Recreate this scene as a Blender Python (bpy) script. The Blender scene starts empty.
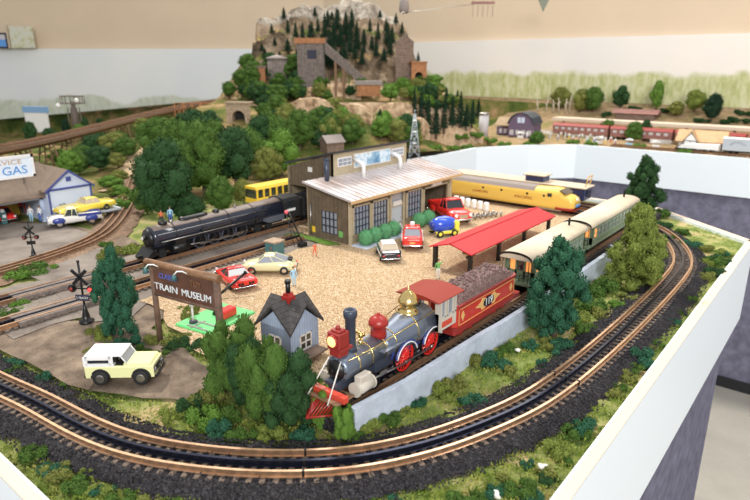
import bpy, bmesh, math, random
from mathutils import Vector, Matrix, noise, geometry
SC = bpy.context.scene
COL = SC.collection
PI = math.pi
R = math.radians
# ------------------------------------------------------------------ camera, world, sun, exposure
CAM_H = 0.40
PITCH = math.atan(185 / 600)
YAW = R(38.8)
cam = bpy.data.cameras.new('camera')
cam.sensor_width = 36.0
cam.lens = 28.8
cam.clip_start = 0.02
cam.dof.use_dof = True
cam.dof.focus_distance = 0.88
cam.dof.aperture_fstop = 8.0
camo = bpy.data.objects.new('camera', cam)
COL.objects.link(camo)
camo.location = (0, 0, CAM_H)
camo.rotation_euler = (PI / 2 - PITCH, 0, YAW)
SC.camera = camo
world = bpy.data.worlds.new('daylight')
SC.world = world
world.use_nodes = True
bg = world.node_tree.nodes['Background']
bg.inputs[0].default_value = (0.96, 0.97, 1.0, 1)
bg.inputs[1].default_value = 0.52
sun = bpy.data.lights.new('sun', 'SUN')
sun.energy = 2.7
sun.angle = R(5)
sun.color = (1.0, 0.93, 0.82)
suno = bpy.data.objects.new('sun', sun)
COL.objects.link(suno)
suno.rotation_euler = Vector((-0.62, 0.12, 0.80)).to_track_quat('Z', 'Y').to_euler()
win = bpy.data.lights.new('window_light', 'AREA')
win.shape = 'RECTANGLE'
win.size = 3.0
win.size_y = 1.6
win.energy = 55
win.color = (1.0, 0.98, 0.95)
wino = bpy.data.objects.new('window_light', win)
COL.objects.link(wino)
wino.location = (-2.2, 3.4, 2.6)
wino.rotation_euler = Vector((-0.9, 1.9, 2.2)).to_track_quat('Z', 'Y').to_euler()
fil = bpy.data.lights.new('fill_light_side', 'AREA')  # unseen fill lamp added behind camera right to brighten the white fascias
fil.shape = 'RECTANGLE'
fil.size = 3.0
fil.size_y = 1.8
fil.energy = 300
fil.color = (1.0, 0.985, 0.96)
filo = bpy.data.objects.new('fill_light_side', fil)
COL.objects.link(filo)
filo.location = (3.6, -3.4, 2.6)
filo.rotation_euler = Vector((4.4, -5.4, 2.4)).to_track_quat('Z', 'Y').to_euler()
bk = bpy.data.lights.new('back_wall_fill', 'AREA')  # unseen lamp added to brighten the back wall and its fascia
bk.shape = 'RECTANGLE'
bk.size = 2.4
bk.size_y = 0.6
bk.energy = 36
bk.color = (1.0, 0.97, 0.92)
bko = bpy.data.objects.new('back_wall_fill', bk)
COL.objects.link(bko)
bko.location = (0.0, 1.6, 2.5)
bko.rotation_euler = Vector((0.35, -1.5, 2.0)).to_track_quat('Z', 'Y').to_euler()
SC.view_settings.view_transform = 'Standard'
SC.view_settings.look = 'None'
SC.view_settings.gamma = 1
SC.view_settings.exposure = 0.26
# ------------------------------------------------------------------ placing helpers
CP, SP = math.cos(PITCH), math.sin(PITCH)
CY, SY = math.cos(YAW), math.sin(YAW)
def ray(px, py):
    a = (px - 375) / 600; v = (py - 250) / 600
    F = CP - v * SP; D = SP + v * CP
    return Vector((a * CY - F * SY, a * SY + F * CY, -D))
def P(px, py, z=0.0):
    d = ray(px, py)
    t = (z - CAM_H) / d.z
    return Vector((d.x * t, d.y * t, z))
def RG(r, g, z=0.0):      # r metres to the right of and g metres ahead of the photographer
    return Vector((r * CY - g * SY, r * SY + g * CY, z))
def toRG(x, y):
    return x * CY + y * SY, -x * SY + y * CY
def Q(px, py, g):
    d = ray(px, py)
    t = g / (-d.x * SY + d.y * CY)
    return Vector((d.x * t, d.y * t, CAM_H + d.z * t))
def sstep(x, a, b):
    t = max(0.0, min(1.0, (x - a) / (b - a)))
    return t * t * (3 - 2 * t)
def hz(x, y):             # height of the scenery above the table
    r, g = toRG(x, y)
    z = 0.0
    z += 0.20 * sstep(g, 2.1, 3.2) * sstep(r, -1.35, -.85) * (1 - sstep(r, -0.2, 0.45 + 0.0 * g))
    z += 0.15 * sstep(y, 3.55, 3.95) * sstep(x, -2.6, -1.4)
    z -= 0.22 * sstep(g, 3.0, 4.3) * (1 - sstep(r, -1.3, -.95))
    n = noise.noise(Vector((x * 3, y * 3, 1.7)))
    z += 0.03 * n * sstep(g, 1.9, 2.8) * (1 - sstep(r, -0.2, 0.3))
    return z
def hit(px, py):
    d = ray(px, py)
    t = 0.4
    while t < 9:
        p = Vector((0, 0, CAM_H)) + d * t
        if p.z <= hz(p.x, p.y):
            return p
        t += 0.012
    return Vector((0, 0, CAM_H)) + d * 6
# ------------------------------------------------------------------ mesh builder
class MB:
    def __init__(s):
        s.v = []; s.f = []; s.m = []; s.s = []; s.M = Matrix.Identity(4)
    def add(s, vs, fs, mat=0, smooth=False):
        b = len(s.v)
        M = s.M
        s.v += [tuple(M @ Vector(p)) for p in vs]
        s.f += [tuple(b + i for i in f) for f in fs]
        s.m += [mat] * len(fs); s.s += [smooth] * len(fs)
        return s
    def box(s, x0, x1, y0, y1, z0, z1, b=0.0, mat=0):
        if b <= 0:
            vs = [(x, y, z) for x in (x0, x1) for y in (y0, y1) for z in (z0, z1)]
            return s.add(vs, [(0, 1, 3, 2), (4, 6, 7, 5), (0, 4, 5, 1), (2, 3, 7, 6), (0, 2, 6, 4), (1, 5, 7, 3)], mat)
        b = min(b, (x1 - x0) * .45, (y1 - y0) * .45, (z1 - z0) * .45)
        vs = []; idx = {}
        for i, x in enumerate((x0, x1)):
            for j, y in enumerate((y0, y1)):
                for k, z in enumerate((z0, z1)):
                    dx, dy, dz = (b, -b)[i], (b, -b)[j], (b, -b)[k]
                    for a, q in enumerate(((x, y + dy, z + dz), (x + dx, y, z + dz), (x + dx, y + dy, z))):
                        idx[i, j, k, a] = len(vs); vs.append(q)
        fs = []
        for i in (0, 1):
            fs.append([idx[i, j, k, 0] for j, k in ((0, 0), (0, 1), (1, 1), (1, 0))])
            fs.append([idx[j, i, k, 1] for j, k in ((0, 0), (0, 1), (1, 1), (1, 0))])
            fs.append([idx[j, k, i, 2] for j, k in ((0, 0), (0, 1), (1, 1), (1, 0))])
            for j in (0, 1):
                fs.append([idx[i, j, 0, 0], idx[i, j, 1, 0], idx[i, j, 1, 1], idx[i, j, 0, 1]])
                fs.append([idx[i, 0, j, 0], idx[i, 1, j, 0], idx[i, 1, j, 2], idx[i, 0, j, 2]])
                fs.append([idx[0, i, j, 1], idx[1, i, j, 1], idx[1, i, j, 2], idx[0, i, j, 2]])
                for k in (0, 1):
                    fs.append([idx[i, j, k, 0], idx[i, j, k, 1], idx[i, j, k, 2]])
        return s.add(vs, fs, mat)
    def cyl(s, p0, p1, r0, r1=None, n=14, mat=0, caps=True, smooth=True):
        p0 = Vector(p0); p1 = Vector(p1)
        r1 = r0 if r1 is None else r1
        d = (p1 - p0).normalized()
        a = Vector((0, 0, 1)) if abs(d.z) < .9 else Vector((1, 0, 0))
        u = d.cross(a).normalized(); w = d.cross(u)
        vs = []
        for p, r in ((p0, r0), (p1, r1)):
            vs += [p + (u * math.cos(2 * PI * i / n) + w * math.sin(2 * PI * i / n)) * r for i in range(n)]
        s.add(vs, [(i, (i + 1) % n, n + (i + 1) % n, n + i) for i in range(n)], mat, smooth)
        if caps:
            s.add(vs[:n], [tuple(range(n))], mat); s.add(vs[n:], [tuple(range(n))], mat)
        return s
    def tube(s, pts, r, n=8, mat=0, close=False):
        rings = []
        pts = [Vector(p) for p in pts]
        up = Vector((0, 0, 1))
        for i, p in enumerate(pts):
            a = pts[(i - 1) % len(pts)] if (i or close) else p
            b = pts[(i + 1) % len(pts)] if (i < len(pts) - 1 or close) else p
            d = (b - a).normalized()
            u = d.cross(up if abs(d.z) < .95 else Vector((1, 0, 0))).normalized(); w = u.cross(d)
            rr = r[i] if isinstance(r, (list, tuple)) else r
            rings.append([p + (u * math.cos(2 * PI * k / n) + w * math.sin(2 * PI * k / n)) * rr for k in range(n)])
        return s.loft(rings, mat, True, loop=close)
    def loft(s, rings, mat=0, smooth=True, caps=True, loop=False, closed=True):
        n = len(rings[0]); m = len(rings)
        vs = [p for r in rings for p in r]
        fs = []
        for i in range(m if loop else m - 1):
            j = (i + 1) % m
            for k in range(n if closed else n - 1):
                l = (k + 1) % n
                fs.append((i * n + k, i * n + l, j * n + l, j * n + k))
        s.add(vs, fs, mat, smooth)
        if caps and not loop and closed:
            s.add(rings[0], [tuple(range(n))], mat); s.add(rings[-1], [tuple(range(n))], mat)
        return s
    def lathe(s, prof, c=(0, 0, 0), n=18, mat=0, axis='z'):
        rings = []
        for r, z in prof:
            ring = []
            for k in range(n):
                a, b = r * math.cos(2 * PI * k / n), r * math.sin(2 * PI * k / n)
                q = (a, b, z) if axis == 'z' else ((z, a, b) if axis == 'x' else (a, z, b))
                ring.append((q[0] + c[0], q[1] + c[1], q[2] + c[2]))
            rings.append(ring)
        return s.loft(rings, mat)
    def prism(s, pts, a0, a1, axis='y', mat=0, smooth=False):
        def q(p, a):
            return (p[0], a, p[1]) if axis == 'y' else ((a, p[0], p[1]) if axis == 'x' else (p[0], p[1], a))
        return s.loft([[q(p, a0) for p in pts], [q(p, a1) for p in pts]], mat, smooth)
    def ico(s, c, r, sub=2, nz=0.0, fr=1.0, seed=0, mat=0, smooth=True):
        vs, fs = ICO(sub)
        r = (r, r, r) if not isinstance(r, (tuple, list)) else r
        out = []
        for p in vs:
            k = 1 + nz * noise.noise(p * fr + Vector((seed * 7.3, seed * 3.1, seed)))
            if nz: k += nz * .5 * noise.noise(p * fr * 2.7 + Vector((seed, 0, 0)))
            out.append((c[0] + p.x * r[0] * k, c[1] + p.y * r[1] * k, c[2] + p.z * r[2] * k))
        return s.add(out, fs, mat, smooth)
    def mesh(s, name, mats, recalc=True):
        me = bpy.data.meshes.new(name)
        me.from_pydata(s.v, [], s.f)
        for m in (mats if isinstance(mats, (list, tuple)) else [mats]):
            me.materials.append(m)
        me.polygons.foreach_set('material_index', s.m)
        me.polygons.foreach_set('use_smooth', s.s)
        if recalc:
            b = bmesh.new(); b.from_mesh(me)
            bmesh.ops.remove_doubles(b, verts=b.verts, dist=1e-6) if len(b.verts) < 3000 else None
            bmesh.ops.recalc_face_normals(b, faces=b.faces)
            b.to_mesh(me); b.free()
        me.update()
        return me
    def build(s, name, mats, parent=None, loc=None, rz=None, **kw):
        o = bpy.data.objects.new(name, s.mesh(name, mats, kw.get('recalc', True)))
        COL.objects.link(o)
        o.parent = parent
        if loc is not None: o.location = loc
        if rz is not None: o.rotation_euler = (0, 0, rz)
        return o
_ico = {}
def ICO(sub):
    if sub not in _ico:
        b = bmesh.new(); bmesh.ops.create_icosphere(b, subdivisions=sub, radius=1)
        _ico[sub] = ([v.co.copy() for v in b.verts], [tuple(v.index for v in f.verts) for f in b.faces])
        b.free()
    return _ico[sub]
def tag(o, label=None, cat=None, group=None, kind=None):
    if label: o['label'] = label
    if cat: o['category'] = cat
    if group: o['group'] = group
    if kind: o['kind'] = kind
    return o
def thing(name, label, cat, loc=(0, 0, 0), rz=0.0, group=None, scale=1.0):
    o = bpy.data.objects.new(name, None); COL.objects.link(o)
    o.empty_display_size = .02
    o.location = loc; o.rotation_euler = (0, 0, rz); o.scale = (scale,) * 3
    return tag(o, label, cat, group)
def dup(o, parent=None):
    c = o.copy(); COL.objects.link(c)
    if parent: c.parent = parent
    for ch in KIDS.get(o.name) or [k for k in o.children]:
        dup(ch, c)
    return c
KIDS = {}
def text(name, body, size, m, parent, M, ext=0.0004, align='CENTER', sx=1.0, shear=0):
    cu = bpy.data.curves.new(name, 'FONT')
    cu.body = body; cu.size = size; cu.extrude = ext; cu.align_x = align; cu.align_y = 'CENTER'; cu.shear = shear
    cu.resolution_u = 3
    t = bpy.data.objects.new(name, cu); COL.objects.link(t)
    dg = bpy.context.evaluated_depsgraph_get()
    me = bpy.data.meshes.new_from_object(t.evaluated_get(dg))
    bpy.data.objects.remove(t)
    me.transform(M @ Matrix.Diagonal((sx, 1, 1, 1)))
    me.materials.clear(); me.materials.append(m)
    o = bpy.data.objects.new(name, me); COL.objects.link(o); o.parent = parent
    return o
def face_M(loc, right, up):
    r = Vector(right).normalized(); u = Vector(up).normalized(); n = r.cross(u)
    M = Matrix((r, u, n)).transposed().to_4x4(); M.translation = Vector(loc)
    return M
# ------------------------------------------------------------------ materials
def mat(name, col, rough=.6, metal=0.0, n=None, bump=None, emit=0, coat=0, spec=.5, vor=False, wave=None):
    m = bpy.data.materials.new(name); m.use_nodes = True
    nt = m.node_tree; b = nt.nodes['Principled BSDF']
    b.inputs['Base Color'].default_value = (*col, 1)
    b.inputs['Roughness'].default_value = rough
    b.inputs['Metallic'].default_value = metal
    b.inputs['Specular IOR Level'].default_value = spec
    b.inputs['Coat Weight'].default_value = coat
    if emit:
        b.inputs['Emission Color'].default_value = (*col, 1); b.inputs['Emission Strength'].default_value = emit
    N = nt.nodes.new; L = nt.links.new
    tc = N('ShaderNodeTexCoord')
    if n:       # n = [(scale, [(pos, colour), ...], detail)]
        sc, stops = n[0], n[1]
        t = N('ShaderNodeTexVoronoi' if vor else 'ShaderNodeTexNoise')
        t.inputs['Scale'].default_value = sc
        if not vor:
            t.inputs['Detail'].default_value = n[2] if len(n) > 2 else 6
            t.inputs['Roughness'].default_value = .65
        L(tc.outputs['Object'], t.inputs['Vector'])
        cr = N('ShaderNodeValToRGB')
        e = cr.color_ramp.elements
        while len(e) < len(stops): e.new(.5)
        for el, (p, c) in zip(e, stops):
            el.position = p; el.color = (*c, 1)
        if vor:
            sp = N('ShaderNodeSeparateColor'); L(t.outputs['Color'], sp.inputs[0]); L(sp.outputs[0], cr.inputs[0])
        else:
            L(t.outputs['Fac'], cr.inputs[0])
        L(cr.outputs[0], b.inputs['Base Color'])
    if wave:    # wave = (axis, scale, colour, amount)  board joints
        w = N('ShaderNodeTexWave'); w.bands_direction = wave[0]; w.inputs['Scale'].default_value = wave[1]
        L(tc.outputs['Object'], w.inputs['Vector'])
        w.wave_profile = 'SAW'
        cr = N('ShaderNodeValToRGB'); cr.color_ramp.elements[0].position = .0; cr.color_ramp.elements[1].position = .16
        cr.color_ramp.elements[0].color = (1, 1, 1, 1); cr.color_ramp.elements[1].color = (0, 0, 0, 1)
        L(w.outputs['Fac'], cr.inputs[0])
        mx = N('ShaderNodeMix'); mx.data_type = 'RGBA'
        mu = N('ShaderNodeMath'); mu.operation = 'MULTIPLY'; mu.inputs[1].default_value = wave[3]
        L(cr.outputs[0], mu.inputs[0]); L(mu.outputs[0], mx.inputs[0])
        src = b.inputs['Base Color'].links[0].from_socket if b.inputs['Base Color'].links else None
        if src: L(src, mx.inputs[6])
        else: mx.inputs[6].default_value = (*col, 1)
        mx.inputs[7].default_value = (*wave[2], 1)
        L(mx.outputs[2], b.inputs['Base Color'])
        bp = N('ShaderNodeBump'); bp.inputs['Strength'].default_value = .4; bp.inputs['Distance'].default_value = .001; bp.invert = True
        L(cr.outputs[0], bp.inputs['Height']); L(bp.outputs[0], b.inputs['Normal'])
    if bump:    # (scale, distance)
        t = N('ShaderNodeTexVoronoi' if len(bump) > 2 else 'ShaderNodeTexNoise'); t.inputs['Scale'].default_value = bump[0]
        L(tc.outputs['Object'], t.inputs['Vector'])
        bp = N('ShaderNodeBump'); bp.inputs['Strength'].default_value = .8; bp.inputs['Distance'].default_value = bump[1]
        L(t.outputs[0], bp.inputs['Height'])
        if b.inputs['Normal'].links: L(b.inputs['Normal'].links[0].from_socket, bp.inputs['Normal'])
        L(bp.outputs[0], b.inputs['Normal'])
    return m
def vary(c, a, b):
    return [(.3, tuple(x * a for x in c)), (.7, tuple(min(1, x * b) for x in c))]
M = {}
def mk(k, col, **kw):
    M[k] = mat(k, col, **kw); return M[k]
mk('grass', (.2, .25, .06), rough=.95, spec=.1, n=(14, [(.30, (.07, .11, .025)), (.43, (.15, .20, .05)), (.53, (.27, .29, .10)), (.63, (.46, .35, .19)), (.72, (.24, .25, .08))], 9), bump=(500, .002))
mk('hill', (.2, .25, .06), rough=.95, spec=.1, n=(5, [(.32, (.03, .055, .012)), (.46, (.09, .11, .025)), (.54, (.20, .155, .06)), (.62, (.36, .23, .12)), (.72, (.12, .13, .03))], 10), bump=(120, .006))
mk('flock', (.2, .25, .06), rough=.95, spec=.1, n=(60, [(.3, (.05, .10, .018)), (.45, (.17, .24, .04)), (.6, (.35, .38, .09)), (.7, (.42, .30, .12))], 6))
mk('dirt', (.3, .25, .2), rough=.95, spec=.15, n=(22, [(.3, (.08, .06, .045)), (.5, (.19, .145, .11)), (.7, (.32, .25, .185))], 12), bump=(400, .0015))
mk('asphalt', (.3, .27, .24), rough=.9, spec=.15, n=(12, [(.3, (.13, .105, .09)), (.5, (.215, .185, .16)), (.7, (.29, .25, .22))], 12), bump=(600, .0008))
mk('gravel', (.6, .42, .22), rough=.9, spec=.2, n=(560, [(.0, (.22, .13, .06)), (.35, (.42, .29, .165)), (.75, (.53, .385, .24)), (1, (.68, .57, .43))]), vor=True, bump=(420, .0015, 1))
mk('ballast', (.04, .04, .045), rough=.85, spec=.3, n=(500, [(0, (.008, .008, .009)), (.6, (.024, .022, .026)), (1, (.06, .056, .065))]), vor=True, bump=(500, .003, 1))
mk('stone_dark', (.05, .045, .05), rough=.8, spec=.3, n=(300, [(.3, (.010, .009, .011)), (.7, (.048, .043, .052))]))
mk('grain', (.6, .42, .22), rough=.9, n=(300, [(.3, (.38, .24, .10)), (.6, (.72, .52, .28)), (.75, (.85, .75, .55))]))
mk('rail', (.62, .36, .20), rough=.28, metal=.85, n=(60, vary((.72, .46, .29), .75, 1.15)))
mk('rail_blue', (.03, .035, .06), rough=.25, metal=.8)
mk('rust', (.30, .15, .07), rough=.6, metal=.3, n=(60, vary((.24, .135, .075), .7, 1.3)))
mk('sleeper', (.16, .12, .09), rough=.85, n=(200, vary((.12, .09, .07), .6, 1.6)))
mk('timber', (.22, .14, .09), rough=.85, n=(150, vary((.2, .115, .065), .6, 1.4)))
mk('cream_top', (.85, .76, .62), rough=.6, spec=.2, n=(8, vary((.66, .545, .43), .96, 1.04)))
mk('white_board', (.80, .86, .90), rough=.45)
mk('carpet', (.16, .15, .19), rough=1, spec=.05, n=(30, vary((.165, .16, .215), .7, 1.35), 10), bump=(900, .001))
mk('floor', (.45, .42, .36), rough=.5, n=(4, vary((.29, .275, .24), .85, 1.12)), bump=(30, .001))
mk('wall', (.62, .50, .36), rough=.9, spec=.1, n=(2, vary((.62, .50, .365), .97, 1.04)))
mk('concrete', (.45, .48, .52), rough=.8, n=(40, vary((.47, .53, .62), .8, 1.15), 8), bump=(120, .001))
mk('black', (.008, .008, .009), rough=.35)
mk('black_matte', (.012, .012, .013), rough=.8)
mk('black_gloss', (.016, .020, .035), rough=.13, coat=.6)
mk('rubber', (.015, .015, .015), rough=.8)
mk('chrome', (.8, .8, .82), rough=.12, metal=1)
mk('steel', (.42, .40, .38), rough=.3, metal=.9)
mk('brass', (.83, .62, .25), rough=.18, metal=1)
mk('gunmetal', (.16, .19, .25), rough=.32, metal=.5, coat=.3)
mk('gunmetal_dark', (.06, .075, .11), rough=.35, metal=.4)
mk('red', (.34, .02, .016), rough=.35, coat=.2)
mk('red_tender', (.50, .035, .022), rough=.4, coat=.1)
mk('red_bright', (.72, .03, .022), rough=.22, coat=.6)
mk('red_orange', (.60, .07, .04), rough=.35)
mk('red_dull', (.28, .025, .02), rough=.45)
mk('roof_red', (.52, .03, .035), rough=.55, spec=.25)
mk('roof_brick', (.26, .035, .022), rough=.6, spec=.2)
mk('gold', (.7, .42, .15), rough=.4)
mk('beige', (.55, .50, .43), rough=.55)
mk('ivory', (.72, .70, .42), rough=.2, coat=.7)
mk('white', (.80, .80, .80), rough=.35)
mk('offwhite', (.72, .70, .66), rough=.6)
mk('pale_yellow', (.80, .80, .42), rough=.3, coat=.5)
mk('glass', (.02, .025, .03), rough=.05, coat=1)
mk('glass_pale', (.30, .33, .38), rough=.08, coat=1)
mk('green_coach', (.16, .22, .14), rough=.45, n=(80, vary((.17, .235, .15), .85, 1.1)))
mk('green_trim', (.30, .34, .24), rough=.5)
mk('coach_roof', (.70, .56, .38), rough=.6, n=(30, vary((.60, .51, .38), .93, 1.06)))
mk('lit_window', (1.0, .38, .10), rough=.4, emit=.55)
mk('lamp_glow', (1.0, .58, .22), rough=.3, emit=1.1)
mk('signal_red', (1.0, .03, .03), rough=.3, emit=3.5)
mk('coal', (.14, .10, .085), rough=.75, n=(260, vary((.135, .082, .075), .5, 1.9)), bump=(300, .002, 1))
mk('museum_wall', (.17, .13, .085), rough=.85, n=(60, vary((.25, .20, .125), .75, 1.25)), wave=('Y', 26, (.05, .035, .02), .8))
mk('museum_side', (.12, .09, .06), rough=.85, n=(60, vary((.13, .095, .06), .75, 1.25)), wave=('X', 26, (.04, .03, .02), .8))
mk('museum_trim', (.45, .38, .25), rough=.7, n=(60, vary((.44, .37, .25), .85, 1.15)))
mk('tin_roof', (.62, .54, .50), rough=.32, metal=.25, n=(9, [(.35, (.46, .36, .32)), (.5, (.58, .53, .53)), (.7, (.68, .67, .70))], 8))
mk('tar', (.035, .035, .04), rough=.7)
mk('mural', (.3, .5, .7), rough=.4, n=(22, [(.35, (.10, .25, .42)), (.48, (.30, .50, .66)), (.56, (.75, .85, .92)), (.65, (.22, .42, .60))], 8))
mk('shingle', (.045, .042, .042), rough=.75, n=(120, vary((.045, .042, .042), .6, 1.5)), wave=('Z', 55, (.015, .014, .014), .8))
mk('house_grey', (.30, .34, .42), rough=.75, n=(60, vary((.34, .43, .58), .85, 1.12)), wave=('X', 60, (.14, .16, .20), .7))
mk('house_grey_y', (.30, .34, .42), rough=.75, n=(60, vary((.34, .43, .58), .85, 1.12)), wave=('Y', 60, (.14, .16, .20), .7))
mk('sign_wood', (.12, .055, .03), rough=.35, coat=.3, n=(40, vary((.095, .040, .024), .7, 1.4)))
mk('post_wood', (.12, .07, .045), rough=.7, n=(120, vary((.13, .075, .05), .6, 1.4)))
mk('log_wood', (.20, .10, .045), rough=.5, n=(100, vary((.21, .105, .05), .7, 1.3)))
mk('letter_white', (.75, .78, .80), rough=.5, metal=.0)
mk('letter_blue', (.10, .13, .42), rough=.5)
mk('green_plastic', (.13, .55, .18), rough=.45)
mk('teal', (.06, .16, .17), rough=.5)
mk('topiary', (.10, .28, .13), rough=.95, spec=.1, n=(300, vary((.10, .28, .13), .6, 1.5)), bump=(500, .002))
mk('yellow_loco', (.80, .52, .10), rough=.35, coat=.3)
mk('grey_roof', (.22, .18, .16), rough=.6)
mk('navy', (.02, .03, .10), rough=.35, coat=.3)
mk('tan_deck', (.52, .43, .32), rough=.7)
mk('blue_toy', (.03, .09, .62), rough=.2, coat=.6)
mk('yellow_toy', (.90, .80, .10), rough=.3)
mk('bus_yellow', (.85, .55, .05), rough=.45)
mk('rock', (.4, .33, .24), rough=.95, spec=.1, n=(9, [(.33, (.05, .038, .024)), (.45, (.16, .115, .075)), (.55, (.27, .20, .135)), (.68, (.37, .285, .20))], 12), bump=(60, .02))
mk('rock_tan', (.5, .36, .22), rough=.95, spec=.1, n=(20, [(.33, (.20, .12, .07)), (.5, (.50, .35, .22)), (.68, (.66, .50, .35))], 10), bump=(120, .008))
mk('mine_wood', (.13, .10, .085), rough=.9, n=(80, vary((.16, .13, .115), .6, 1.4)), wave=('X', 20, (.05, .04, .035), .7))
mk('mine_brown', (.17, .11, .08), rough=.9, n=(80, vary((.19, .13, .10), .6, 1.4)), wave=('Z', 20, (.07, .05, .035), .7))
mk('rust_orange', (.45, .18, .06), rough=.85, n=(60, vary((.34, .15, .065), .7, 1.3)))
mk('stonework', (.36, .27, .18), rough=.9, n=(90, vary((.38, .28, .19), .6, 1.3)), vor=False, bump=(90, .003, 1))
mk('shed_roof', (.26, .22, .20), rough=.8)
mk('barn', (.13, .09, .15), rough=.8, n=(60, vary((.14, .10, .16), .8, 1.2)), wave=('X', 40, (.07, .05, .08), .7))
mk('barn_roof', (.30, .22, .13), rough=.8, n=(40, vary((.32, .235, .14), .8, 1.2)))
mk('silo', (.50, .48, .50), rough=.6)
mk('car_red', (.30, .09, .07), rough=.6, n=(30, vary((.26, .12, .10), .8, 1.2)))
mk('wood_pale', (.55, .38, .20), rough=.8)
mk('orange_roof', (.52, .33, .17), rough=.8, n=(60, vary((.52, .33, .18), .85, 1.15)))
mk('trailer', (.46, .50, .54), rough=.5)
mk('gas_roof', (.17, .125, .09), rough=.85, n=(40, vary((.18, .13, .095), .8, 1.2)))
mk('gas_wall', (.55, .62, .78), rough=.6)
mk('blue_trim', (.06, .08, .28), rough=.5)
mk('gas_sign', (.72, .80, .90), rough=.4)
mk('sign_blue', (.10, .30, .68), rough=.4)
mk('yellow_car', (.88, .68, .08), rough=.25, coat=.6)
mk('blue_dark', (.03, .05, .25), rough=.3, coat=.4)
mk('skin', (.62, .36, .24), rough=.7)
for k, c in dict(c_white=(.75, .75, .75), c_blue=(.06, .15, .45), c_red=(.6, .05, .04), c_green=(.16, .42, .12), c_orange=(.72, .16, .07), c_lblue=(.35, .58, .75), c_dark=(.03, .03, .05), c_tan=(.45, .32, .2), c_yellow=(.75, .6, .1), c_purple=(.25, .08, .2), c_hair=(.05, .03, .02)).items():
    mk(k, c, rough=.8)
mk('bark', (.10, .07, .05), rough=.95, n=(80, vary((.10, .07, .05), .6, 1.5)))
mk('bark_pale', (.50, .43, .34), rough=.9)
def leafmat(k, c, a=.55, b=1.7):
    mk(k, c, rough=.9, spec=.12, n=(45, [(.28, tuple(x * a for x in c)), (.5, c), (.72, tuple(x * b for x in c))], 8))
leafmat('leaf_dark', (.028, .068, .024))
leafmat('leaf_teal', (.03, .10, .055))
leafmat('leaf_mid', (.062, .118, .024))
leafmat('leaf_olive', (.15, .165, .042))
leafmat('leaf_yellow', (.155, .195, .042))
leafmat('leaf_bright', (.10, .19, .032))
leafmat('leaf_pine', (.014, .035, .018))
# ------------------------------------------------------------------ room
FZ = -1.10
def struct(name, mb, m, **kw):
    return tag(mb.build(name, m, **kw), kind='structure')
struct('floor', MB().box(-9, 4, -2.5, 8, FZ - .05, FZ), M['floor'])
CORN = RG(-.455, 5.5)
LEND = RG(-6.0, 5.5)
def slab(a, b, z0, z1, th, nx, ny, mb=None):
    mb = mb or MB()
    return mb.add([(a.x, a.y, z0), (b.x, b.y, z0), (b.x, b.y, z1), (a.x, a.y, z1), (a.x + nx * th, a.y + ny * th, z0), (b.x + nx * th, b.y + ny * th, z0), (b.x + nx * th, b.y + ny * th, z1), (a.x + nx * th, a.y + ny * th, z1)],
                  [(0, 1, 2, 3), (4, 5, 6, 7), (0, 1, 5, 4), (2, 3, 7, 6), (0, 3, 7, 4), (1, 2, 6, 5)])
struct('wall_right', MB().box(-4.6, 3.6, 4.04, 4.14, FZ, 1.9), M['wall'])
struct('wall_left', slab(LEND + Vector((-SY, CY, 0)) * .04, CORN + Vector((-SY, CY, 0)) * .04 + Vector((CY, SY, 0)) * .1, FZ, 1.9, .1, -SY, CY), M['wall'])
# painted scenery boards fixed along the foot of both walls
def scenic(name, base, green, sky, zc, amp, sc, up=0.55):
    m = bpy.data.materials.new(name); m.use_nodes = True
    nt = m.node_tree; b = nt.nodes['Principled BSDF']; b.inputs['Roughness'].default_value = .8; b.inputs['Specular IOR Level'].default_value = .1
    N = nt.nodes.new; L = nt.links.new
    tc = N('ShaderNodeTexCoord'); sp = N('ShaderNodeSeparateXYZ'); L(tc.outputs['Object'], sp.inputs[0])
    mp = N('ShaderNodeMapping'); mp.inputs['Scale'].default_value = (1, 1, .35); L(tc.outputs['Object'], mp.inputs[0])
    n1 = N('ShaderNodeTexNoise'); n1.inputs['Scale'].default_value = sc; n1.inputs['Detail'].default_value = 8; L(tc.outputs['Object'], n1.inputs[0])
    n2 = N('ShaderNodeTexNoise'); n2.inputs['Scale'].default_value = 26; n2.inputs['Detail'].default_value = 9; n2.inputs['Roughness'].default_value = .7; L(mp.outputs[0], n2.inputs[0])
    ma = N('ShaderNodeMath'); ma.operation = 'MULTIPLY_ADD'; ma.inputs[1].default_value = amp; ma.inputs[2].default_value = zc - amp * .5
    L(n1.outputs[0], ma.inputs[0])
    su = N('ShaderNodeMath'); su.operation = 'SUBTRACT'; L(ma.outputs[0], su.inputs[0]); L(sp.outputs[2], su.inputs[1])
    mr = N('ShaderNodeMapRange'); mr.inputs[1].default_value = -.012; mr.inputs[2].default_value = .02; L(su.outputs[0], mr.inputs[0])
    cr = N('ShaderNodeValToRGB'); e = cr.color_ramp.elements
    for _ in range(len(green) - 2): e.new(.5)
    for el, (p, c) in zip(e, green): el.position = p; el.color = (*c, 1)
    L(n2.outputs[0], cr.inputs[0])
    sk = N('ShaderNodeValToRGB'); e = sk.color_ramp.elements
    e[0].position = .35; e[0].color = (*sky[0], 1); e[1].position = .65; e[1].color = (*sky[1], 1)
    n3 = N('ShaderNodeTexNoise'); n3.inputs['Scale'].default_value = 1.6; L(tc.outputs['Object'], n3.inputs[0]); L(n3.outputs[0], sk.inputs[0])
    mx = N('ShaderNodeMix'); mx.data_type = 'RGBA'; L(mr.outputs[0], mx.inputs[0]); L(sk.outputs[0], mx.inputs[6]); L(cr.outputs[0], mx.inputs[7])
    L(mx.outputs[2], b.inputs['Base Color'])
    return m
mR = scenic('painted_woods', 0, [(.30, (.26, .30, .11)), (.45, (.44, .46, .22)), (.55, (.56, .56, .34)), (.7, (.66, .65, .50))], [(.72, .70, .68), (.78, .74, .68)], .35, .14, 6)
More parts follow.
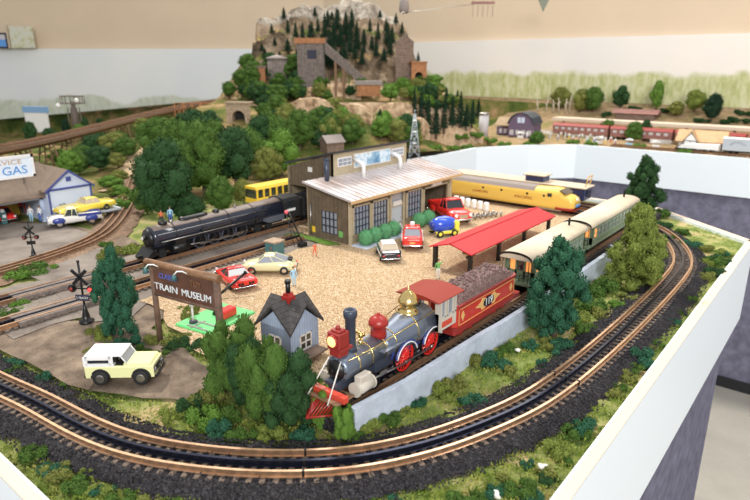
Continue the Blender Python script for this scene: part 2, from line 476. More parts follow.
mL = scenic('painted_hedges', 0, [(.30, (.38, .42, .32)), (.45, (.50, .54, .44)), (.6, (.60, .62, .54)), (.7, (.48, .45, .36))], [(.68, .71, .73), (.74, .75, .74)], .13, .36, 2.4)
struct('trim_1', MB().box(-4.0, 3.6, 4.0, 4.039, -.05, .568), mR)
lb = slab(LEND, CORN, -.32, .535, .035, -SY, CY)
struct('trim_2', lb, mL)
# ------------------------------------------------------------------ tables
XE = -.152
tb = thing('layout_table', 'white-edged peninsula table with grey carpet skirt carrying the big curve of track', 'table', (0, 0, 0))
def wallrun(name, pts, z0, z1, th, m, parent):
    for a, b in zip(pts, pts[1:]):
        a = Vector((*a, 0)); b = Vector((*b, 0)); d = (b - a).normalized(); nx, ny = -d.y, d.x
        e = d * (th * .5)
        slab(a - e * 0, b + e, z0, z1, th, nx, ny).build(name, m, parent)
EDGE = [(XE, .160), (XE, 1.60), (-.43, 1.835), (-1.47, 1.86), (-1.54, 2.0)]
wallrun('fascia_board', [(-3.2, .160), (XE, .160)], -.19, .006, .016, M['white_board'], tb)
wallrun('fascia_board', EDGE, -.19, .006, .016, M['white_board'], tb)
wallrun('carpet_skirt', [(-3.2, .182), (XE - .022, .182), (XE - .022, 1.58), (-.44, 1.81), (-1.47, 1.835)], FZ, -.15, .012, M['carpet'], tb)
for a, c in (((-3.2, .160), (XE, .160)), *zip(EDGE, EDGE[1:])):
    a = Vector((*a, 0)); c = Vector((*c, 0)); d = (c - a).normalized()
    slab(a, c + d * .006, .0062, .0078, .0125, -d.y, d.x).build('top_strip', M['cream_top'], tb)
bt = thing('layout_table', 'long white-edged table with grey carpet skirt along the painted wall', 'table', (0, 0, 0))
FE = [(-1.54, 2.0), (-1.50, 2.30), (-1.487, 2.66), (-1.33, 2.92), (-1.146, 3.09), (2.6, 3.09)]
wallrun('fascia_board', FE, -.168, .006, .016, M['white_board'], bt)
wallrun('carpet_skirt', [(x - .006, y + .022) for x, y in FE], FZ, -.15, .012, M['carpet'], bt)
MB().box(-.9, 2.6, 3.085, 3.10, FZ, FZ + .05).build('dark_kickboard', M['black_matte'], bt)
# ------------------------------------------------------------------ scenery ground (one surface over both tables)
bound = [(-2.2, .175)] + [(x, y) for x, y in [(XE - .014, .175), (XE - .014, 1.594), (-.438, 1.822), (-1.475, 1.848), (-1.553, 2.0), (-1.513, 2.31), (-1.50, 2.668), (-1.34, 2.932), (-1.152, 3.104), (2.6, 3.104), (2.6, 3.999)]] + [(-3.78, 3.999)]
q = RG(-5.2, 5.46); bound.append((q.x, q.y)); q = RG(-4.2, 2.5); bound.append((q.x, q.y))
def cdt(bnd, pts, zf, name, m, kind='structure', parent=None, smooth=True):
    vs = [Vector(p) for p in bnd] + [Vector(p) for p in pts]
    n = len(bnd)
    out = geometry.delaunay_2d_cdt(vs, [(i, (i + 1) % n) for i in range(n)], [list(range(n))], 1, 1e-5)
    b = MB()
    b.add([(p.x, p.y, zf(p.x, p.y)) for p in out[0]], [tuple(f) for f in out[2]], 0, smooth)
    o = b.build(name, m, parent, recalc=False)
    me = o.data
    if me.polygons and me.polygons[0].normal.z < 0: me.flip_normals()
    return tag(o, kind=kind)
def inside(x, y, poly):
    c = False
    for i in range(len(poly)):
        x1, y1 = poly[i]; x2, y2 = poly[i - 1]
        if (y1 > y) != (y2 > y) and x < (x2 - x1) * (y - y1) / (y2 - y1) + x1: c = not c
    return c
rnd = random.Random(5)
gp = []
def addgrid(x0, x1, y0, y1, s, cond):
    x = x0
    while x < x1:
        y = y0
        while y < y1:
            px, py = x + rnd.uniform(-.3, .3) * s, y + rnd.uniform(-.3, .3) * s
            if cond(px, py) and inside(px, py, bound): gp.append((px, py))
            y += s
        x += s
addgrid(-1.0, -.15, .18, 1.7, .018, lambda x, y: True)
addgrid(-8, 2.6, .18, 4.0, .05, lambda x, y: not (x > -1.0 and y < 1.7))
TRACK0 = [P(*q, .012) for q in [(0,386.6),(36,402),(67,420),(98,435.6),(134,448),(168,455),(210,460),(250,464),(300,464),(350,461.6),(410,449.6),(450,438),(490,422),(530,404),(570,376),(610,342),(646,308),(674,278),(683,264),(682,254),(674,242),(662,232),(648,225)]]
def spline(pts, step):
    pts = [Vector((p[0], p[1], p[2] if len(p) > 2 else 0)) for p in pts]
    pts = [pts[0] * 2 - pts[1]] + pts + [pts[-1] * 2 - pts[-2]]
    dense = []
    for i in range(1, len(pts) - 2):
        p0, p1, p2, p3 = pts[i - 1:i + 3]
        k = max(2, int((p2 - p1).length / .004))
        for j in range(k):
            t = j / k
            dense.append(.5 * ((2 * p1) + (p2 - p0) * t + (2 * p0 - 5 * p1 + 4 * p2 - p3) * t * t + (3 * p1 - p0 - 3 * p2 + p3) * t ** 3))
    dense.append(pts[-2])
    for _ in range(6):
        dense = [dense[0]] + [(dense[i - 1] + dense[i] * 2 + dense[i + 1]) / 4 for i in range(1, len(dense) - 1)] + [dense[-1]]
    out = [dense[0]]; acc = 0
    for a, b in zip(dense, dense[1:]):
        d = (b - a).length
        while acc + d >= step:
            t = (step - acc) / d
            a = a + (b - a) * t
            out.append(a.copy()); d = (b - a).length; acc = 0
        acc += d
    return out
def smooth_path(p, it):
    for _ in range(it):
        p = [p[0]] + [(p[i - 1] + p[i] * 2 + p[i + 1]) / 4 for i in range(1, len(p) - 1)] + [p[-1]]
    return p
def frames(path):
    fr = []
    for i, p in enumerate(path):
        a = path[max(0, i - 1)]; b = path[min(len(path) - 1, i + 1)]
        d = (b - a).normalized(); nrm = Vector((d.y, -d.x, 0)).normalized()
        fr.append((p, d, nrm))
    return fr
t0 = TRACK0
ext0 = [t0[0] + Vector((-.20, -.008, 0)), t0[0] + Vector((-.10, -.010, 0))]
ext1 = [t0[-1] + Vector((-.10, .06, 0)), t0[-1] + Vector((-.25, .10, 0))]
LOOP = smooth_path(spline([(p.x, p.y, 0) for p in ext0 + t0 + ext1], .0128), 12)
def ground(x, y):
    z = hz(x, y)
    r, g = toRG(x, y)
    if g < 2.0:
        z += .004 * noise.noise(Vector((x * 9, y * 9, 0))) + .002 * noise.noise(Vector((x * 40, y * 40, 3)))
    else:
        z += .012 * noise.noise(Vector((x * 12, y * 12, 0)))
    return z - .002
tg = cdt(bound, gp, ground, 'terrain_ground', M['grass'])
tg.data.materials.append(M['hill'])
tg.data.materials.append(mat('dry_ground', (.3, .2, .1), rough=.95, spec=.1, n=(7, [(.32, (.10, .10, .03)), (.44, (.26, .19, .10)), (.55, (.36, .25, .15)), (.66, (.17, .18, .05)), (.75, (.44, .34, .22))], 10), bump=(120, .005)))
for pl in tg.data.polygons:
    if toRG(*pl.center[:2])[1] > 1.75 + .15 * noise.noise(pl.center * 5): pl.material_index = 2 if pl.center.y > 3.0 and pl.center.x > -1.95 else 1
# overlay patches of other ground
def patch(name, poly, m, z, step=.03, jit=.008, lift=.0, kind='structure', fac=0.0):
    bnd = []
    for i in range(len(poly)):
        a = Vector((*poly[i][:2], 0)); b = Vector((*poly[(i + 1) % len(poly)][:2], 0))
        k = max(1, int((b - a).length / step))
        for j in range(k):
            p = a + (b - a) * (j / k)
            bnd.append((p.x + rnd.uniform(-jit, jit), p.y + rnd.uniform(-jit, jit)))
    xs = [p[0] for p in bnd]; ys = [p[1] for p in bnd]
    pts = []
    x = min(xs)
    while x < max(xs):
        y = min(ys)
        while y < max(ys):
            if inside(x, y, bnd) : pts.append((x, y))
            y += step
        x += step
    return cdt(bnd, pts, lambda x, y: z + fac * noise.noise(Vector((x * 14, y * 14, 4))) + (hz(x, y) if hz(x, y) > .004 else 0), name, m, kind)
def PX(*pp): return [tuple(P(*q))[:2] for q in pp]
patch('road_ground', PX((-60,350),(0,322),(95,322),(100,300),(20,250),(-80,262),(-80,215),(60,226),(125,236),(170,262),(190,300),(150,330),(205,365),(232,392),(222,402),(170,404),(120,400),(92,392),(50,378),(28,366),(0,350)), M['dirt'], .0035, jit=.006)
patch('street_ground', PX((92,325),(20,268),(-80,285),(-80,222),(60,226),(110,243),(120,262),(150,300),(130,322)), M['asphalt'], .0052, jit=.004)
LOT = [(-.455, .46), (-.455, 1.66), (-1.10, 1.66), (-1.10, 1.0), (-.935, .98), (-.935, .50), (-.86, .50), (-.76, .47), (-.64, .445), (-.58, .42), (-.47, .42)]
patch('gravel_lot_ground', LOT, M['gravel'], .006, jit=.008)
patch('footpath_ground', PX((100, 192), (112, 176), (128, 168), (146, 163), (148, 172), (134, 178), (120, 192)), M['gravel'], .0035, jit=.012)
patch('yard_ground', [(-1.19, .34), (-.95, .30), (-.935, .52), (-.935, .98), (-1.0, .985), (-1.19, 1.08)], M['asphalt'], .0045, jit=.008)
# ballast bed of the big curve
def strip(name, path, w, z, m, slope=.006, jit=.006, kind='structure', n=9):
    b = MB(); rings = []
    for i, (p, d, nn) in enumerate(frames(path)):
        row = []
        for k in range(n):
            t = k / (n - 1) * 2 - 1
            edge = max(0, abs(t) - .72) / .28
            j = rnd.uniform(-jit, jit) * edge
            row.append(p + nn * (t * w + j) + Vector((0, 0, z * (1 - edge ** 1.3) + .0006 + hz(p.x, p.y) * 0)))
        rings.append(row)
    b.loft(rings, 0, True, caps=False, closed=False)
    return tag(b.build(name, m), kind=kind)
strip('ballast_ground', LOOP, .048, .008, M['ballast'])
def chips(name, path_w, count, size, m, seed, label, cat):
    rr = random.Random(seed); b = MB(); base = [Vector(v) for v in ((1, 0, 0), (-.5, .8, 0), (-.5, -.8, .1), (0, 0, .9), (.1, 0, -.7))]
    fs = [(0, 1, 3), (1, 2, 3), (2, 0, 3), (0, 4, 1), (1, 4, 2), (2, 4, 0)]
    for _ in range(count):
        p = path_w(rr)
        if p is None: continue
        s = rr.uniform(*size); A = Matrix.Rotation(rr.uniform(0, 6.3), 3, 'Z') @ Matrix.Rotation(rr.uniform(-1, 1), 3, 'X')
        b.add([p + A @ (v * s) for v in base], fs)
    return tag(b.build(name, m, recalc=False), label, cat, kind='stuff')
FR = frames(LOOP)
def onbed(rr):
    p, d, nn = rr.choice(FR)
    t = rr.uniform(-1, 1); t = math.copysign(abs(t) ** .6, t)
    return p + d * rr.uniform(-.007, .007) + nn * t * .055 + Vector((0, 0, .0086 * (1 - max(0, abs(t) - .72) / .28) + .0008))
chips('ballast_stones', onbed, 15000, (.0009, .0021), M['stone_dark'], 3, 'loose dark stones of the ballast around the big curve of track', 'ballast')
def onlot(rr):
    x, y = rr.uniform(-.93, -.46), rr.uniform(.42, 1.5)
    return Vector((x, y, .0068)) if inside(x, y, LOT) else None
chips('lot_pebbles', onlot, 5000, (.0006, .0013), M['grain'], 4, 'fine tan pebbles strewn over the museum parking lot', 'gravel')
def road_ok(rr):
    p = P(rr.uniform(0, 230), rr.uniform(320, 405))
    return Vector((p.x, p.y, .0058))
chips('road_grit', road_ok, 1500, (.0004, .001), M['dirt'], 6, 'grit scattered on the brown dirt road by the off-roader', 'grit')
# ------------------------------------------------------------------ tracks
def track(path, label, zb=.009, gauge=.0335, rail_m='rail', mid_m='rail_blue', tie=.0265, tiestep=1, cat='track', tie_m='sleeper', maxpart=100, near=None, rh=.0075, rw=.0022):
    t = thing('railway_track', label, cat, tuple(path[len(path) // 2]))
    o = Vector(t.location)
    fr = frames(path)
    def rail(off, m):
        b = MB(); rings = []
        for p, d, nn in fr:
            c = p - o + nn * off
            prof = [(-rw * 1.1, 0), (rw * 1.1, 0), (rw * 1.1, .0009), (rw * .35, .0016), (rw * .35, rh * .62), (rw * .72, rh * .72), (rw * .72, rh), (-rw * .72, rh), (-rw * .72, rh * .72), (-rw * .35, rh * .62), (-rw * .35, .0016), (-rw * 1.1, .0009)]
            rings.append([c + nn * a + Vector((0, 0, zb + z)) for a, z in prof])
        b.loft(rings, 0, False); return b.build('rail', M[m], t)
    rail(-gauge / 2, rail_m); rail(gauge / 2, rail_m)
    if mid_m: tag(rail(0, mid_m), 'dark middle rail')
    sl = [fr[i] for i in range(0, len(fr), tiestep)]
    if near: sl.sort(key=lambda q: (q[0].x ** 2 + q[0].y ** 2))
    rest = MB()
    for k, (p, d, nn) in enumerate(sl):
        Mx = Matrix((d, nn, Vector((0, 0, 1)))).transposed().to_4x4(); Mx.translation = p - o + Vector((0, 0, zb - .0028))
        b = MB() if k < maxpart else rest
        b.M = Mx; b.box(-.0030, .0030, -tie, tie, 0, .0034, .0006); b.M = Matrix.Identity(4)
        if k < maxpart: b.build('sleeper', M[tie_m], t)
    if rest.v: tag(rest.build('distant_sleepers', M[tie_m], t), kind='stuff')
    return t
big = track(LOOP, 'long curving three-rail copper-coloured track on black ballast round the table edge', near=True)
# rail joints with track screws on the big curve
for px, py in ((300, 464), (565, 380)):
    p = P(px, py, .012)
    k = min(range(len(LOOP)), key=lambda i: (LOOP[i] - p).length); pp, d, nn = FR[k]
    for off in (-.0168, 0, .0168):
        b = MB(); c = pp - Vector(big.location) + nn * off
        Mx = Matrix((d, nn, Vector((0, 0, 1)))).transposed().to_4x4(); Mx.translation = c + Vector((0, 0, .009))
        b.M = Mx; b.box(-.0012, .0012, -.0022, .0022, .001, .0082, .0003); b.build('rail_joint', M['black'], big)
EX = -.42   # the train's straight track behind the wall
tag(MB().box(-.462, -.386, .428, 1.72, -.002, .0175, .003).build('trackbed_ground', M['ballast']), kind='structure')
track([Vector((EX, .434 + i * .013, 0)) for i in range(98)], 'straight three-rail track under the old steam train, beside the concrete wall', zb=.0185, rail_m='rust', maxpart=60)
track([Vector((-1.11, .33 + i * .013, 0)) for i in range(60)], 'straight track under the black streamlined steam engine', zb=.0075, rail_m='rust', maxpart=60)
track([Vector((-1.0, .28 + i * .013, 0)) for i in range(53)], 'empty straight track between the black engine and the sign', zb=.0075, rail_m='rail', maxpart=60)
T1 = smooth_path(spline([(-1.25, .25), (-1.275, .40), (-1.30, .51), (-1.37, .66), (-1.57, .83), (-1.87, 1.035), (-2.09, 1.18), (-2.2, 1.30)], .0135), 20)
strip('trackbed_ground', T1, .05, .007, mat('bed_brown', (.2, .13, .08), rough=.95, n=(90, vary((.19, .12, .075), .5, 1.6)), bump=(300, .002)))
track(T1, 'rusty track bending away through the trees beside the gas station', zb=.0085, rail_m='rust', mid_m='rust', maxpart=90, tie_m='timber')
DT = [Vector((-1.35 + i * .0135, 1.60, 0)) for i in range(64)]
track(DT, 'track under the yellow diesel behind the museum', zb=.002, maxpart=10, rail_m='rust')
DB = [Vector((-1.40 + i * .0135, 1.74, 0)) for i in range(64)]
track(DB, 'track under the dark blue engine at the table end', zb=.002, maxpart=10, rail_m='rust')
# timber crossing boards between the rails where the street crosses
for k, (x, yy) in enumerate(((-1.099, .44), (-1.121, .44), (-.986, .40), (-1.014, .40))):
    o = MB().box(-.0105, .0105, -.075, .075, 0, .0090, .001).build('crossing_plank', M['mine_wood'], None, (x + (0.0 if k % 2 else .0), yy, .005))
    tag(o, ['timber crossing board inside the outer rails of the black engine track', 'timber crossing board on the gas-station side of the black engine track', 'timber crossing board on the off-roader side of the empty track', 'timber crossing board on the far side of the empty track'][k], 'plank')
# concrete retaining wall
wp = [(-.386, .440), (-.376, .53), (-.371, .70), (-.367, .755), (-.361, .96), (-.361, 1.25), (-.375, 1.262)]
wt = thing('retaining_wall', 'low grey concrete retaining wall beside the old steam train', 'wall', (0, 0, 0))
b = MB(); rings = []
for i, (p, d, nn) in enumerate(frames([Vector((*q, 0)) for q in wp])):
    rings.append([p - nn * .004 + Vector((0, 0, -.01)), p + nn * .004 + Vector((0, 0, -.01)), p + nn * .004 + Vector((0, 0, .036)), p - nn * .004 + Vector((0, 0, .036))])
b.loft(rings, 0, False); b.build('wall_slab', M['concrete'], wt)
# ------------------------------------------------------------------ plants
def leaves(b, c, r, n, size, rr, zmin=-.5):
    vs = []; fs = []
    for _ in range(n):
        while True:
            d = Vector((rr.gauss(0, 1), rr.gauss(0, 1), rr.gauss(0, 1))).normalized()
            if d.z > zmin: break
        k = rr.uniform(.80, 1.22)
        p = Vector((c[0] + d.x * r[0] * k, c[1] + d.y * r[1] * k, c[2] + d.z * r[2] * k))
        t = Vector((rr.gauss(0, 1), rr.gauss(0, 1), rr.gauss(0, 1))).normalized()
        u = (d.cross(t)).normalized(); w = (u.cross(d) * .6 + d * rr.uniform(-1.4, 1.4)).normalized()
        s = size * rr.uniform(.6, 1.3)
        i = len(vs)
        vs += [p + u * s * .5, p + w * s, p - u * s * .5, p - w * s * .4]; fs.append((i, i + 1, i + 2, i + 3))
    b.add(vs, fs, 0, False)
def crown(clumps, leaf_n, leaf_s, seed, sub=2, nz=.35, core=.84):
    rr = random.Random(seed); b = MB()
    tot = sum(c[1][0] ** 2 if isinstance(c[1], tuple) else c[1] ** 2 for c in clumps)
    for i, (c, r) in enumerate(clumps):
        r = r if isinstance(r, tuple) else (r, r, r)
        b.ico(c, tuple(q * core for q in r), sub, nz, 2.2, seed * 50 + i)
        leaves(b, c, r, int(leaf_n * r[0] ** 2 / tot), leaf_s, rr)
    return b
def broadleaf(seed, n=20, leaf_n=2600, leaf_s=.028, w=.38, z0=.22, top=1.0, ragged=.5, rs=1.0):
    rr = random.Random(seed); cl = []
    for i in range(n):
        t = (i + .5) / n
        z = z0 + (top - z0 - .08) * t + rr.uniform(-.03, .03)
        prof = math.sin(PI * min(.97, max(.12, (t * .85 + .15)))) ** .6
        if rs < 1: prof *= (1.12 - .25 * t) * rr.uniform(.75, 1.2)
        a = i * 2.4 + rr.uniform(-.4, .4); d = w * prof * rr.uniform(.25, .85)
        r = rr.uniform(.11, .18) * (1 - .25 * ragged * rr.random()) * (.75 + .5 * prof) * rs
        cl.append(((d * math.cos(a), d * math.sin(a), z), r))
    return crown(cl, leaf_n, leaf_s, seed)
def trunk_mb(seed, h=.6, r=.03):
    rr = random.Random(seed); b = MB()
    pts = [(rr.uniform(-.015, .015) * k, rr.uniform(-.015, .015) * k, -.06 + h * k / 5) for k in range(6)]
    b.tube(pts, [r * 1.4, r, r * .85, r * .7, r * .5, r * .3], 7)
    for k in range(5):
        a = rr.uniform(0, 6.28); z = h * rr.uniform(.35, .8)
        b.tube([(0, 0, z), (.09 * math.cos(a), .09 * math.sin(a), z + .08), (.18 * math.cos(a), .18 * math.sin(a), z + .2)], [r * .4, r * .3, r * .12], 5)
    return b
def conifer(seed, tiers=9, w=.17):
    rr = random.Random(seed); b = MB()
    for i in range(tiers):
        t = i / (tiers - 1)
        z = .12 + .80 * t; r = w * (1 - t) ** .8 + .02
        n = 11; ring = []; 
        vs = [(0, 0, z + .13)]
        for k in range(n * 2):
            a = PI * k / n + rr.uniform(-.08, .08); q = r * (1.0 if k % 2 == 0 else .55) * rr.uniform(.8, 1.2)
            vs.append((q * math.cos(a), q * math.sin(a), z - .03 * (k % 2 == 0) + rr.uniform(-.015, .015)))
        b.add(vs, [(0, 1 + k, 1 + (k + 1) % (2 * n)) for k in range(2 * n)] + [tuple(range(1, 2 * n + 1))])
        leaves(b, (0, 0, z + .02), (r * .85, r * .85, .05), 26, .035, rr)
    return b
PROTO = {}
def pmesh(kind, seed, m):
    k = (kind, seed, m)
    if k not in PROTO:
        base = (kind, seed)
        if base not in PROTO:
            if kind == 'broad': mb = broadleaf(seed, 26 + seed % 5, 4200, .034)
            elif kind == 'tall': mb = broadleaf(seed, 22, 2600, .024, w=.24, z0=.16)
            elif kind == 'conifer': mb = conifer(seed)
            elif kind == 'dense': mb = broadleaf(seed, 70, 12000, .020, w=.42, z0=.06, ragged=1.6, rs=.62)
            elif kind == 'shrub':
                rr = random.Random(seed)
                cl = [((0, 0, .40), (.36, .36, .36))] + [((rr.uniform(.22, .52) * math.cos(i * 2.4), rr.uniform(.22, .52) * math.sin(i * 2.4), .12 + .68 * i / 18 + rr.uniform(-.05, .05)), (lambda q: (q, q, q * .75))(rr.uniform(.15, .27))) for i in range(18)]
                mb = crown(cl, 9000, .034, seed, nz=.45, core=.98)
            elif kind == 'tuft':
                rr = random.Random(seed)
                cl = [((rr.uniform(-.5, .5), rr.uniform(-.5, .5), rr.uniform(.12, .38)), rr.uniform(.13, .27)) for i in range(9)]
                mb = crown(cl, 1700, .075, seed, nz=.7)
            PROTO[base] = mb.mesh(kind + '_crown', M['leaf_mid'], False)
        me = PROTO[base].copy(); me.materials.clear(); me.materials.append(M[m])
        PROTO[k] = me
    return PROTO[k]
TR = {}
def plant(name, kind, seed, m, p, h, w, label, cat='tree', group=None, rot=None, trunk=True, tm='bark'):
    """w = crown width, h = height, both metres"""
    rr = random.Random(hash((round(p[0], 4), round(p[1], 4))) & 0xffff)
    me = pmesh(kind, seed, m)
    wx = {'broad': .95, 'tall': .68, 'conifer': .36, 'dense': .85, 'shrub': 1.35, 'tuft': 1.3}[kind]
    rz = rr.uniform(0, 6.28) if rot is None else rot
    if trunk:
        t = thing(name, label, cat, p, rz, group)
        o = bpy.data.objects.new('foliage', me); COL.objects.link(o); o.parent = t
        o.scale = (w / wx, w / wx, h)
        if ('t', seed % 3, tm) not in TR: TR['t', seed % 3, tm] = trunk_mb(seed % 3, .6 if kind != 'conifer' else .3, .03 if kind != 'conifer' else .02).mesh('trunk', M[tm])
        k = bpy.data.objects.new('trunk', TR['t', seed % 3, tm]); COL.objects.link(k); k.parent = t; k.scale = (h, h, h)
        return t
    o = bpy.data.objects.new(name, me); COL.objects.link(o)
    o.location = p; o.rotation_euler = (0, 0, rz); o.scale = (w / wx, w / wx, h)
    return tag(o, label, cat, group)
def dist(p): return (Vector(p) - Vector((0, 0, CAM_H))).length
def pxsize(p): return ((p[0] * -SY + p[1] * CY) * CP + (CAM_H - p[2]) * SP) / 600    # metres per picture pixel at p
def tree_px(name, kind, seed, m, bx, by, hp, wp, label, cat='tree', group=None, z=None, trunk=True, tm='bark', sink=0):
    p = hit(bx, by) if z is None else P(bx, by, z)
    if cat == 'bush' and p.y < 1.56 and p.x > -.186: p.x = -.186
    if cat == 'bush' and p.y < .20: p.y = .20
    s = pxsize(p)
    el = math.atan2(CAM_H - p.z, math.hypot(p.x, p.y))
    h = hp * s / max(.6, math.cos(el)); w = wp * s
    return plant(name, kind, seed, m, (p.x, p.y, p.z - sink), h, w, label, cat, group, None, trunk, tm)
# single trees round the tracks
tree_px('tree', 'dense', 11, 'leaf_teal', 553, 334, 94, 62, 'dark blue-green ragged tree before the first green coach', z=0)
tree_px('tree', 'dense', 12, 'leaf_dark', 641, 212, 56, 38, 'dark green tall tree standing at the corner of the table end', z=0)
tree_px('tree', 'dense', 13, 'leaf_yellow', 633, 287, 82, 60, 'yellow-green bushy tree before the last green coach', z=0)
tree_px('tree', 'dense', 14, 'leaf_teal', 121, 336, 88, 44, 'dark teal tree between the crossing signal and the wooden museum sign', z=0)
# the clump of big shrubs at the foot of the grey house
for i, (x, y, hp, wp, m, l) in enumerate([
    (233, 392, 74, 52, 'leaf_mid', 'big round green shrub at the sign post end of the shrub clump'),
    (251, 404, 66, 46, 'leaf_dark', 'tall dark shrub in the middle of the clump before the grey house'),
    (268, 418, 84, 56, 'leaf_mid', 'tallest green shrub in the clump, hiding the foot of the grey house'),
    (292, 424, 68, 58, 'leaf_dark', 'dark rounded shrub at the engine end of the clump'),
    (308, 414, 42, 34, 'leaf_mid', 'mid-green shrub between the clump and the red pilot'),
    (325, 425, 42, 27, 'leaf_bright', 'bright green shrub touching the red buffer beam'),
    (345, 441, 40, 24, 'leaf_bright', 'upright bright green shrub at the end of the concrete wall')]):
    tree_px('shrub', 'shrub', 20 + i % 4, m, x, y, hp, wp, l, 'shrub', z=0, trunk=False, sink=.003)
for i, (x, y, hp, wp, m, l) in enumerate([
    (190, 414, 22, 30, 'leaf_dark', 'dark green tuft nearest the worn asphalt in the low bushes'),
    (208, 404, 26, 30, 'leaf_olive', 'olive tuft at the back of the low bushes by the road'),
    (203, 425, 30, 32, 'leaf_bright', 'bright green tuft in the middle of the low bushes'),
    (228, 424, 30, 28, 'leaf_mid', 'green tuft at the shrub end of the low bushes'),
    (216, 438, 24, 26, 'leaf_teal', 'blue-green tuft of the low bushes closest to the track'),
    (243, 440, 22, 26, 'leaf_mid', 'mossy tuft between the low bushes and the big shrubs'),
    (272, 438, 18, 26, 'leaf_yellow', 'pale yellow sprig plant at the foot of the big shrubs'),
    (300, 440, 18, 34, 'leaf_teal', 'low blue-green bush at the track side of the big shrubs'),
    (173, 418, 14, 24, 'leaf_yellow', 'pale low tuft on the sandy tip of the verge')]):
    tree_px('low_bush', 'tuft', 30 + i % 4, m, x, y, hp, wp, l, 'bush', z=0, trunk=False, sink=.002)
# verge bushes (countable ones); zone label by what they stand beside
def near_line(p, pts): return min((Vector((p.x, p.y, 0)) - Vector((q.x, q.y, 0))).length for q in pts)
VB = [(418,402,12,18,'leaf_teal'),(400,408,11,22,'leaf_yellow'),(472,402,14,26,'leaf_teal'),(372,428,18,34,'leaf_yellow'),(392,420,16,26,'leaf_mid'),(440,392,18,26,'leaf_yellow'),
      (455,384,16,22,'leaf_olive'),(475,365,22,24,'leaf_olive'),(495,364,16,30,'leaf_teal'),(504,350,14,22,'leaf_mid'),(530,345,12,16,'leaf_teal'),(510,372,13,22,'leaf_olive'),(542,364,10,14,'leaf_teal'),
      (520,384,9,14,'leaf_mid'),(548,344,12,20,'leaf_olive'),(565,348,18,34,'leaf_teal'),(585,330,16,26,'leaf_mid'),(600,315,14,24,'leaf_olive'),(588,304,18,30,'leaf_mid'),(614,305,14,22,'leaf_bright'),
      (600,290,22,28,'leaf_mid'),(655,272,16,22,'leaf_mid'),(648,256,12,22,'leaf_olive'),(630,300,12,28,'leaf_olive'),(578,318,15,24,'leaf_yellow'),(360,436,14,24,'leaf_mid'),(428,386,10,12,'leaf_teal')]
OB = [(668,238,11,18,'leaf_mid'),(660,226,14,22,'leaf_dark'),(656,214,14,22,'leaf_mid'),(680,232,10,20,'leaf_mid'),(694,246,12,24,'leaf_teal'),(706,248,11,18,'leaf_olive'),(715,262,12,22,'leaf_mid'),(722,252,10,18,'leaf_yellow'),
      (730,262,11,22,'leaf_dark'),(712,277,13,22,'leaf_olive'),(722,274,12,20,'leaf_dark'),(738,256,8,14,'leaf_teal'),(700,300,10,14,'leaf_mid'),(704,262,12,18,'leaf_yellow'),
      (676,322,9,14,'leaf_teal'),(688,312,8,12,'leaf_mid'),(653,363,18,26,'leaf_teal'),(668,346,10,16,'leaf_mid'),(640,380,12,18,'leaf_olive'),(622,398,14,26,'leaf_olive'),(632,390,9,16,'leaf_mid'),
      (590,430,20,28,'leaf_teal'),(573,434,16,24,'leaf_mid'),(606,440,12,20,'leaf_mid'),(560,452,18,30,'leaf_yellow'),(600,424,10,18,'leaf_olive'),(528,464,11,14,'leaf_teal'),(548,478,16,26,'leaf_olive'),(520,490,18,34,'leaf_mid'),
      (497,492,16,24,'leaf_teal'),(476,498,12,18,'leaf_mid'),(562,486,14,24,'leaf_dark'),(540,500,14,26,'leaf_teal'),(505,478,10,18,'leaf_olive'),(460,500,10,26,'leaf_mid'),(655,348,8,12,'leaf_olive'),
      (648,372,10,16,'leaf_mid'),(576,460,12,22,'leaf_mid'),(393,500,8,18,'leaf_teal'),(372,500,6,12,'leaf_mid')]
LB = [(18,462,18,30,'leaf_mid'),(40,478,18,30,'leaf_teal'),(58,470,14,26,'leaf_olive'),(75,488,16,30,'leaf_mid'),(95,496,14,28,'leaf_yellow'),(104,492,16,20,'leaf_teal'),(120,500,14,28,'leaf_mid'),(30,494,18,34,'leaf_olive'),(60,498,16,28,'leaf_mid'),
      (5,470,12,20,'leaf_yellow'),(150,500,9,22,'leaf_olive'),(178,500,8,20,'leaf_mid'),(85,474,10,18,'leaf_yellow'),(26,448,9,14,'leaf_olive')]
RB = [(8,372,14,24,'leaf_mid'),(40,382,18,20,'leaf_teal'),(58,390,12,18,'leaf_mid'),(20,380,12,26,'leaf_olive'),(4,390,10,14,'leaf_mid'),(10,362,12,26,'leaf_teal'),(75,392,7,10,'leaf_olive')]
WB = [(96,332,16,18,'leaf_olive'),(108,350,14,20,'leaf_mid'),(130,345,18,24,'leaf_teal'),(150,342,18,22,'leaf_olive'),(142,352,12,20,'leaf_mid'),(178,340,16,26,'leaf_olive'),(176,346,16,24,'leaf_dark'),(196,348,16,28,'leaf_dark'),(190,320,16,20,'leaf_olive'),(188,310,14,20,'leaf_yellow'),(92,352,10,18,'leaf_olive'),(104,338,20,18,'leaf_yellow'),(160,356,10,18,'leaf_mid')]
SB = [(108,256,18,24,'leaf_olive'),(126,252,16,26,'leaf_yellow'),(140,250,14,22,'leaf_olive'),(104,246,12,20,'leaf_mid'),(32,272,14,34,'leaf_mid'),(10,276,14,30,'leaf_bright'),(50,268,10,18,'leaf_bright'),(22,304,12,26,'leaf_bright'),(8,312,10,22,'leaf_mid'),(30,294,10,20,'leaf_olive'),(112,262,10,20,'leaf_mid'),(148,268,10,16,'leaf_teal')]
CN = {'leaf_teal': 'blue-green', 'leaf_mid': 'leaf-green', 'leaf_yellow': 'yellow-green', 'leaf_olive': 'olive', 'leaf_dark': 'dark green', 'leaf_bright': 'bright green'}
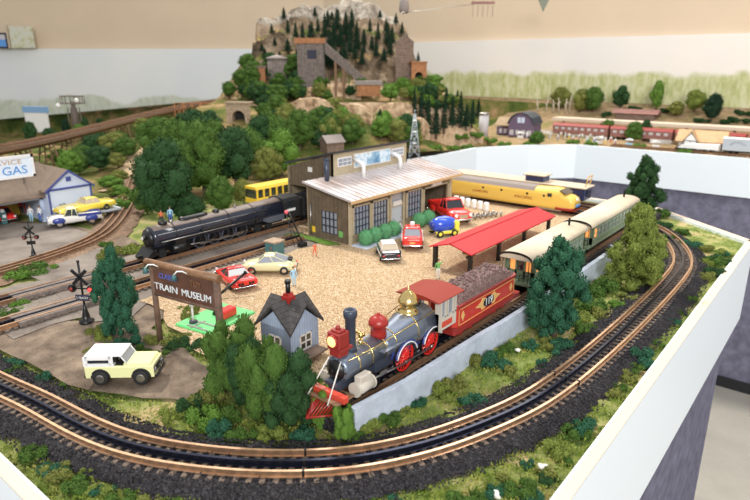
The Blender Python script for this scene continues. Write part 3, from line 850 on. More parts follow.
for zone, where in ((VB, 'on the grass between concrete wall and curved track'), (OB, 'on the outer verge along the white table edge'), (LB, 'on the near corner verge below the curved track'), (RB, 'between the dirt road and the curved track'), (WB, 'around the wooden museum sign'), (SB, 'beside the tracks near the street crossing')):
    for i, (x, y, hp, wp, m) in enumerate(zone):
        same = sum(1 for q in zone if q[4] == m)
        l = 'low %s foam bush %s' % (CN[m], where)
        tree_px('low_bush', 'tuft', 30 + i % 4, m, x, y + 2, hp, wp, l, 'bush', group=l.replace('low ', '').replace('bush', 'bushes') if same > 1 else None, z=0, trunk=False, sink=.002)
# tiny loose flock between the bushes
def flock(name, n, fn, size, m, seed, label, cat='grass'):
    rr = random.Random(seed); b = MB(); vs = []; fs = []
    for _ in range(n):
        p = fn(rr)
        if p is None: continue
        for q in range(5):
            a = rr.uniform(0, 6.28); s = rr.uniform(*size); c = p + Vector((rr.uniform(-1, 1), rr.uniform(-1, 1), 0)) * s * 1.5
            i = len(vs)
            dx, dy = math.cos(a) * s * .5, math.sin(a) * s * .5
            vs += [c + Vector((dx, dy, -.0006)), c - Vector((dx, dy, .0006)), c + Vector((rr.uniform(-.5, .5) * s, rr.uniform(-.5, .5) * s, s * rr.uniform(.5, 1.1)))]
            fs.append((i, i + 1, i + 2))
    b.add(vs, fs)
    return tag(b.build(name, m, recalc=False), label, cat, kind='stuff')
TRK = [Vector((p.x, p.y, 0)) for p in LOOP[::4]]
HARD = [PX((-60,350),(0,322),(95,322),(100,300),(20,250),(-80,262),(-80,215),(60,226),(125,236),(170,262),(190,300),(150,330),(205,365),(232,392),(222,402),(170,404),(120,400),(92,392),(50,378),(28,366),(0,350)), LOT]
def verge(rr):
    px, py = rr.uniform(0, 750), rr.uniform(215, 505)
    p = P(px, py)
    if not inside(p.x, p.y, bound) or p.x < -1.2 or -.465 < p.x < -.362 and p.y > .43: return None
    d = near_line(p, TRK)
    if d < .049 or any(inside(p.x, p.y, h) for h in HARD): return None
    p.z = .001 + .004 * noise.noise(Vector((p.x * 9, p.y * 9, 0)))
    return p
flock('grass_flock', 16000, verge, (.0012, .0034), M['flock'], 9, 'loose green and straw-coloured grass flock on the verges round the big curve')
# pale stones on the verge
for i, (x, y, s, l) in enumerate([(518, 352, .008, 'small pale rock on the grass between concrete wall and curve'), (543, 470, .010, 'pale grey rock on the outer verge between two green bushes'), (495, 497, .010, 'pale pinkish rock at the bottom of the outer verge'), (8, 428, .009, 'pale rock beside the ballast at the near table corner')]):
    p = P(x, y)
    b = MB().ico((0, 0, s * .35), (s * .6, s * .42, s * .35), 2, .6, 1.6, i); o = b.build('rock', M['offwhite'], None, (p.x, p.y, 0)); tag(o, l, 'rock')
# mid-distance woods  (base x, base y, height px, width px, seed, material)
WOODS = [(170,222,78,60,41,'leaf_dark'),(205,198,72,56,42,'leaf_mid'),(236,188,60,50,43,'leaf_dark'),(156,200,52,40,44,'leaf_dark'),(182,190,66,52,41,'leaf_mid'),(222,214,36,34,42,'leaf_mid'),
  (100,170,24,30,43,'leaf_dark'),(80,174,20,26,44,'leaf_mid'),(126,158,20,26,41,'leaf_mid'),(96,160,24,34,42,'leaf_dark'),(160,158,40,44,43,'leaf_mid'),(196,150,40,44,44,'leaf_dark'),(216,160,38,36,41,'leaf_mid'),
  (72,176,24,28,42,'leaf_bright'),(156,180,34,30,42,'leaf_mid'),(250,170,42,44,43,'leaf_mid'),(268,182,34,36,44,'leaf_olive'),(282,176,44,40,41,'leaf_bright'),(262,158,40,40,42,'leaf_dark'),
  (120,150,18,26,44,'leaf_mid'),(60,164,14,24,41,'leaf_bright'),(190,222,30,34,43,'leaf_dark'),(148,214,34,34,41,'leaf_mid'),(244,205,26,24,44,'leaf_olive'),(280,158,40,36,44,'leaf_mid'),(300,150,38,34,42,'leaf_mid')]
WHERE = ['behind the black engine boiler', 'in the wood above the gas station', 'on the slope below the trestle bridge']
for i, (x, y, hp, wp, sd, m) in enumerate(WOODS):
    l = '%s rounded foam tree %s' % (CN[m], 'on the slope behind the museum roof' if x > 239 and y < 190 else 'in the wood behind the black steam engine' if x > 140 else 'in the wood between gas station and trestle bridge')
    tree_px('tree', 'broad', sd, m, x, y, hp, wp, l, 'tree', group=l.replace('tree', 'trees', 1))
rr = random.Random(77)
def scatter(n, x0, x1, y0, y1, hp, wp, mats, where, kind='broad', name='tree', word='bushy tree', cond=None, seeds=(41, 42, 43, 44)):
    k = 0
    while k < n:
        x, y = rr.uniform(x0, x1), rr.uniform(y0, y1)
        if cond and not cond(x, y) or 222 < x < 258 and y < 147: continue
        m = rr.choice(mats); f = rr.uniform(.75, 1.3)
        l = '%s %s %s' % (CN.get(m, 'blackish green'), word, where)
        tree_px(name, kind, rr.choice(seeds), m, x, y, hp * f, wp * f, l, 'tree', group=l + ', one of several', trunk=kind != 'tuft')
        k += 1
scatter(26, 70, 235, 128, 170, 17, 22, ['leaf_mid', 'leaf_dark', 'leaf_olive'], 'on the slope under the trestle bridge', cond=lambda x, y: y > 150 - (x - 70) * .2)
scatter(40, 236, 420, 118, 150, 20, 22, ['leaf_mid', 'leaf_dark', 'leaf_bright', 'leaf_olive', 'leaf_mid'], 'on the hillside between museum and mine', cond=lambda x, y: y > 129 or x < 280)
scatter(14, 60, 150, 180, 212, 10, 18, ['leaf_mid', 'leaf_bright', 'leaf_olive'], 'in the scrub behind the gas station', cond=lambda x, y: x > 105)
# ------------------------------------------------------------------ the old steam train on the straight track (local +x = forwards, along -y in the room)
RZ = .026          # rail top
def spoke_wheel(parent, name, x, y, z, r, red, rim, n=14, w=.0035, tyre_w=.0014):
    o = thing(name, None, None); o.location = (x, y, z); o.parent = parent
    s = 1 if y > 0 else -1
    b = MB()
    ring = lambda ro, ri, y0, y1, m: b.loft([[(ro * math.cos(2 * PI * k / 32), y0, ro * math.sin(2 * PI * k / 32)) for k in range(32)], [(ro * math.cos(2 * PI * k / 32), y1, ro * math.sin(2 * PI * k / 32)) for k in range(32)], [(ri * math.cos(2 * PI * k / 32), y1, ri * math.sin(2 * PI * k / 32)) for k in range(32)], [(ri * math.cos(2 * PI * k / 32), y0, ri * math.sin(2 * PI * k / 32)) for k in range(32)]], m, False, loop=True)
    ring(r, r - tyre_w, -w / 2, w / 2, 0)
    b.build('wheel_tyre', M[rim], o)
    b = MB(); ring(r - tyre_w, r - tyre_w * 2.2, -w * .35, w * .35, 0)
    for k in range(n):
        a = 2 * PI * k / n
        b.cyl((0, 0, 0), ((r - tyre_w * 1.5) * math.cos(a), 0, (r - tyre_w * 1.5) * math.sin(a)), r * .045, r * .04, n=5)
    b.cyl((0, -w * .55, 0), (0, w * .55, 0), r * .2, n=14)
    b.box(-r * .55, -r * .1, -w * .3, w * .3, -r * .3, r * .3, .001)
    b.build('wheel_spokes', M[red], o)
    return o
def small_wheel(b, x, y, z, r, w=.003, m=0):
    b.cyl((x, y - w / 2, z), (x, y + w / 2, z), r, n=18, mat=m)
    s = 1 if y > 0 else -1
    b.cyl((x, y - s * w * .5, z), (x, y - s * w * .9, z), r * 1.12, n=18, mat=m)
    b.cyl((x, y + s * w * .4, z), (x, y + s * w * .9, z), r * .3, n=8, mat=m)
def arc(cx, cz, r, a0, a1, n):
    return [(cx + r * math.cos(R(a0 + (a1 - a0) * k / n)), cz + r * math.sin(R(a0 + (a1 - a0) * k / n))) for k in range(n + 1)]
lo = thing('steam_locomotive', 'old-time steam locomotive with red spoked wheels, grey boiler and glowing lantern', 'locomotive', (EX, .453, RZ), -PI / 2)
# local x: 0 = smokebox front, negative = towards the cab; z from the rail top
BZ, BR = .041, .0165
b = MB(); b.lathe([(.0, .001), (BR * .7, .002), (BR * .97, 0), (BR, -.003), (BR, -.075)], (0, 0, BZ), 32, axis='x'); b.build('boiler', M['gunmetal'], lo)
boil = [(BR, -.075), (BR * 1.02, -.08), (BR * 1.42, -.128), (BR * 1.45, -.132), (BR * 1.45, -.172)]
rings = []
for r, x in boil:
    rings.append([(x, r * math.cos(2 * PI * k / 32), BZ + (r - BR) * .55 + r * math.sin(2 * PI * k / 32)) for k in range(32)])
fb = MB().loft(rings, 0).build('firebox', M['gunmetal'], lo)
for x in (-.022, -.046, -.072):
    b = MB(); b.lathe([(BR * 1.005, x), (BR * 1.035, x), (BR * 1.035, x - .0012), (BR * 1.005, x - .0012)], (0, 0, BZ), 32, axis='x'); tag(b.build('boiler_band', M['brass'], lo), 'thin brass boiler band')
for x, r in ((-.090, BR * 1.11), (-.129, BR * 1.44)):
    b = MB(); b.lathe([(r, x), (r * 1.03, x), (r * 1.03, x - .0012), (r, x - .0012)], (0, 0, BZ + (r - BR) * .55), 32, axis='x'); tag(b.build('boiler_band', M['brass'], lo), 'thin brass boiler band')
b = MB(); b.lathe([(0, .007), (BR * .35, .0065), (BR * .72, .004), (BR * .80, .0), (BR * .8, -.001)], (0, 0, BZ), 28, axis='x')
for k in range(10): b.cyl((.001, BR * .9 * math.cos(k * .628), BZ + BR * .9 * math.sin(k * .628)), (.003, BR * .9 * math.cos(k * .628), BZ + BR * .9 * math.sin(k * .628)), .0008, n=6)
b.cyl((.007, 0, BZ), (.009, 0, BZ), .002, n=8); b.build('smokebox_door', M['black'], lo)
b = MB(); b.lathe([(.0085, BZ + BR - .003), (.0068, BZ + BR + .003), (.0062, BZ + BR + .006), (.0062, .096), (.0075, .0975), (.0082, .100), (.0082, .1045), (.0072, .107), (.0050, .107), (.0050, .085)], (-.024, 0, 0), 24); b.build('smokestack', M['gunmetal_dark'], lo)
# sand dome, steam dome with brass bell
b = MB(); b.lathe([(.0105, BZ + BR - .004), (.0100, BZ + BR + .003), (.0095, BZ + BR + .012), (.0125, BZ + BR + .013), (.0125, BZ + BR + .017), (.0105, BZ + BR + .021), (.006, BZ + BR + .0245), (.0022, BZ + BR + .0262), (.002, BZ + BR + .028), (0, BZ + BR + .0285)], (-.076, 0, 0), 24); b.build('sand_dome', M['red'], lo)
zt = BZ + BR * 1.45 + (BR * .45) * .55
b = MB(); b.lathe([(.0135, zt - .006), (.0135, zt), (.0108, zt + .001), (.0108, zt + .010), (.0135, zt + .011), (.0140, zt + .014), (.0115, zt + .018), (.009, zt + .023), (.004, zt + .027), (.0014, zt + .029), (.0014, zt + .034), (0, zt + .035)], (-.138, 0, 0), 28); tag(b.build('steam_dome', M['brass'], lo), 'polished brass dome and bell')
# headlight
hl = MB()
hl.box(-.012, .006, -.0095, .0095, .069, .088, .0012)
hl.box(-.009, .003, -.007, .007, .088, .0905, .001); hl.cyl((-.003, 0, .09), (-.003, 0, .095), .0035, .002, n=10)
hl.box(-.016, .004, -.011, .011, .0655, .0692, .0006)
hl = hl.build('headlight', M['red_dull'], lo)
tag(MB().lathe([(0, .0100), (.0055, .0095), (.0064, .0086)], (0, 0, .0785), 22, axis='x').build('lamp_glass', M['lamp_glow'], hl), 'glowing amber lamp glass')
MB().lathe([(.0066, .0055), (.0078, .0055), (.0078, .0085), (.0066, .0085)], (0, 0, .0785), 22, axis='x').build('lamp_rim', M['red'], hl)
b = MB(); b.box(-.012, .004, -.008, .008, .058, .0665, .001); b.build('lamp_bracket', M['red_dull'], lo)
# bell stand ornament in front of stack (gilt eagle)
b = MB(); cx = -.042
b.cyl((cx, 0, BZ + BR - .002), (cx, 0, BZ + BR + .006), .004, .0025, n=10); b.ico((cx, 0, BZ + BR + .010), (.003, .003, .005), 1)
for s in (-1, 1): b.loft([[(cx, s * .001, BZ + BR + .008), (cx + .001, s * .001, BZ + BR + .012), (cx - .001, s * .001, BZ + BR + .012)], [(cx, s * .007, BZ + BR + .012), (cx + .001, s * .008, BZ + BR + .017), (cx - .001, s * .006, BZ + BR + .016)]], 0)
b.ico((cx + .003, 0, BZ + BR + .0155), .002, 1); tag(b.build('eagle_ornament', M['brass'], lo), 'gilt eagle on the boiler')
# running boards, handrails, frame
b = MB()
for s in (-1, 1):
    b.box(-.172, -.058, s * .0195 - .0040, s * .0195 + .0040, .0452, .0462)
b.build('running_board', M['gunmetal'], lo)
b = MB()
for s in (-1, 1):
    b.tube([(-.006, s * .013, BZ + .013), (-.05, s * .0165, BZ + .014), (-.10, s * .0205, BZ + .019), (-.165, s * .025, BZ + .026)], .0007, 6)
    for x, y, z in ((-.02, .014, .013), (-.05, .0165, .014), (-.10, .0205, .019), (-.14, .0235, .023)): b.cyl((x, s * (y - .004), BZ + z - .003), (x, s * y, BZ + z), .0006, n=5)
b.build('handrail', M['brass'], lo)
b = MB()
for s in (-1, 1): b.cyl((.003, s * .009, BZ + .014), (.034, s * .016, .016), .0008, n=6)
tag(b.build('smokebox_brace', M['offwhite'], lo), 'slim white braces down to the pilot deck')
b = MB(); b.box(-.20, .012, -.009, .009, .018, .030, .001); b.box(-.175, -.055, -.0125, .0125, .016, .038, .001); b.build('chassis', M['gunmetal_dark'], lo)
for x, r in ((-.106, .0205), (-.164, .0205)):
    for s in (-1, 1):
        spoke_wheel(lo, 'driving_wheel', x, s * .0175, r, r, 'red_bright', 'black', 16)
        b = MB(); pts = [(x + (r + .003) * math.cos(R(a)), s * .0225, r + (r + .003) * math.sin(R(a))) for a in range(12, 170, 8)]
        b.tube(pts, .0014, 6); sp_ = b.build('splasher', M['blue_dark'], lo)
        b = MB(); b.tube([(q[0], s * .0238, q[2]) for q in [(x + (r + .001) * math.cos(R(a)), 0, r + (r + .001) * math.sin(R(a))) for a in range(12, 170, 8)]], .0009, 6); tag(b.build('wheel_arch_stripe', M['white'], lo), 'white stripe over the wheel arch')
        pl = [(x + (r + .003) * math.cos(R(a)), r + (r + .003) * math.sin(R(a))) for a in range(0, 181, 12)] + [(x - r - .004, .040), (x + r + .004, .040)]
        MB().prism([(x + (r + .004) * math.cos(R(a)), r + (r + .004) * math.sin(R(a))) for a in range(10, 171, 10)], s * .0150, s * .0158, 'y').build('splasher_panel', M['blue_dark'], lo)
for s in (-1, 1):
    b = MB(); b.box(-.168, -.102, s * .0212 - .0008, s * .0212 + .0008, .0125, .0150); b.cyl((-.106, s * .019, .0138), (-.106, s * .0228, .0138), .0022, n=10); b.cyl((-.164, s * .019, .0138), (-.164, s * .0228, .0138), .0022, n=10)
    b.cyl((-.106, s * .023, .0142), (-.038, s * .0235, .021), .0011, n=6)
    b.cyl((-.058, s * .0235, .021), (-.018, s * .0235, .021), .0009, n=6); b.box(-.062, -.05, s * .0235 - .001, s * .0235 + .001, .0185, .0235); tag(b.build('side_rod', M['steel'], lo), 'steel connecting rods')
for s in (-1, 1):
    b = MB(); b.cyl((-.032, s * .0235, .021), (-.004, s * .0235, .021), .0082, n=20); b.cyl((-.033, s * .0235, .021), (-.031, s * .0235, .021), .009, n=20); b.cyl((-.005, s * .0235, .021), (-.003, s * .0235, .021), .009, n=20)
    b.box(-.028, -.008, s * .0235 - .005, s * .0235 + .005, .027, .036, .001); tag(b.build('cylinder', M['beige'], lo), 'cream steam cylinder')
    for x in (-.048, .010):
        b = MB(); small_wheel(b, x, s * .0165, .0095, .0095); b.build('leading_wheel', M['black'], lo)
# pilot (cowcatcher)
b = MB(); b.box(.014, .022, -.030, .030, .016, .024, .0006); b.build('buffer_beam', M['red_orange'], lo)
b = MB()
for k in range(15):
    t = k / 14 * 2 - 1
    b.cyl((.022, t * .027, .018), (.050 - abs(t) * .026, t * .017, .003), .0011, n=5)
b.tube([(.024, .022, .0025), (.051, 0, .0025), (.024, -.022, .0025)], .0013, 6); b.build('cowcatcher', M['red'], lo)
b = MB(); b.box(.0, .03, -.0265, .0265, .0155, .0175, .0004); b.build('pilot_deck', M['rust'], lo)
# cab
cab = MB()
x0, x1 = -.172, -.214
for s in (-1, 1):
    y = s * .0265
    cab.box(x1, x0, y - .001, y + .001, .033, .052)
    cab.box(x1, x0, y - .001, y + .001, .074, .0790)
    for x in (x0 - .0015, x0 - .015, x0 - .0205, x0 - .034, x1 + .0015): cab.box(x - .0015, x + .0015, y - .001, y + .001, .05, .076)
    cab.box(x0 - .001, x0 + .001, s * .0265 - .005 - .001 * s, s * .0265 + .005 - .001 * s, .033, .0785)
cab.box(x0 - .001, x0 + .001, -.0265, .0265, .033, .058); cab.box(x0 - .001, x0 + .001, -.0265, .0265, .077, .0790)
cab.box(x0 - .001, x0 + .001, -.0012, .0012, .056, .078)
cab.build('cab', M['beige'], lo)
MB().box(x1, x0, -.0255, .0255, .031, .034).build('cab_floor', M['rust'], lo)
b = MB(); b.prism([(-.0345, .0790)] + [(-.0345 + .069 * k / 10, .0802 + .0050 * math.sin(PI * k / 10)) for k in range(11)] + [(.0345, .0790)], x1 - .008, x0 + .014, 'x'); b.build('cab_roof', M['roof_brick'], lo)
for s in (-1, 1):
    MB().box(x0 - .031, x0 - .006, s * .0278 - .0003, s * .0278 + .0003, .037, .045).build('name_panel', M['red_orange'], lo)
    b = MB()
    for wx0, wx1 in ((x0 - .0135, x0 - .003), (x0 - .0325, x0 - .022)): b.box(wx0, wx1, s * .0262 - .0002, s * .0262 + .0002, .052, .074)
    b.build('cab_window', M['glass_pale'], lo)
# tender
te = thing('tender', 'red locomotive tender number 119 heaped with dark coal', 'tender', (EX, .672, RZ), -PI / 2)
rp = lambda x0, x1, w, z0, z1, c: MB().loft([[(x, y, z) for x, y in [(x1 - c, -w), (x1, -w + c), (x1, w - c), (x1 - c, w), (x0 + c, w), (x0, w - c), (x0, -w + c), (x0 + c, -w)]] for z in (z0, z1)], 0, False)
rp(-.182, 0, .0255, .020, .0495, .007).build('tank', M['red_tender'], te)
rp(-.184, .002, .0275, .0495, .0535, .007).build('tank_flange', M['red_dull'], te)
rp(-.192, .012, .0300, .0145, .0205, .002).build('deck', M['red_dull'], te)
b = MB(); b.box(-.18, 0, -.019, .019, .010, .015); tag(b.build('frame', M['black'], te), 'black underframe')
b = MB()
nx, ny = 40, 16
vs = []; rr = random.Random(2)
for i in range(nx + 1):
    for j in range(ny + 1):
        u, v = i / nx, j / ny
        e = min(u, 1 - u) * 6; f = min(v, 1 - v) * 5
        z = .053 + .0165 * min(1, e) ** .6 * min(1, f) ** .6 + rr.uniform(-.0012, .0014) * min(1, min(e, f) * 3)
        vs.append((-.180 + .176 * u, -.0245 + .049 * v, z))
b.add(vs, [(i * (ny + 1) + j, (i + 1) * (ny + 1) + j, (i + 1) * (ny + 1) + j + 1, i * (ny + 1) + j + 1) for i in range(nx) for j in range(ny)])
for _ in range(260):
    u, v = rr.random(), rr.random()
    e = min(u, 1 - u) * 6; f = min(v, 1 - v) * 5
    b.ico((-.178 + .172 * u, -.023 + .046 * v, .054 + .0165 * min(1, e) ** .6 * min(1, f) ** .6), rr.uniform(.0012, .003), 1, .5, 1, _, smooth=False)
cl = b.build('coal_load', M['coal'], te); tag(cl, 'heaped brown-black coal', kind='stuff')
for s in (-1, 1):
    b = MB(); y = s * .0258
    for (a0, a1, c0, c1) in ((-.176, -.006, .0462, .0472), (-.176, -.006, .0225, .0235), (-.176, -.175, .0225, .0472), (-.007, -.006, .0225, .0472)): b.box(a0, a1, y - .0003, y + .0003, c0, c1)
    for cx in (-.165, -.017):
        b.prism([(cx - .005, .035), (cx, .043), (cx + .005, .035), (cx, .027)], y - .0003, y + .0003, 'y')
    st = [(-.122, .035), (-.110, .0385), (-.106, .0435), (-.091, .0395), (-.076, .0435), (-.072, .0385), (-.060, .035), (-.072, .0315), (-.076, .0265), (-.091, .0305), (-.106, .0265), (-.110, .0315)]
    b.prism([((x + .091) * 1.25 - .091, (z - .035) * 1.15 + .035) for x, z in st], y - .0004, y + .0004, 'y'); tag(b.build('gilt_decoration', M['gold'], te), 'gilt panel lines and star')
    b = MB(); b.prism([(-.091 + .0165 * math.cos(2 * PI * k / 8 + PI / 8), .035 + .0088 * math.sin(2 * PI * k / 8 + PI / 8)) for k in range(8)], y - .0008, y + .0008, 'y'); b.build('number_plate', M['black'], te)
    text('number', '119', .0165, M['letter_white'], te, face_M((-.091, s * .0268, .035), (-s, 0, 0), (0, 0, 1)), .0002, sx=.95)
for cx in (-.142, -.04):
    b = MB()
    for s in (-1, 1):
        b.box(cx - .022, cx + .022, s * .021 - .001, s * .021 + .001, .007, .012, .0005)
    b.box(cx - .004, cx + .004, -.02, .02, .008, .012); tr = b.build('truck', M['black'], te)
    for dx in (-.014, .014):
        for s in (-1, 1):
            w = MB(); small_wheel(w, cx + dx, s * .0165, .0085, .0085); w.build('wheel', M['red'], tr)
# coaches
def coach(label, y0, loc_l=.262, tag_lit=True):
    c = thing('passenger_coach', label, 'coach', (EX, y0 + loc_l / 2, RZ), -PI / 2)
    Lc = loc_l; W = .0275; h = Lc / 2
    b = MB()
    zb, zs, zw0, zw1, ze = .014, .020, .0345, .0535, .0605
    # sides with window openings
    nw = 12; xs0, xs1 = -h + .022, h - .022
    step = (xs1 - xs0) / nw
    for s in (-1, 1):
        y = s * W
        b.box(xs0 - .002, xs1 + .002, y - .0008, y + .0008, zs, zw0)
        b.box(xs0 - .002, xs1 + .002, y - .0008, y + .0008, zw1, ze)
        for k in range(nw + 1):
            x = xs0 + k * step
            b.box(x - .0030, x + .0030, y - .0008, y + .0008, zw0, zw1)
    for e in (-1, 1):
        x = e * (h - .022)
        for a0, a1 in ((-W, -.020), (-.0095, -.0060), (.0060, .0095), (.020, W)): b.box(x - .0008, x + .0008, a0, a1, zs, .061)
        b.box(x - .0008, x + .0008, -W, W, zs, .034); b.box(x - .0008, x + .0008, -W, W, .053, .0612)
    b.build('body', M['green_coach'], c)
    b = MB()
    for s in (-1, 1):
        y = s * (W + .0006)
        b.box(xs0 - .002, xs1 + .002, y - .0006, y + .0006, .0315, .0330); b.box(xs0 - .002, xs1 + .002, y - .0006, y + .0006, .0535, .0548); b.box(xs0 - .003, xs1 + .003, y - .0006, y + .0006, .0195, .0212)
    b.build('trim_strip', M['green_trim'], c)
    # glazing, warm light inside
    for s in (-1, 1):
        for k in range(nw):
            x = xs0 + (k + .5) * step
            m = M['lit_window'] if k == nw - 1 else M['glass_pale']
            g = MB().box(x - step / 2 + .003, x + step / 2 - .003, s * (W - .001) - .0003, s * (W - .001) + .0003, zw0, zw1).build('window_pane', m, c)
            f = MB()
            for (a0, a1, c0, c1) in ((x - step / 2 + .003, x + step / 2 - .003, .0425, .0435),): f.box(a0, a1, s * W - .0005, s * W + .0005, c0, c1)
            f.build('window_bar', M['green_trim'], g)
    for e in (-1, 1):
        for y in (-.0145, 0, .0145):
            x = e * (h - .0225)
            wd = .0045 if y else .0055
            MB().box(x - .0003, x + .0003, y - wd, y + wd, .034, .053).build('end_window', M['lit_window'] if y else M['glass'], c)
    # floor, platforms, roof
    MB().box(-h, h, -W + .001, W - .001, zb, zs, .0008).build('floor_frame', M['green_coach'], c)
    prof = [(-W - .0025, .0595)] + [(-(W + .0025) * math.cos(PI * k / 16), .0605 + .0115 * math.sin(PI * k / 16) ** .8) for k in range(17)] + [(W + .0025, .0595)]
    MB().prism(prof, -h - .001, h + .001, 'x', 0, True).build('roof', M['coach_roof'], c)
    for e in (-1, 1):
        f = MB(); x = e * (h + .0012)
        ro = [(-(W + .0028) * math.cos(PI * k / 16), .0608 + .0120 * math.sin(PI * k / 16) ** .8) for k in range(17)]
        ri = [(p * .95, (z - .0588) * .88 + .0568) for p, z in ro]
        f.loft([[(x - .0006, y, z) for y, z in ro], [(x + .0006, y, z) for y, z in ro], [(x + .0006, y, z) for y, z in ri], [(x - .0006, y, z) for y, z in ri]], 0, False, loop=True, closed=False)
        f.build('roof_arch', M['black'], c)
        f = MB()
        for s in (-1, 1):
            xx = e * (h - .002)
            f.cyl((xx, s * .024, zs), (xx, s * .024, .058), .0007, n=6)
            f.tube([(xx, s * .024, .033), (xx, s * .008, .033), (xx, s * .008, zs)], .0007, 6); f.tube([(xx, s * .016, .033), (xx, s * .016, zs)], .0005, 5)
        f.build('platform_railing', M['black'], c)
        MB().cyl((-h + .03, 0, .070), (-h + .03, 0, .086), .0022, n=10).build('stove_pipe', M['black'], c)
    for cx in (-h + .045, h - .045):
        b = MB()
        for s in (-1, 1): b.box(cx - .024, cx + .024, s * .0205 - .0012, s * .0205 + .0012, .007, .013, .0005)
        b.box(cx - .004, cx + .004, -.02, .02, .008, .0145); tr = b.build('truck', M['black'], c)
        for dx in (-.015, .015):
            for s in (-1, 1):
                w = MB(); small_wheel(w, cx + dx, s * .0165, .0085, .0085); w.build('wheel', M['black_matte'], tr)
    return c
coach('green passenger coach with cream roof coupled behind the red coal tender', .902)
coach('green passenger coach with cream roof, last in the old steam train', 1.180, .325)
# ------------------------------------------------------------------ museum building
MX, MY0, MY1, MW = -.872, .990, 1.424, .20
mu = thing('museum_building', 'brown board-sided train museum with big metal roof and blue roof-top mural', 'building', (0, 0, 0))
ez = .110; rz_ = .137; XB = -1.0
def hole_wall_y(b, x, y0, y1, z0, z1, holes, th=.004):
    """a wall in the plane x, running along y, with openings (ya, yb, za, zb)"""
    ys = sorted({y0, y1, *[h[0] for h in holes], *[h[1] for h in holes]})
    for a, c in zip(ys, ys[1:]):
        hs = sorted([(h[2], h[3]) for h in holes if h[0] <= a + 1e-6 and h[1] >= c - 1e-6])
        z = z0
        for za, zb in hs:
            if za > z: b.box(x - th, x, a, c, z, za)
            z = zb
        if z < z1: b.box(x - th, x, a, c, z, z1)
def hole_wall_x(b, y, x0, x1, z0, z1, holes, th=.004):
    xs = sorted({x0, x1, *[h[0] for h in holes], *[h[1] for h in holes]})
    for a, c in zip(xs, xs[1:]):
        hs = sorted([(h[2], h[3]) for h in holes if h[0] <= a + 1e-6 and h[1] >= c - 1e-6])
        z = z0
        for za, zb in hs:
            if za > z: b.box(a, c, y, y + th, z, za)
            z = zb
        if z < z1: b.box(a, c, y, y + th, z, z1)
FW = [(1.006, 1.064, .026, .090), (1.076, 1.132, .026, .090), (1.148, 1.196, .002, .098), (1.215, 1.277, .026, .092), (1.291, 1.404, .0, .088)]
b = MB(); hole_wall_y(b, MX, MY0, MY1, 0, ez, FW); b.build('front_wall', M['museum_wall'], mu)
SW = [(-.958, -.908, .022, .075)]
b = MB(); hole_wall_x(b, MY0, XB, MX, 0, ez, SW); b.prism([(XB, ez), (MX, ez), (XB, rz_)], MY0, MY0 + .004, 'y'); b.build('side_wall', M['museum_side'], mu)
MB().box(XB - .004, XB, MY0, MY1, 0, rz_).build('rear_wall', M['museum_wall'], mu)
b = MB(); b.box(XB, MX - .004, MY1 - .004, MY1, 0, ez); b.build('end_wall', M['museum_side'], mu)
b = MB()
b.box(MX - .001, MX + .002, MY0 - .001, MY0 + .010, 0, ez); b.box(MX - .001, MX + .002, MY1 - .01, MY1 + .001, 0, ez); b.box(MX - .001, MX + .002, MY0, MY1, ez - .010, ez)
for (a, c, z0, z1) in FW:
    b.box(MX - .001, MX + .0025, a - .005, a, z0, z1 + .004); b.box(MX - .001, MX + .0025, c, c + .005, z0, z1 + .004); b.box(MX - .001, MX + .0025, a - .005, c + .005, z1, z1 + .004)
b.build('trim_board', M['museum_trim'], mu)
for k in (0, 1, 3):
    a, c, z0, z1 = FW[k]
    w = MB().box(MX - .004, MX - .0032, a, c, z0, z1).build('window', M['glass_pale'], mu)
    f = MB()
    for q in range(6): y = a + (c - a) * q / 5; f.box(MX - .0032, MX - .0012, y - .0009, y + .0009, z0, z1)
    for q in range(5): z = z0 + (z1 - z0) * q / 4; f.box(MX - .0032, MX - .0012, a, c, z - .0008, z + .0008)
    f.build('window_grid', M['gunmetal_dark'], w)
a, c, z0, z1 = SW[0]
w = MB().box(a, c, MY0 + .003, MY0 + .0038, z0, z1).build('window', M['glass_pale'], mu)
f = MB()
for q in range(5): x = a + (c - a) * q / 4; f.box(x - .001, x + .001, MY0 + .0002, MY0 + .003, z0, z1)
for q in range(4): z = z0 + (z1 - z0) * q / 3; f.box(a, c, MY0 + .0002, MY0 + .003, z - .001, z + .001)
f.build('window_grid', M['c_dark'], w)
a, c, z0, z1 = FW[2]
d = MB().box(MX - .004, MX - .0025, a, c, .002, .064, .0003).build('entrance_door', M['trailer'], mu); MB().ico((MX - .0015, c - .006, .032), .0016, 1).build('door_knob', M['brass'], d)
w = MB().box(MX - .004, MX - .003, a, c, .072, z1).build('transom_window', M['glass_pale'], mu)
MB().box(MX - .004, MX + .001, a, c, .064, .072).build('door_lintel', M['museum_trim'], mu)
MB().box(MX - .001, MX + .0025, a + .008, c - .008, .067, .078).build('name_sign', M['offwhite'], mu)
MB().box(MX - .004, MX + .004, 1.325, 1.370, .092, .104).build('notice_board', M['white'], mu)
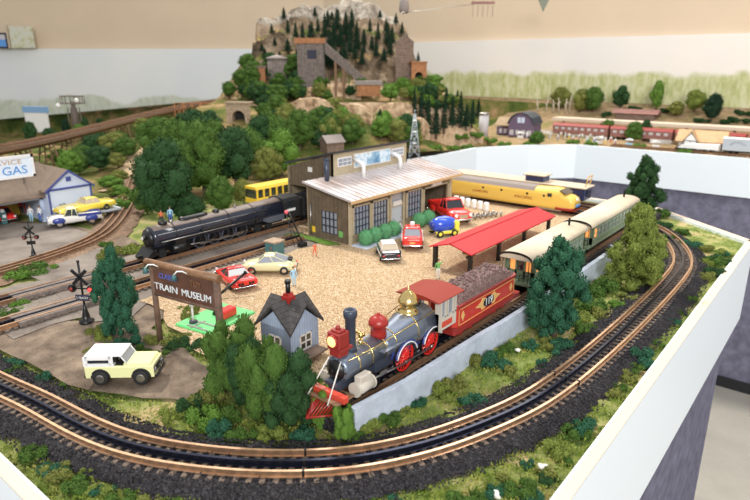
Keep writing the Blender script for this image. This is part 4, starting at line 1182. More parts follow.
# metal roof, sloping up to the roof-top wall
x0r, x1r = MX + .022, -1.0
rb = MB(); sl = (rz_ - ez) / (x1r - x0r)
rb.add([(x0r, MY0 - .018, ez), (x0r, MY1 + .022, ez), (x1r - .0, MY1 + .022, rz_), (x1r, MY0 - .018, rz_), (x0r, MY0 - .018, ez + .003), (x0r, MY1 + .022, ez + .003), (x1r, MY1 + .022, rz_ + .003), (x1r, MY0 - .018, rz_ + .003)],
       [(0, 1, 2, 3), (4, 5, 6, 7), (0, 1, 5, 4), (1, 2, 6, 5), (2, 3, 7, 6), (3, 0, 4, 7)])
ns = 24
for k in range(ns + 1):
    y = MY0 - .017 + (MY1 - MY0 + .038) * k / ns
    rb.add([(x0r, y - .0009, ez + .003), (x0r, y + .0009, ez + .003), (x1r, y + .0009, rz_ + .003), (x1r, y - .0009, rz_ + .003), (x0r, y - .0006, ez + .005), (x0r, y + .0006, ez + .005), (x1r, y + .0006, rz_ + .005), (x1r, y - .0006, rz_ + .005)],
           [(4, 5, 6, 7), (0, 1, 5, 4), (1, 2, 6, 5), (2, 3, 7, 6), (3, 0, 4, 7)])
rb.build('metal_roof', M['tin_roof'], mu)
MB().box(x0r - .001, x0r + .002, MY0 - .018, MY1 + .022, ez - .004, ez + .003).build('eave_board', M['wood_pale'], mu)
# roof-top monitor wall with windows and mural
CYA, CYB, CX = 1.068, 1.378, -.992
zt_ = .194
MB().box(CX - .004, CX, CYA, CYB, rz_ - .012, zt_).build('monitor_wall', M['museum_trim'], mu)
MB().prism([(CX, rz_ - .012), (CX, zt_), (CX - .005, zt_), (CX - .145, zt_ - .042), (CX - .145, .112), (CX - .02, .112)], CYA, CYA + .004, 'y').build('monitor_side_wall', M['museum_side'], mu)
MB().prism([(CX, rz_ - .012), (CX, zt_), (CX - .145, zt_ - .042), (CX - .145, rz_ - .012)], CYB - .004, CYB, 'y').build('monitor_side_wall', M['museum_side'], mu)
MB().prism([(CX + .010, zt_ + .002), (CX + .010, zt_ + .007), (CX - .16, zt_ - .033), (CX - .16, zt_ - .038)], CYA - .008, CYB + .006, 'y').build('monitor_roof', M['tar'], mu)
for y in (CYA + .045, CYB - .045):
    w = MB().box(CX - .001, CX + .0015, y - .026, y + .026, .160, .182).build('monitor_window', M['white'], mu)
    f = MB()
    for q in range(3):
        for z in (.1625, .1715): f.box(CX + .001, CX + .0021, y - .024 + q * .0165, y - .024 + q * .0165 + .0145, z, z + .0075)
    f.build('window_pane', M['glass_pale'], w)
mr_ = MB().box(CX - .001, CX + .003, CYA + .080, CYB - .080, .150, .186).build('mural_frame', M['offwhite'], mu)
MB().box(CX + .003, CX + .0036, CYA + .083, CYB - .083, .153, .183).build('mural_painting', M['mural'], mr_)
for y in (CYA + .078, CYB - .078):
    b = MB(); b.tube([(CX + .034, y, .130), (CX + .034, y, .157), (CX + .030, y, .164), (CX + .002, y, .174)], .0052, 12); b.lathe([(.0075, .1275), (.0075, .130), (.005, .131)], (CX + .034, y, 0), 14); b.build('vent_duct', M['white'], mu)
b = MB(); b.cyl((-.978, 1.033, .128), (-.978, 1.033, .190), .0065, n=16); b.cyl((-.978, 1.033, .186), (-.978, 1.033, .190), .0080, n=16); b.build('stove_pipe', M['gunmetal_dark'], mu)
MB().box(-.902, -.890, MY0 - .0016, MY0 - .0006, .020, .034).build('notice_board', M['c_green'], mu)
MB().box(-.988, -.978, MY0 - .0016, MY0 - .0006, .018, .032).build('notice_board', M['bus_yellow'], mu)
b = MB(); b.cyl((-.990, MY0 - .003, .012), (-.990, MY0 - .003, .085), .0016, n=8); b.build('downpipe', M['steel'], mu)
# engine shed wing: roof lower, dark doorway
es = thing('engine_shed', 'dark brown engine shed walls with open doorway behind the museum', 'building', (0, 0, 0))
MB().box(-1.151, -1.147, 1.068, 1.376, 0, .150).build('shed_wall', M['museum_wall'], es)
b = MB(); hole_wall_x(b, 1.0685, -1.147, -1.004, 0, .112, [(-1.143, -1.03, 0, .102)]); b.build('shed_front', M['museum_side'], es)
MB().box(-1.147, -1.004, 1.372, 1.376, 0, .13).build('shed_wall', M['museum_wall'], es)
MB().box(-1.075, -1.060, 1.0665, 1.0677, .143, .155).build('small_sign', M['offwhite'], es)
patch('lawn_ground', [(-1.05, .955), (-.90, .955), (-.885, .985), (-1.04, .985)], M['leaf_bright'], .0075, jit=.004)
# round clipped bushes
for i, (x, y) in enumerate([(-.838, 1.010), (-.838, 1.042), (-.838, 1.080), (-.838, 1.114), (-.838, 1.222), (-.838, 1.262)]):
    b = MB(); b.ico((0, 0, .019), (.0175, .0175, .019), 3, .10, 6, i); rr = random.Random(i); leaves(b, (0, 0, .019), (.0175, .0175, .019), 260, .0022, rr, -.9)
    l = ['round clipped bush nearest the museum corner', 'second round clipped bush from the museum corner', 'third round clipped bush from the museum corner', 'round clipped bush nearest the museum door on the corner side', 'round clipped bush just past the museum door', 'round clipped bush beside the open garage bay'][i]
    tag(b.build('round_bush', M['topiary'], None, (x, y, .005)), l, 'bush')
tag(MB().box(-.862, -.816, .985, 1.135, .0045, .0085, .001).build('planter_kerb', M['concrete']), 'grey kerb bed under the four round bushes', 'kerb')
# ------------------------------------------------------------------ grey house with crossed gables
gh = thing('grey_house', 'small grey-blue house with crossed dark shingle gables and red chimney base', 'building', (-.586, .535, .002), R(3))
hs, he, hr = .0285, .052, .081
ALN = [(-hs, 0), (hs, 0), (hs, he), (0, hr - .004), (-hs, he)]
body = MB()
body.box(-hs, hs, -hs, hs, 0, he)
body.prism(ALN, -hs, hs, 'y'); body.build('house_walls', M['house_grey'], gh)
MB().prism([(p[0] * .998, p[1]) for p in ALN], -hs - .0003, hs + .0003, 'x').build('house_walls', M['house_grey_y'], gh)
b = MB(); ov = .006; t = .0028
e_ = hs + ov; ze_ = he - ov * (hr - he) / hs + .001
for ax in (0, 1):
    for s in (-1, 1):
        for q in (-1, 1):
            tri = [(0, 0), (s * e_, 0), (s * e_, q * e_)]
            if ax: tri = [(y, x) for x, y in tri]
            zs = [hr + .001, hr + .001, ze_]
            b.add([(x, y, z) for (x, y), z in zip(tri, zs)] + [(x, y, z + t * 1.4) for (x, y), z in zip(tri, zs)], [(0, 1, 2), (3, 4, 5), (0, 1, 4, 3), (1, 2, 5, 4), (2, 0, 3, 5)])
b.build('shingle_roof', M['shingle'], gh)
b = MB(); b.box(-.007, .007, -.007, .007, .078, .090, .0005); b.prism([(-.007, .088), (.007, .088), (.004, .094), (-.004, .094)], -.005, .005, 'y'); b.build('chimney_base', M['red'], gh)
MB().cyl((0, 0, .088), (0, 0, .112), .0035, n=12).cyl((0, 0, .108), (0, 0, .113), .0045, n=12).build('chimney_pipe', M['black'], gh)
for sx, ax in ((1, 'x'), (-1, 'y')):
    y = sx * (hs + .0012)
    for k, nm in ((0, 'window_frame'),):
        f = MB()
        def bx(a0, a1, z0, z1, o=.0012):
            if ax == 'x': f.box(y - .0004, y + o * sx if sx > 0 else y + .0004, a0, a1, z0, z1)
            else: f.box(a0, a1, y - o, y + .0004, z0, z1)
        for a0, a1, z0, z1 in ((-.012, -.010, .016, .040), (.010, .012, .016, .040), (-.012, .012, .016, .018), (-.012, .012, .038, .040), (-.001, .001, .016, .04), (-.012, .012, .027, .029)): bx(a0, a1, z0, z1)
        w = f.build('window_frame', M['offwhite'], gh)
        g = MB()
        if ax == 'x': g.box(y - .0002, y + .0003, -.010, .010, .018, .038)
        else: g.box(-.010, .010, y - .0003, y + .0002, .018, .038)
        g.build('window_pane', M['glass'], w)
MB().box(.030, .052, -.036, .022, .012, .0145, .0005).build('porch_deck', M['mine_brown'], gh)
# ------------------------------------------------------------------ museum sign
sg = thing('museum_sign', 'large dark wooden sign on two posts with white train museum lettering', 'sign', (0, 0, 0))
A = P(163, 345, 0); B = P(213, 330, 0) + Vector((0, .0, 0))
A = Vector((-.764, .437, 0)); B = Vector((-.638, .455, 0))
zA = .131
dr = (B - A).normalized(); nr = Vector((dr.y, -dr.x, 0))
def sgM(u, z, o): return A + dr * u + nr * o + Vector((0, 0, z))
Ls = (B - A).length
b = MB(); b.cyl(A - Vector((0, 0, .004)), A + Vector((0, 0, .128)), .0042, n=10); b.build('post', M['post_wood'], sg)
b = MB(); b.cyl(B - Vector((0, 0, .004)), B + Vector((0, 0, .128)), .0052, n=10); b.build('post', M['post_wood'], sg)
b = MB(); b.M = Matrix(((dr.x, nr.x, 0, A.x), (dr.y, nr.y, 0, A.y), (0, 0, 1, 0), (0, 0, 0, 1)))
b.box(.0, Ls, -.0022, .0022, .080, .124, .0004); b.build('sign_board', M['sign_wood'], sg)
b = MB(); b.cyl(sgM(-.012, .128, 0), sgM(Ls + .006, .128, 0), .0055, n=12); b.build('top_log', M['log_wood'], sg)
b = MB(); b.cyl(sgM(0, .082, .001), sgM(Ls, .082, .001), .0028, n=8); b.build('bottom_rail', M['post_wood'], sg)
up = (0, 0, 1)
text('lettering', 'TRAIN', .0145, M['letter_white'], sg, face_M(sgM(.0295, .0955, .0032), dr, up), .0005, sx=1.15)
text('lettering', 'MUSEUM', .0145, M['letter_white'], sg, face_M(sgM(.0895, .0955, .0032), dr, up), .0005, sx=1.02)
text('lettering', 'CLASSIC', .0115, M['letter_blue'], sg, face_M(sgM(.035, .113, .0032), dr, up), .0005, sx=.85)
text('lettering', 'TOY', .0115, M['log_wood'], sg, face_M(sgM(.090, .113, .0032), dr, up), .0005, sx=.9)
for u in (.006, .064):
    b = MB(); b.tube([sgM(u + .014, .126, .004), sgM(u + .010, .131, .010), sgM(u + .004, .131, .014), sgM(u, .126, .016)], .0010, 7)
    lf = b.build('gooseneck_lamp', M['white'], sg); MB().cyl(sgM(u, .126, .016), sgM(u - .001, .119, .015), .0016, .0046, n=12).build('lamp_shade', M['teal'], lf)
# ------------------------------------------------------------------ green platform
gp_ = thing('green_platform', 'bright green toy platform with white and red signal behind the wooden sign', 'platform', P(215, 322, 0), R(8))
b = MB(); b.box(-.035, .042, -.052, .052, 0, .0095, .002); b.build('base', M['green_plastic'], gp_)
b = MB(); b.box(-.012, .030, -.048, -.044, .0095, .0105); b.box(-.012, .030, -.030, -.026, .0095, .0105); b.box(-.002, .002, -.05, -.02, .0095, .0102); b.build('rail_strip', M['steel'], gp_)
b = MB(); b.cyl((-.012, -.034, .0095), (-.012, -.034, .0125), .0065, n=14); b.build('lamp_base', M['c_dark'], gp_)
b = MB(); b.cyl((-.012, -.034, .012), (-.012, -.034, .038), .0017, n=8); b.ico((-.012, -.034, .040), .0042, 2); b.build('lamp_post', M['offwhite'], gp_)
b = MB(); b.cyl((.000, .004, .0095), (.000, .022, .0095), .009, n=16); b.build('winch_drum', M['black'], gp_)
b = MB(); b.box(.008, .026, -.004, .026, .0095, .024, .002); b.build('control_box', M['red_bright'], gp_)
# ------------------------------------------------------------------ crossing signals
def crossing_signal(label, p, h, lit, rz):
    t = thing('crossing_signal', label, 'signal', p, rz)
    k = h / .10
    b = MB(); b.lathe([(.011 * k, 0), (.011 * k, .003 * k), (.006 * k, .005 * k), (.0055 * k, .012 * k), (.003 * k, .022 * k), (.0018 * k, .03 * k)], (0, 0, 0), 14); b.build('base', M['black'], t)
    b = MB(); b.cyl((0, 0, .02 * k), (0, 0, h * .98), .0017 * k, n=8); b.ico((0, 0, h * .99), .0026 * k, 1); b.build('post', M['black'], t)
    for a in (45, -45):
        b = MB(); c = math.cos(R(a)); s = math.sin(R(a)); L = .0165 * k; w = .0026 * k; z = .074 * k
        b.add([(x * c - zz * s, y, z + x * s + zz * c) for y in (-.0024 * k, -.0012 * k) for x, zz in ((-L, -w), (L, -w), (L, w), (-L, w))], [(0, 1, 2, 3), (4, 5, 6, 7), (0, 1, 5, 4), (1, 2, 6, 5), (2, 3, 7, 6), (3, 0, 4, 7)]); b.build('crossbuck_arm', M['black'], t)
    MB().box(-.018 * k, .018 * k, -.0010, .0010, .0545 * k, .0565 * k).build('lamp_bar', M['black'], t)
    for s in (-1, 1):
        b = MB(); b.cyl((s * .015 * k, -.0015, .0555 * k), (s * .015 * k, .0015, .0555 * k), .0062 * k, n=18); b.cyl((s * .015 * k, -.0015, .0555 * k), (s * .015 * k, -.0045, .0555 * k), .0034 * k, .0036 * k, n=14)
        l = b.build('signal_lamp', M['black'], t)
        MB().ico((s * .015 * k, -.0048, .0555 * k), (.003 * k, .001, .003 * k), 2).build('lamp_lens', M['signal_red' if (lit and s > 0) else 'red_dull'], l)
    pn = MB().box(-.011 * k, .011 * k, -.0026, -.0014, .036 * k, .046 * k, .0003).build('track_count_sign', M['black'] if not lit else M['c_dark'], t)
    if lit:
        text('lettering', '2 TRACKS', .0052 * k, M['letter_white'], pn, face_M((0, -.0029, .041 * k), (1, 0, 0), (0, 0, 1)), .0001, sx=.8)
p = P(87, 322, .004); crossing_signal('black railway crossing signal with glowing red lamp by the dirt road', tuple(p), .104, True, R(34))
p = P(34, 257, .004); crossing_signal('black unlit railway crossing signal on the street by the gas station', tuple(p), .080, False, R(50))
# ------------------------------------------------------------------ red station shelter
sh = thing('station_shelter', 'long open shelter with pitched red roof on black posts', 'shelter', (0, 0, 0))
ya, yb, xa, xb, zr, ze = .970, 1.372, -.640, -.543, .066, .052
xm = (xa + xb) / 2
b = MB(); b.prism([(xa, ze), (xm, zr), (xb, ze), (xb, ze - .0025), (xm, zr - .003), (xa, ze - .0025)], ya, yb, 'y'); b.build('roof', M['roof_red'], sh)
MB().box(xm - .0015, xm + .0015, ya, yb, zr - .001, zr + .0012).build('roof_ridge', M['roof_red'], sh)
for y in (ya + .012, ya + .13, ya + .25, yb - .02):
    for x in (xb - .008, ):
        b = MB(); b.box(x - .0035, x + .0035, y - .0035, y + .0035, .004, ze - .001); b.box(x - .002, x + .002, y - .016, y + .016, .044, .048); b.build('post', M['black'], sh)
    b = MB(); b.box(xa + .004, xa + .012, y - .004, y + .004, .004, ze - .001); b.build('post', M['black'], sh)
for i, (x, y, l) in enumerate([(-.497, 1.075, 'dark barrel beside the shelter post nearest the coal tender'), (-.492, 1.10, 'dark barrel beside the green coach front'), (-.480, 1.02, 'short dark stump beside the coal tender')]):
    b = MB(); b.lathe([(.004, 0), (.0055, .004), (.0058, .008), (.0055, .012), (.004, .016)], (0, 0, 0), 12); tag(b.build('barrel', M['c_dark'], None, (x, y, .006)), l, 'barrel')
# small structures on the lot
p = P(275, 254, .005)
tc = thing('relay_cabinet', 'teal metal relay cabinet beside the black engine', 'cabinet', tuple(p), R(5))
MB().box(-.015, .015, -.015, .015, 0, .028, .001).build('cabinet_body', M['teal'], tc); MB().box(-.017, .017, -.017, .017, .028, .032, .001).build('cabinet_top', M['stonework'], tc)
b = MB(); b.cyl((.004, -.0152, .017), (.004, -.0165, .017), .0045, n=16); b.build('round_dial', M['steel'], tc)
p = Vector((-.950, .918, .004))
lg = thing('lift_gate', 'black lattice crossing gate leaning up with a pink lamp', 'gate', tuple(p), R(90))
b = MB()
for x in (-.006, .006): b.tube([(x, .0, 0), (x, .045, .070)], .0012, 6)
for k in range(6): t = k / 5; b.cyl((-.006, .045 * t, .07 * t), (.006, .045 * t, .07 * t), .0008, n=5)
b.build('gate_arm', M['black'], lg)
b = MB(); b.box(-.010, .010, -.006, .008, 0, .010, .001); b.build('gate_base', M['black'], lg)
MB().ico((-.002, .047, .074), .0050, 2).build('lamp_globe', mat('pink_globe', (.8, .12, .16), rough=.3), lg)
b = MB(); b.tube([(.014, .012, 0), (.004, .043, .066)], .0010, 6); b.tube([(-.014, .012, 0), (-.004, .043, .066)], .0010, 6); b.build('gate_stay', M['black'], lg)
b = MB(); q0 = P(213, 300, .006); q1 = P(245, 273, .042); b.cyl(q0, q1, .0026, n=8); b.cyl(q1, q1 + (q1 - q0) * .04, .004, n=8); tag(b.build('barrier_arm', M['black']), 'long black barrier arm slanting in front of the red sports car', 'barrier')
# ------------------------------------------------------------------ cars
def ringcar(x, w, z0, zt, tuck=.9, crown=.0):
    return [(x, -w * .90, z0), (x, -w, z0 + (zt - z0) * .25), (x, -w, z0 + (zt - z0) * .7), (x, -w * tuck, zt), (x, -w * .45, zt + crown), (x, w * .45, zt + crown), (x, w * tuck, zt), (x, w, z0 + (zt - z0) * .7), (x, w, z0 + (zt - z0) * .25), (x, w * .90, z0)]
def wheel(parent, x, y, r, w, hub='chrome'):
    o = MB(); s = 1 if y > 0 else -1
    o.lathe([(r * .6, -w / 2), (r * .93, -w / 2), (r, -w * .3), (r, w * .3), (r * .93, w / 2), (r * .6, w / 2)], (x, y, r), 20, axis='y'); o = o.build('wheel', M['rubber'], parent)
    h = MB(); h.lathe([(0, s * w * .52), (r * .25, s * w * .56), (r * .55, s * w * .50), (r * .62, s * w * .45), (r * .62, 0)], (x, y, r), 16, axis='y'); h.build('hubcap', M[hub], o)
def car(name, label, p, rz, L, W, H, body, profile, cab, roofm=None, glass='glass', hub='chrome', r=None, extra=None, cat='car', group=None, z=.006, bumpers=True, tail='red', crown=.001):
    """profile: [(x -1..1, half-width 0..1, z_bottom, z_top)] as fractions; cab = (rear base, rear top, front top, front base, belt z, top half-width)"""
    t = thing(name, label, cat, (p[0], p[1], z), rz, group)
    h, w = L / 2, W / 2
    r = r or H * .23
    b = MB(); b.loft([ringcar(x * h, w * hw, H * zb, H * zt, .88, crown) for x, hw, zb, zt in profile], 0)
    b.build('body', M[body], t)
    rb, rt, ft, fb, bz, tw = cab
    Hs = H * .985
    def cr(x, z, k): return [(x, -w * k, z), (x, w * k, z)]
    pts = [(-0, 0)]
    g = MB()
    kb = .86
    base = [(rb * h, -w * kb, H * bz), (fb * h, -w * kb, H * bz), (fb * h, w * kb, H * bz), (rb * h, w * kb, H * bz)]
    topz = [(rt * h, -w * tw, Hs), (ft * h, -w * tw, Hs), (ft * h, w * tw, Hs), (rt * h, w * tw, Hs)]
    g.loft([base, topz], 0, False); g.build('windows', M[glass], t)
    rf = MB(); e = .035
    rf.loft([[((rt - e) * h, -w * (tw + .03), Hs - H * .02), ((ft + e) * h, -w * (tw + .03), Hs - H * .02), ((ft + e) * h, w * (tw + .03), Hs - H * .02), ((rt - e) * h, w * (tw + .03), Hs - H * .02)],
             [(rt * h, -w * tw * .92, Hs + H * .03), (ft * h, -w * tw * .92, Hs + H * .03), (ft * h, w * tw * .92, Hs + H * .03), (rt * h, w * tw * .92, Hs + H * .03)],
             [((rt + .1) * h, -w * tw * .6, Hs + H * .05), ((ft - .1) * h, -w * tw * .6, Hs + H * .05), ((ft - .1) * h, w * tw * .6, Hs + H * .05), ((rt + .1) * h, w * tw * .6, Hs + H * .05)]], 0, True)
    for s in (-1, 1):
        for (xa, xb_) in ((rb, rt), (fb, ft), ((rb + fb) / 2 - .03, (rt + ft) / 2 - .03)):
            rf.cyl((xa * h, s * w * kb, H * bz), (xb_ * h, s * w * tw, Hs), H * .022, n=6)
    rf.build('roof', M[roofm or body], t)
    wx = L * .30
    for x in (-wx, wx):
        for s in (-1, 1): wheel(t, x, s * (w * .93), r, W * .11, hub)
    for s in (-1, 1):
        b = MB(); xr = profile[-1][0] * h
        b.cyl((xr - L * .02, s * w * .68, H * .46), (xr + L * .004, s * w * .68, H * .46), H * .075, n=12); b.build('headlight', M['white'], t)
        b = MB(); xr = profile[0][0] * h
        b.box(xr - L * .006, xr + L * .01, s * w * .72 - H * .07, s * w * .72 + H * .07, H * .42, H * .50, H * .01); b.build('taillight', M['red_bright' if tail == 'red' else tail], t)
    if bumpers:
        for x in (profile[0][0] * h - L * .012, profile[-1][0] * h + L * .012):
            b = MB(); b.tube([(x * .97, -w * .96, H * .27), (x, -w * .7, H * .27), (x, w * .7, H * .27), (x * .97, w * .96, H * .27)], H * .04, 8); b.build('bumper', M['chrome'], t)
    if extra: extra(t, h, w, H)
    return t
SEDAN = [(-1, .80, .26, .52), (-.96, .93, .20, .60), (-.6, 1, .17, .64), (-.2, 1, .16, .64), (.3, 1, .16, .64), (.7, .98, .17, .60), (.95, .90, .20, .52), (1, .78, .26, .44)]
P356 = [(-1, .55, .28, .38), (-.95, .80, .22, .52), (-.78, .97, .19, .66), (-.4, 1, .18, .70), (.1, 1, .18, .65), (.5, 1, .18, .62), (.8, .93, .19, .56), (.95, .76, .22, .46), (1, .55, .28, .36)]
# cream coupe
def ex356(t, h, w, H):
    b = MB()
    for s in (-1, 1):
        b.box(-h * .80 - .004, -h * .80 + .005, s * .0048 - .0032, s * .0048 + .0032, H * .68, H * .80)
    b.build('engine_grille', M['black'], t)
    b = MB(); b.box(-h * .99 - .0008, -h * .96, -.006, .006, H * .36, H * .46); b.build('number_plate', M['offwhite'], t)
car('coupe', 'cream rounded coupe parked beside the black engine', P(270, 274, 0), math.atan2(-.07, -.08) + R(-2), .106, .045, .036, 'ivory', P356, (-.86, -.20, .14, .44, .60, .60), glass='glass_pale', extra=ex356)
# red sports car
SPORT = [(-1, .80, .26, .56), (-.92, .96, .18, .66), (-.6, 1, .15, .68), (-.1, .97, .14, .60), (.35, 1, .14, .64), (.75, .96, .16, .54), (.95, .85, .2, .42), (1, .65, .25, .34)]
def exsp(t, h, w, H):
    b = MB()
    for k in (-1.6, -.9, .9, 1.6): b.cyl((-h - .0006, k * .008, H * .46), (-h + .003, k * .008, H * .46), .0026, n=12)
    b.box(-h - .0004, -h + .002, -w * .5, w * .5, H * .28, H * .36); b.build('rear_lamp_cluster', M['black'], t)
    b = MB()
    for k in range(5): b.box(-h * (.52 + k * .07), -h * (.50 + k * .07), -w * .4, w * .4, H * .70, H * .72)
    b.build('engine_louvre', M['black'], t)
car('sports_car', 'low red sports car behind the museum sign and barrier arm', P(236, 285, 0), R(162), .112, .050, .031, 'red_bright', SPORT, (-.40, -.12, .10, .42, .62, .60), extra=exsp, hub='steel')
# black and white saloon
def exbw(t, h, w, H):
    for s in (-1, 1):
        MB().box(-h * .9, h * .85, s * w * 1.005 - .0004, s * w * 1.005 + .0004, H * .40, H * .48).build('side_stripe', M['offwhite'], t)
    MB().box(-h * .98, -h * .70, -w * .82, w * .82, H * .645, H * .665).build('trunk_trim', M['white'], t)
    b = MB()
    for s in (-1, 1): b.prism([(-h * 1.0, H * .55), (-h * .5, H * .66), (-h * 1.02, H * .80)], s * w * .92 - .0008, s * w * .92 + .0008, 'y')
    b.build('tail_fin', M['black_gloss'], t)
car('saloon_car', 'black saloon with white roof and cream rear window seen from behind', P(388, 259, 0), R(136), .094, .043, .034, 'black_gloss', SEDAN, (-.62, -.38, .22, .48, .60, .66), roofm='offwhite', glass='tan_deck', extra=exbw)
# red and white small saloon with roof sign
def exrw(t, h, w, H):
    for s in (-1, 1):
        MB().box(-h * .92, h * .7, s * w * 1.0 - .0006, s * w * 1.0 + .0006, H * .50, H * .58).build('side_stripe', M['white'], t)
    MB().box(-.004, .004, -.005, .005, H * 1.03, H * 1.20, .001).build('roof_light', M['white'], t)
    MB().box(-h - .001, -h + .001, -.006, .006, H * .36, H * .46).build('number_plate', M['gold'], t)
car('saloon_car', 'red and white saloon with a roof light, parked by the round bushes', P(412, 247, 0), R(126), .102, .047, .045, 'red_bright', SEDAN, (-.66, -.45, .20, .46, .58, .68), roofm='red_bright', glass='glass_pale', extra=exrw)
# red pickup
def pickup(label, p, rz, L, W, H, body, roofm, bed, z=.006, hub='chrome', name='pickup_truck', bedload=None):
    PK = [(-1, .92, .30, .56), (-.5, .95, .26, .56), (-.05, .97, .24, .60), (.10, .99, .22, .62), (.5, .98, .22, .62), (.82, .92, .24, .58), (.97, .84, .28, .50), (1, .76, .30, .44)]
    def ex(t, h, w, H):
        b = MB()
        for (x0, x1, y0, y1) in ((-h * .98, -h * .12, -w * .93, -w * .86), (-h * .98, -h * .12, w * .86, w * .93), (-h * .99, -h * .95, -w * .93, w * .93), (-h * .16, -h * .12, -w * .93, w * .93)): b.box(x0, x1, y0, y1, H * .54, H * .68, .0005)
        b.build('cargo_bed', M[bed], t)
        for s in (-1, 1):
            for e in (-1, 1): MB().ico((e * L * .30, s * w * .90, H * .40), (h * .26, w * .21, H * .20), 2).build('fender', M[bed], t)
        b = MB(); b.box(h * .985, h * 1.01, -w * .42, w * .42, H * .34, H * .50)
        b.build('grille', M['chrome'], t)
    return car(name, label, p, rz, L, W, H, body, PK, (-.10, -.04, .26, .42, .60, .72), roofm=roofm, extra=ex, z=z, hub=hub, cat='truck')
pickup('red tow truck with white-framed cab in front of the garage bay', P(449, 221, 0), R(-30), .155, .060, .058, 'red_bright', 'red_bright', 'red_bright')
# off-roader on the dirt road
bp = (P(98, 379, 0) + P(143, 380, 0)) * .5
BR_ = thing('off_roader', 'white and pale yellow boxy off-roader on the dirt road', 'car', (bp.x + .012, bp.y + .003, .0065), math.atan2(.045, .052), scale=.90)
h, w, H = .049, .0215, .046
r = .0112
zb, zm = .011, .027
b = MB()
b.loft([[(x, -w * k, zb), (x, -w * k, zm), (x, -w * k * .94, zm + .002), (x, w * k * .94, zm + .002), (x, w * k, zm), (x, w * k, zb)] for x, k in ((-h, .97), (-h * .97, 1), (h * .15, 1), (h * .2, 1), (h * .92, .96), (h * .97, .92))], 0, False)
b.box(h * .10, h * .90, -w * .90, w * .90, zm, zm + .0055, .0016)
b.build('body', M['pale_yellow'], BR_)
b = MB(); b.box(-h * .99, -h * .14, -w * .99, w * .99, zm + .001, zm + .0045, .0005); b.box(-h * .98, h * .10, -w * .93, w * .93, .0425, .0455, .001)
for x in (-h * .95, -h * .22):
    for s in (-1, 1): b.box(x - .003, x + .003, s * w * .94 - .001, s * w * .94 + .001, zm + .002, .043)
b.box(-h * .98, -h * .94, -w * .93, w * .93, .029, .034); b.box(-h * .98, -h * .94, -w * .93, w * .93, .040, .044)
for s in (-1, 1): b.box(-h * .95, -h * .22, s * w * .94 - .001, s * w * .94 + .001, zm + .002, zm + .006); b.box(-h * .95, -h * .22, s * w * .94 - .001, s * w * .94 + .001, .0385, .043); b.cyl((h * .22, s * w * .88, zm + .004), (h * .06, s * w * .88, .0435), .0010, n=6)
b.cyl((h * .06, -w * .9, .0435), (h * .06, w * .9, .0435), .0011, n=6)
b.build('hardtop', M['white'], BR_)
b = MB(); b.box(-h * .93, -h * .2, -w * .90, w * .90, zm + .003, .042); b.build('rear_windows', M['glass'], BR_)
b = MB(); b.add([(h * .21, -w * .84, zm + .005), (h * .21, w * .84, zm + .005), (h * .065, w * .84, .043), (h * .065, -w * .84, .043)], [(0, 1, 2, 3)]); b.build('windshield', M['glass_pale'], BR_)
b = MB(); b.box(-h * .2, h * .12, -w * .85, w * .85, zm, zm + .0025); b.box(-.012, -.006, -.014, -.004, zm, .037, .001); b.box(-.012, -.006, .004, .014, zm, .037, .001); b.tube([(.004 + .002 * math.cos(a * .6), -.009 + .0035 * math.cos(a * .63), .034 + .0035 * math.sin(a * .63)) for a in range(11)], .0005, 5); b.build('interior', M['black_matte'], BR_)
for x in (-h * .56, h * .60):
    for s in (-1, 1):
        wheel(BR_, x, s * w * .98, r, .0085, 'steel')
        b = MB(); b.tube([(x + (r + .0015) * math.cos(R(a)), s * w * .99, r + (r + .0015) * math.sin(R(a))) for a in range(0, 181, 15)], .0015, 6); b.build('fender_flare', M['rubber'], BR_)
        g = [(x + (r + .001) * math.cos(R(a)), r + (r + .001) * math.sin(R(a))) for a in range(0, 181, 15)]
        MB().prism(g, s * w * 1.003 - .0004, s * w * 1.003 + .0002, 'y').build('wheel_well', M['black_matte'], BR_)
for x, nm in ((-h * 1.03, 'rear'), (h * 1.04, 'front')):
    b = MB(); b.tube([(x * .97, -w * .98, .0125), (x, -w * .8, .0125), (x, w * .8, .0125), (x * .97, w * .98, .0125)], .0018, 8); b.build('bumper', M['black'], BR_)
b = MB(); b.box(h * .965, h * .985, -w * .82, w * .82, .016, .025, .0005); b.build('grille', M['black'], BR_)
for s in (-1, 1): MB().cyl((h * .97, s * w * .66, .0205), (h * 1.0, s * w * .66, .0205), .0032, n=14).build('headlight', M['glass_pale'], BR_)
b = MB()
for yy in (-.5, -.2, .2, .5): b.cyl((h * 1.05, yy * w, .010), (h * 1.05, yy * w, .022), .0008, n=5)
b.tube([(h * 1.05, -w * .6, .022), (h * 1.05, w * .6, .022)], .0009, 6); b.build('push_bar', M['black'], BR_)
# blue and yellow tank toy by the pickup
p = P(443, 237, 0)
t = thing('cement_mixer', 'glossy blue mixer drum with yellow frame in front of the red tow truck', 'machine', (p.x, p.y, .006), R(60)); t.scale = (1.2,) * 3
b = MB(); b.lathe([(0, -.026), (.010, -.025), (.016, -.012), (.0175, .004), (.013, .020), (.008, .027), (0, .028)], (0, 0, .022), 20, axis='x'); b.build('drum', M['blue_toy'], t)
b = MB(); b.lathe([(0, -.030), (.009, -.029), (.010, -.026), (0, -.0255)], (0, 0, .022), 16, axis='x'); b.build('drum_cap', M['blue_dark'], t)
b = MB(); b.box(-.024, .026, -.018, -.014, .006, .012, .001); b.box(-.024, .026, .014, .018, .006, .012, .001); b.box(.018, .028, -.018, .018, .004, .030, .002); b.build('frame', M['yellow_toy'], t)
for x in (-.016, .016):
    for s in (-1, 1): wheel(t, x, s * .018, .007, .004, 'yellow_toy')
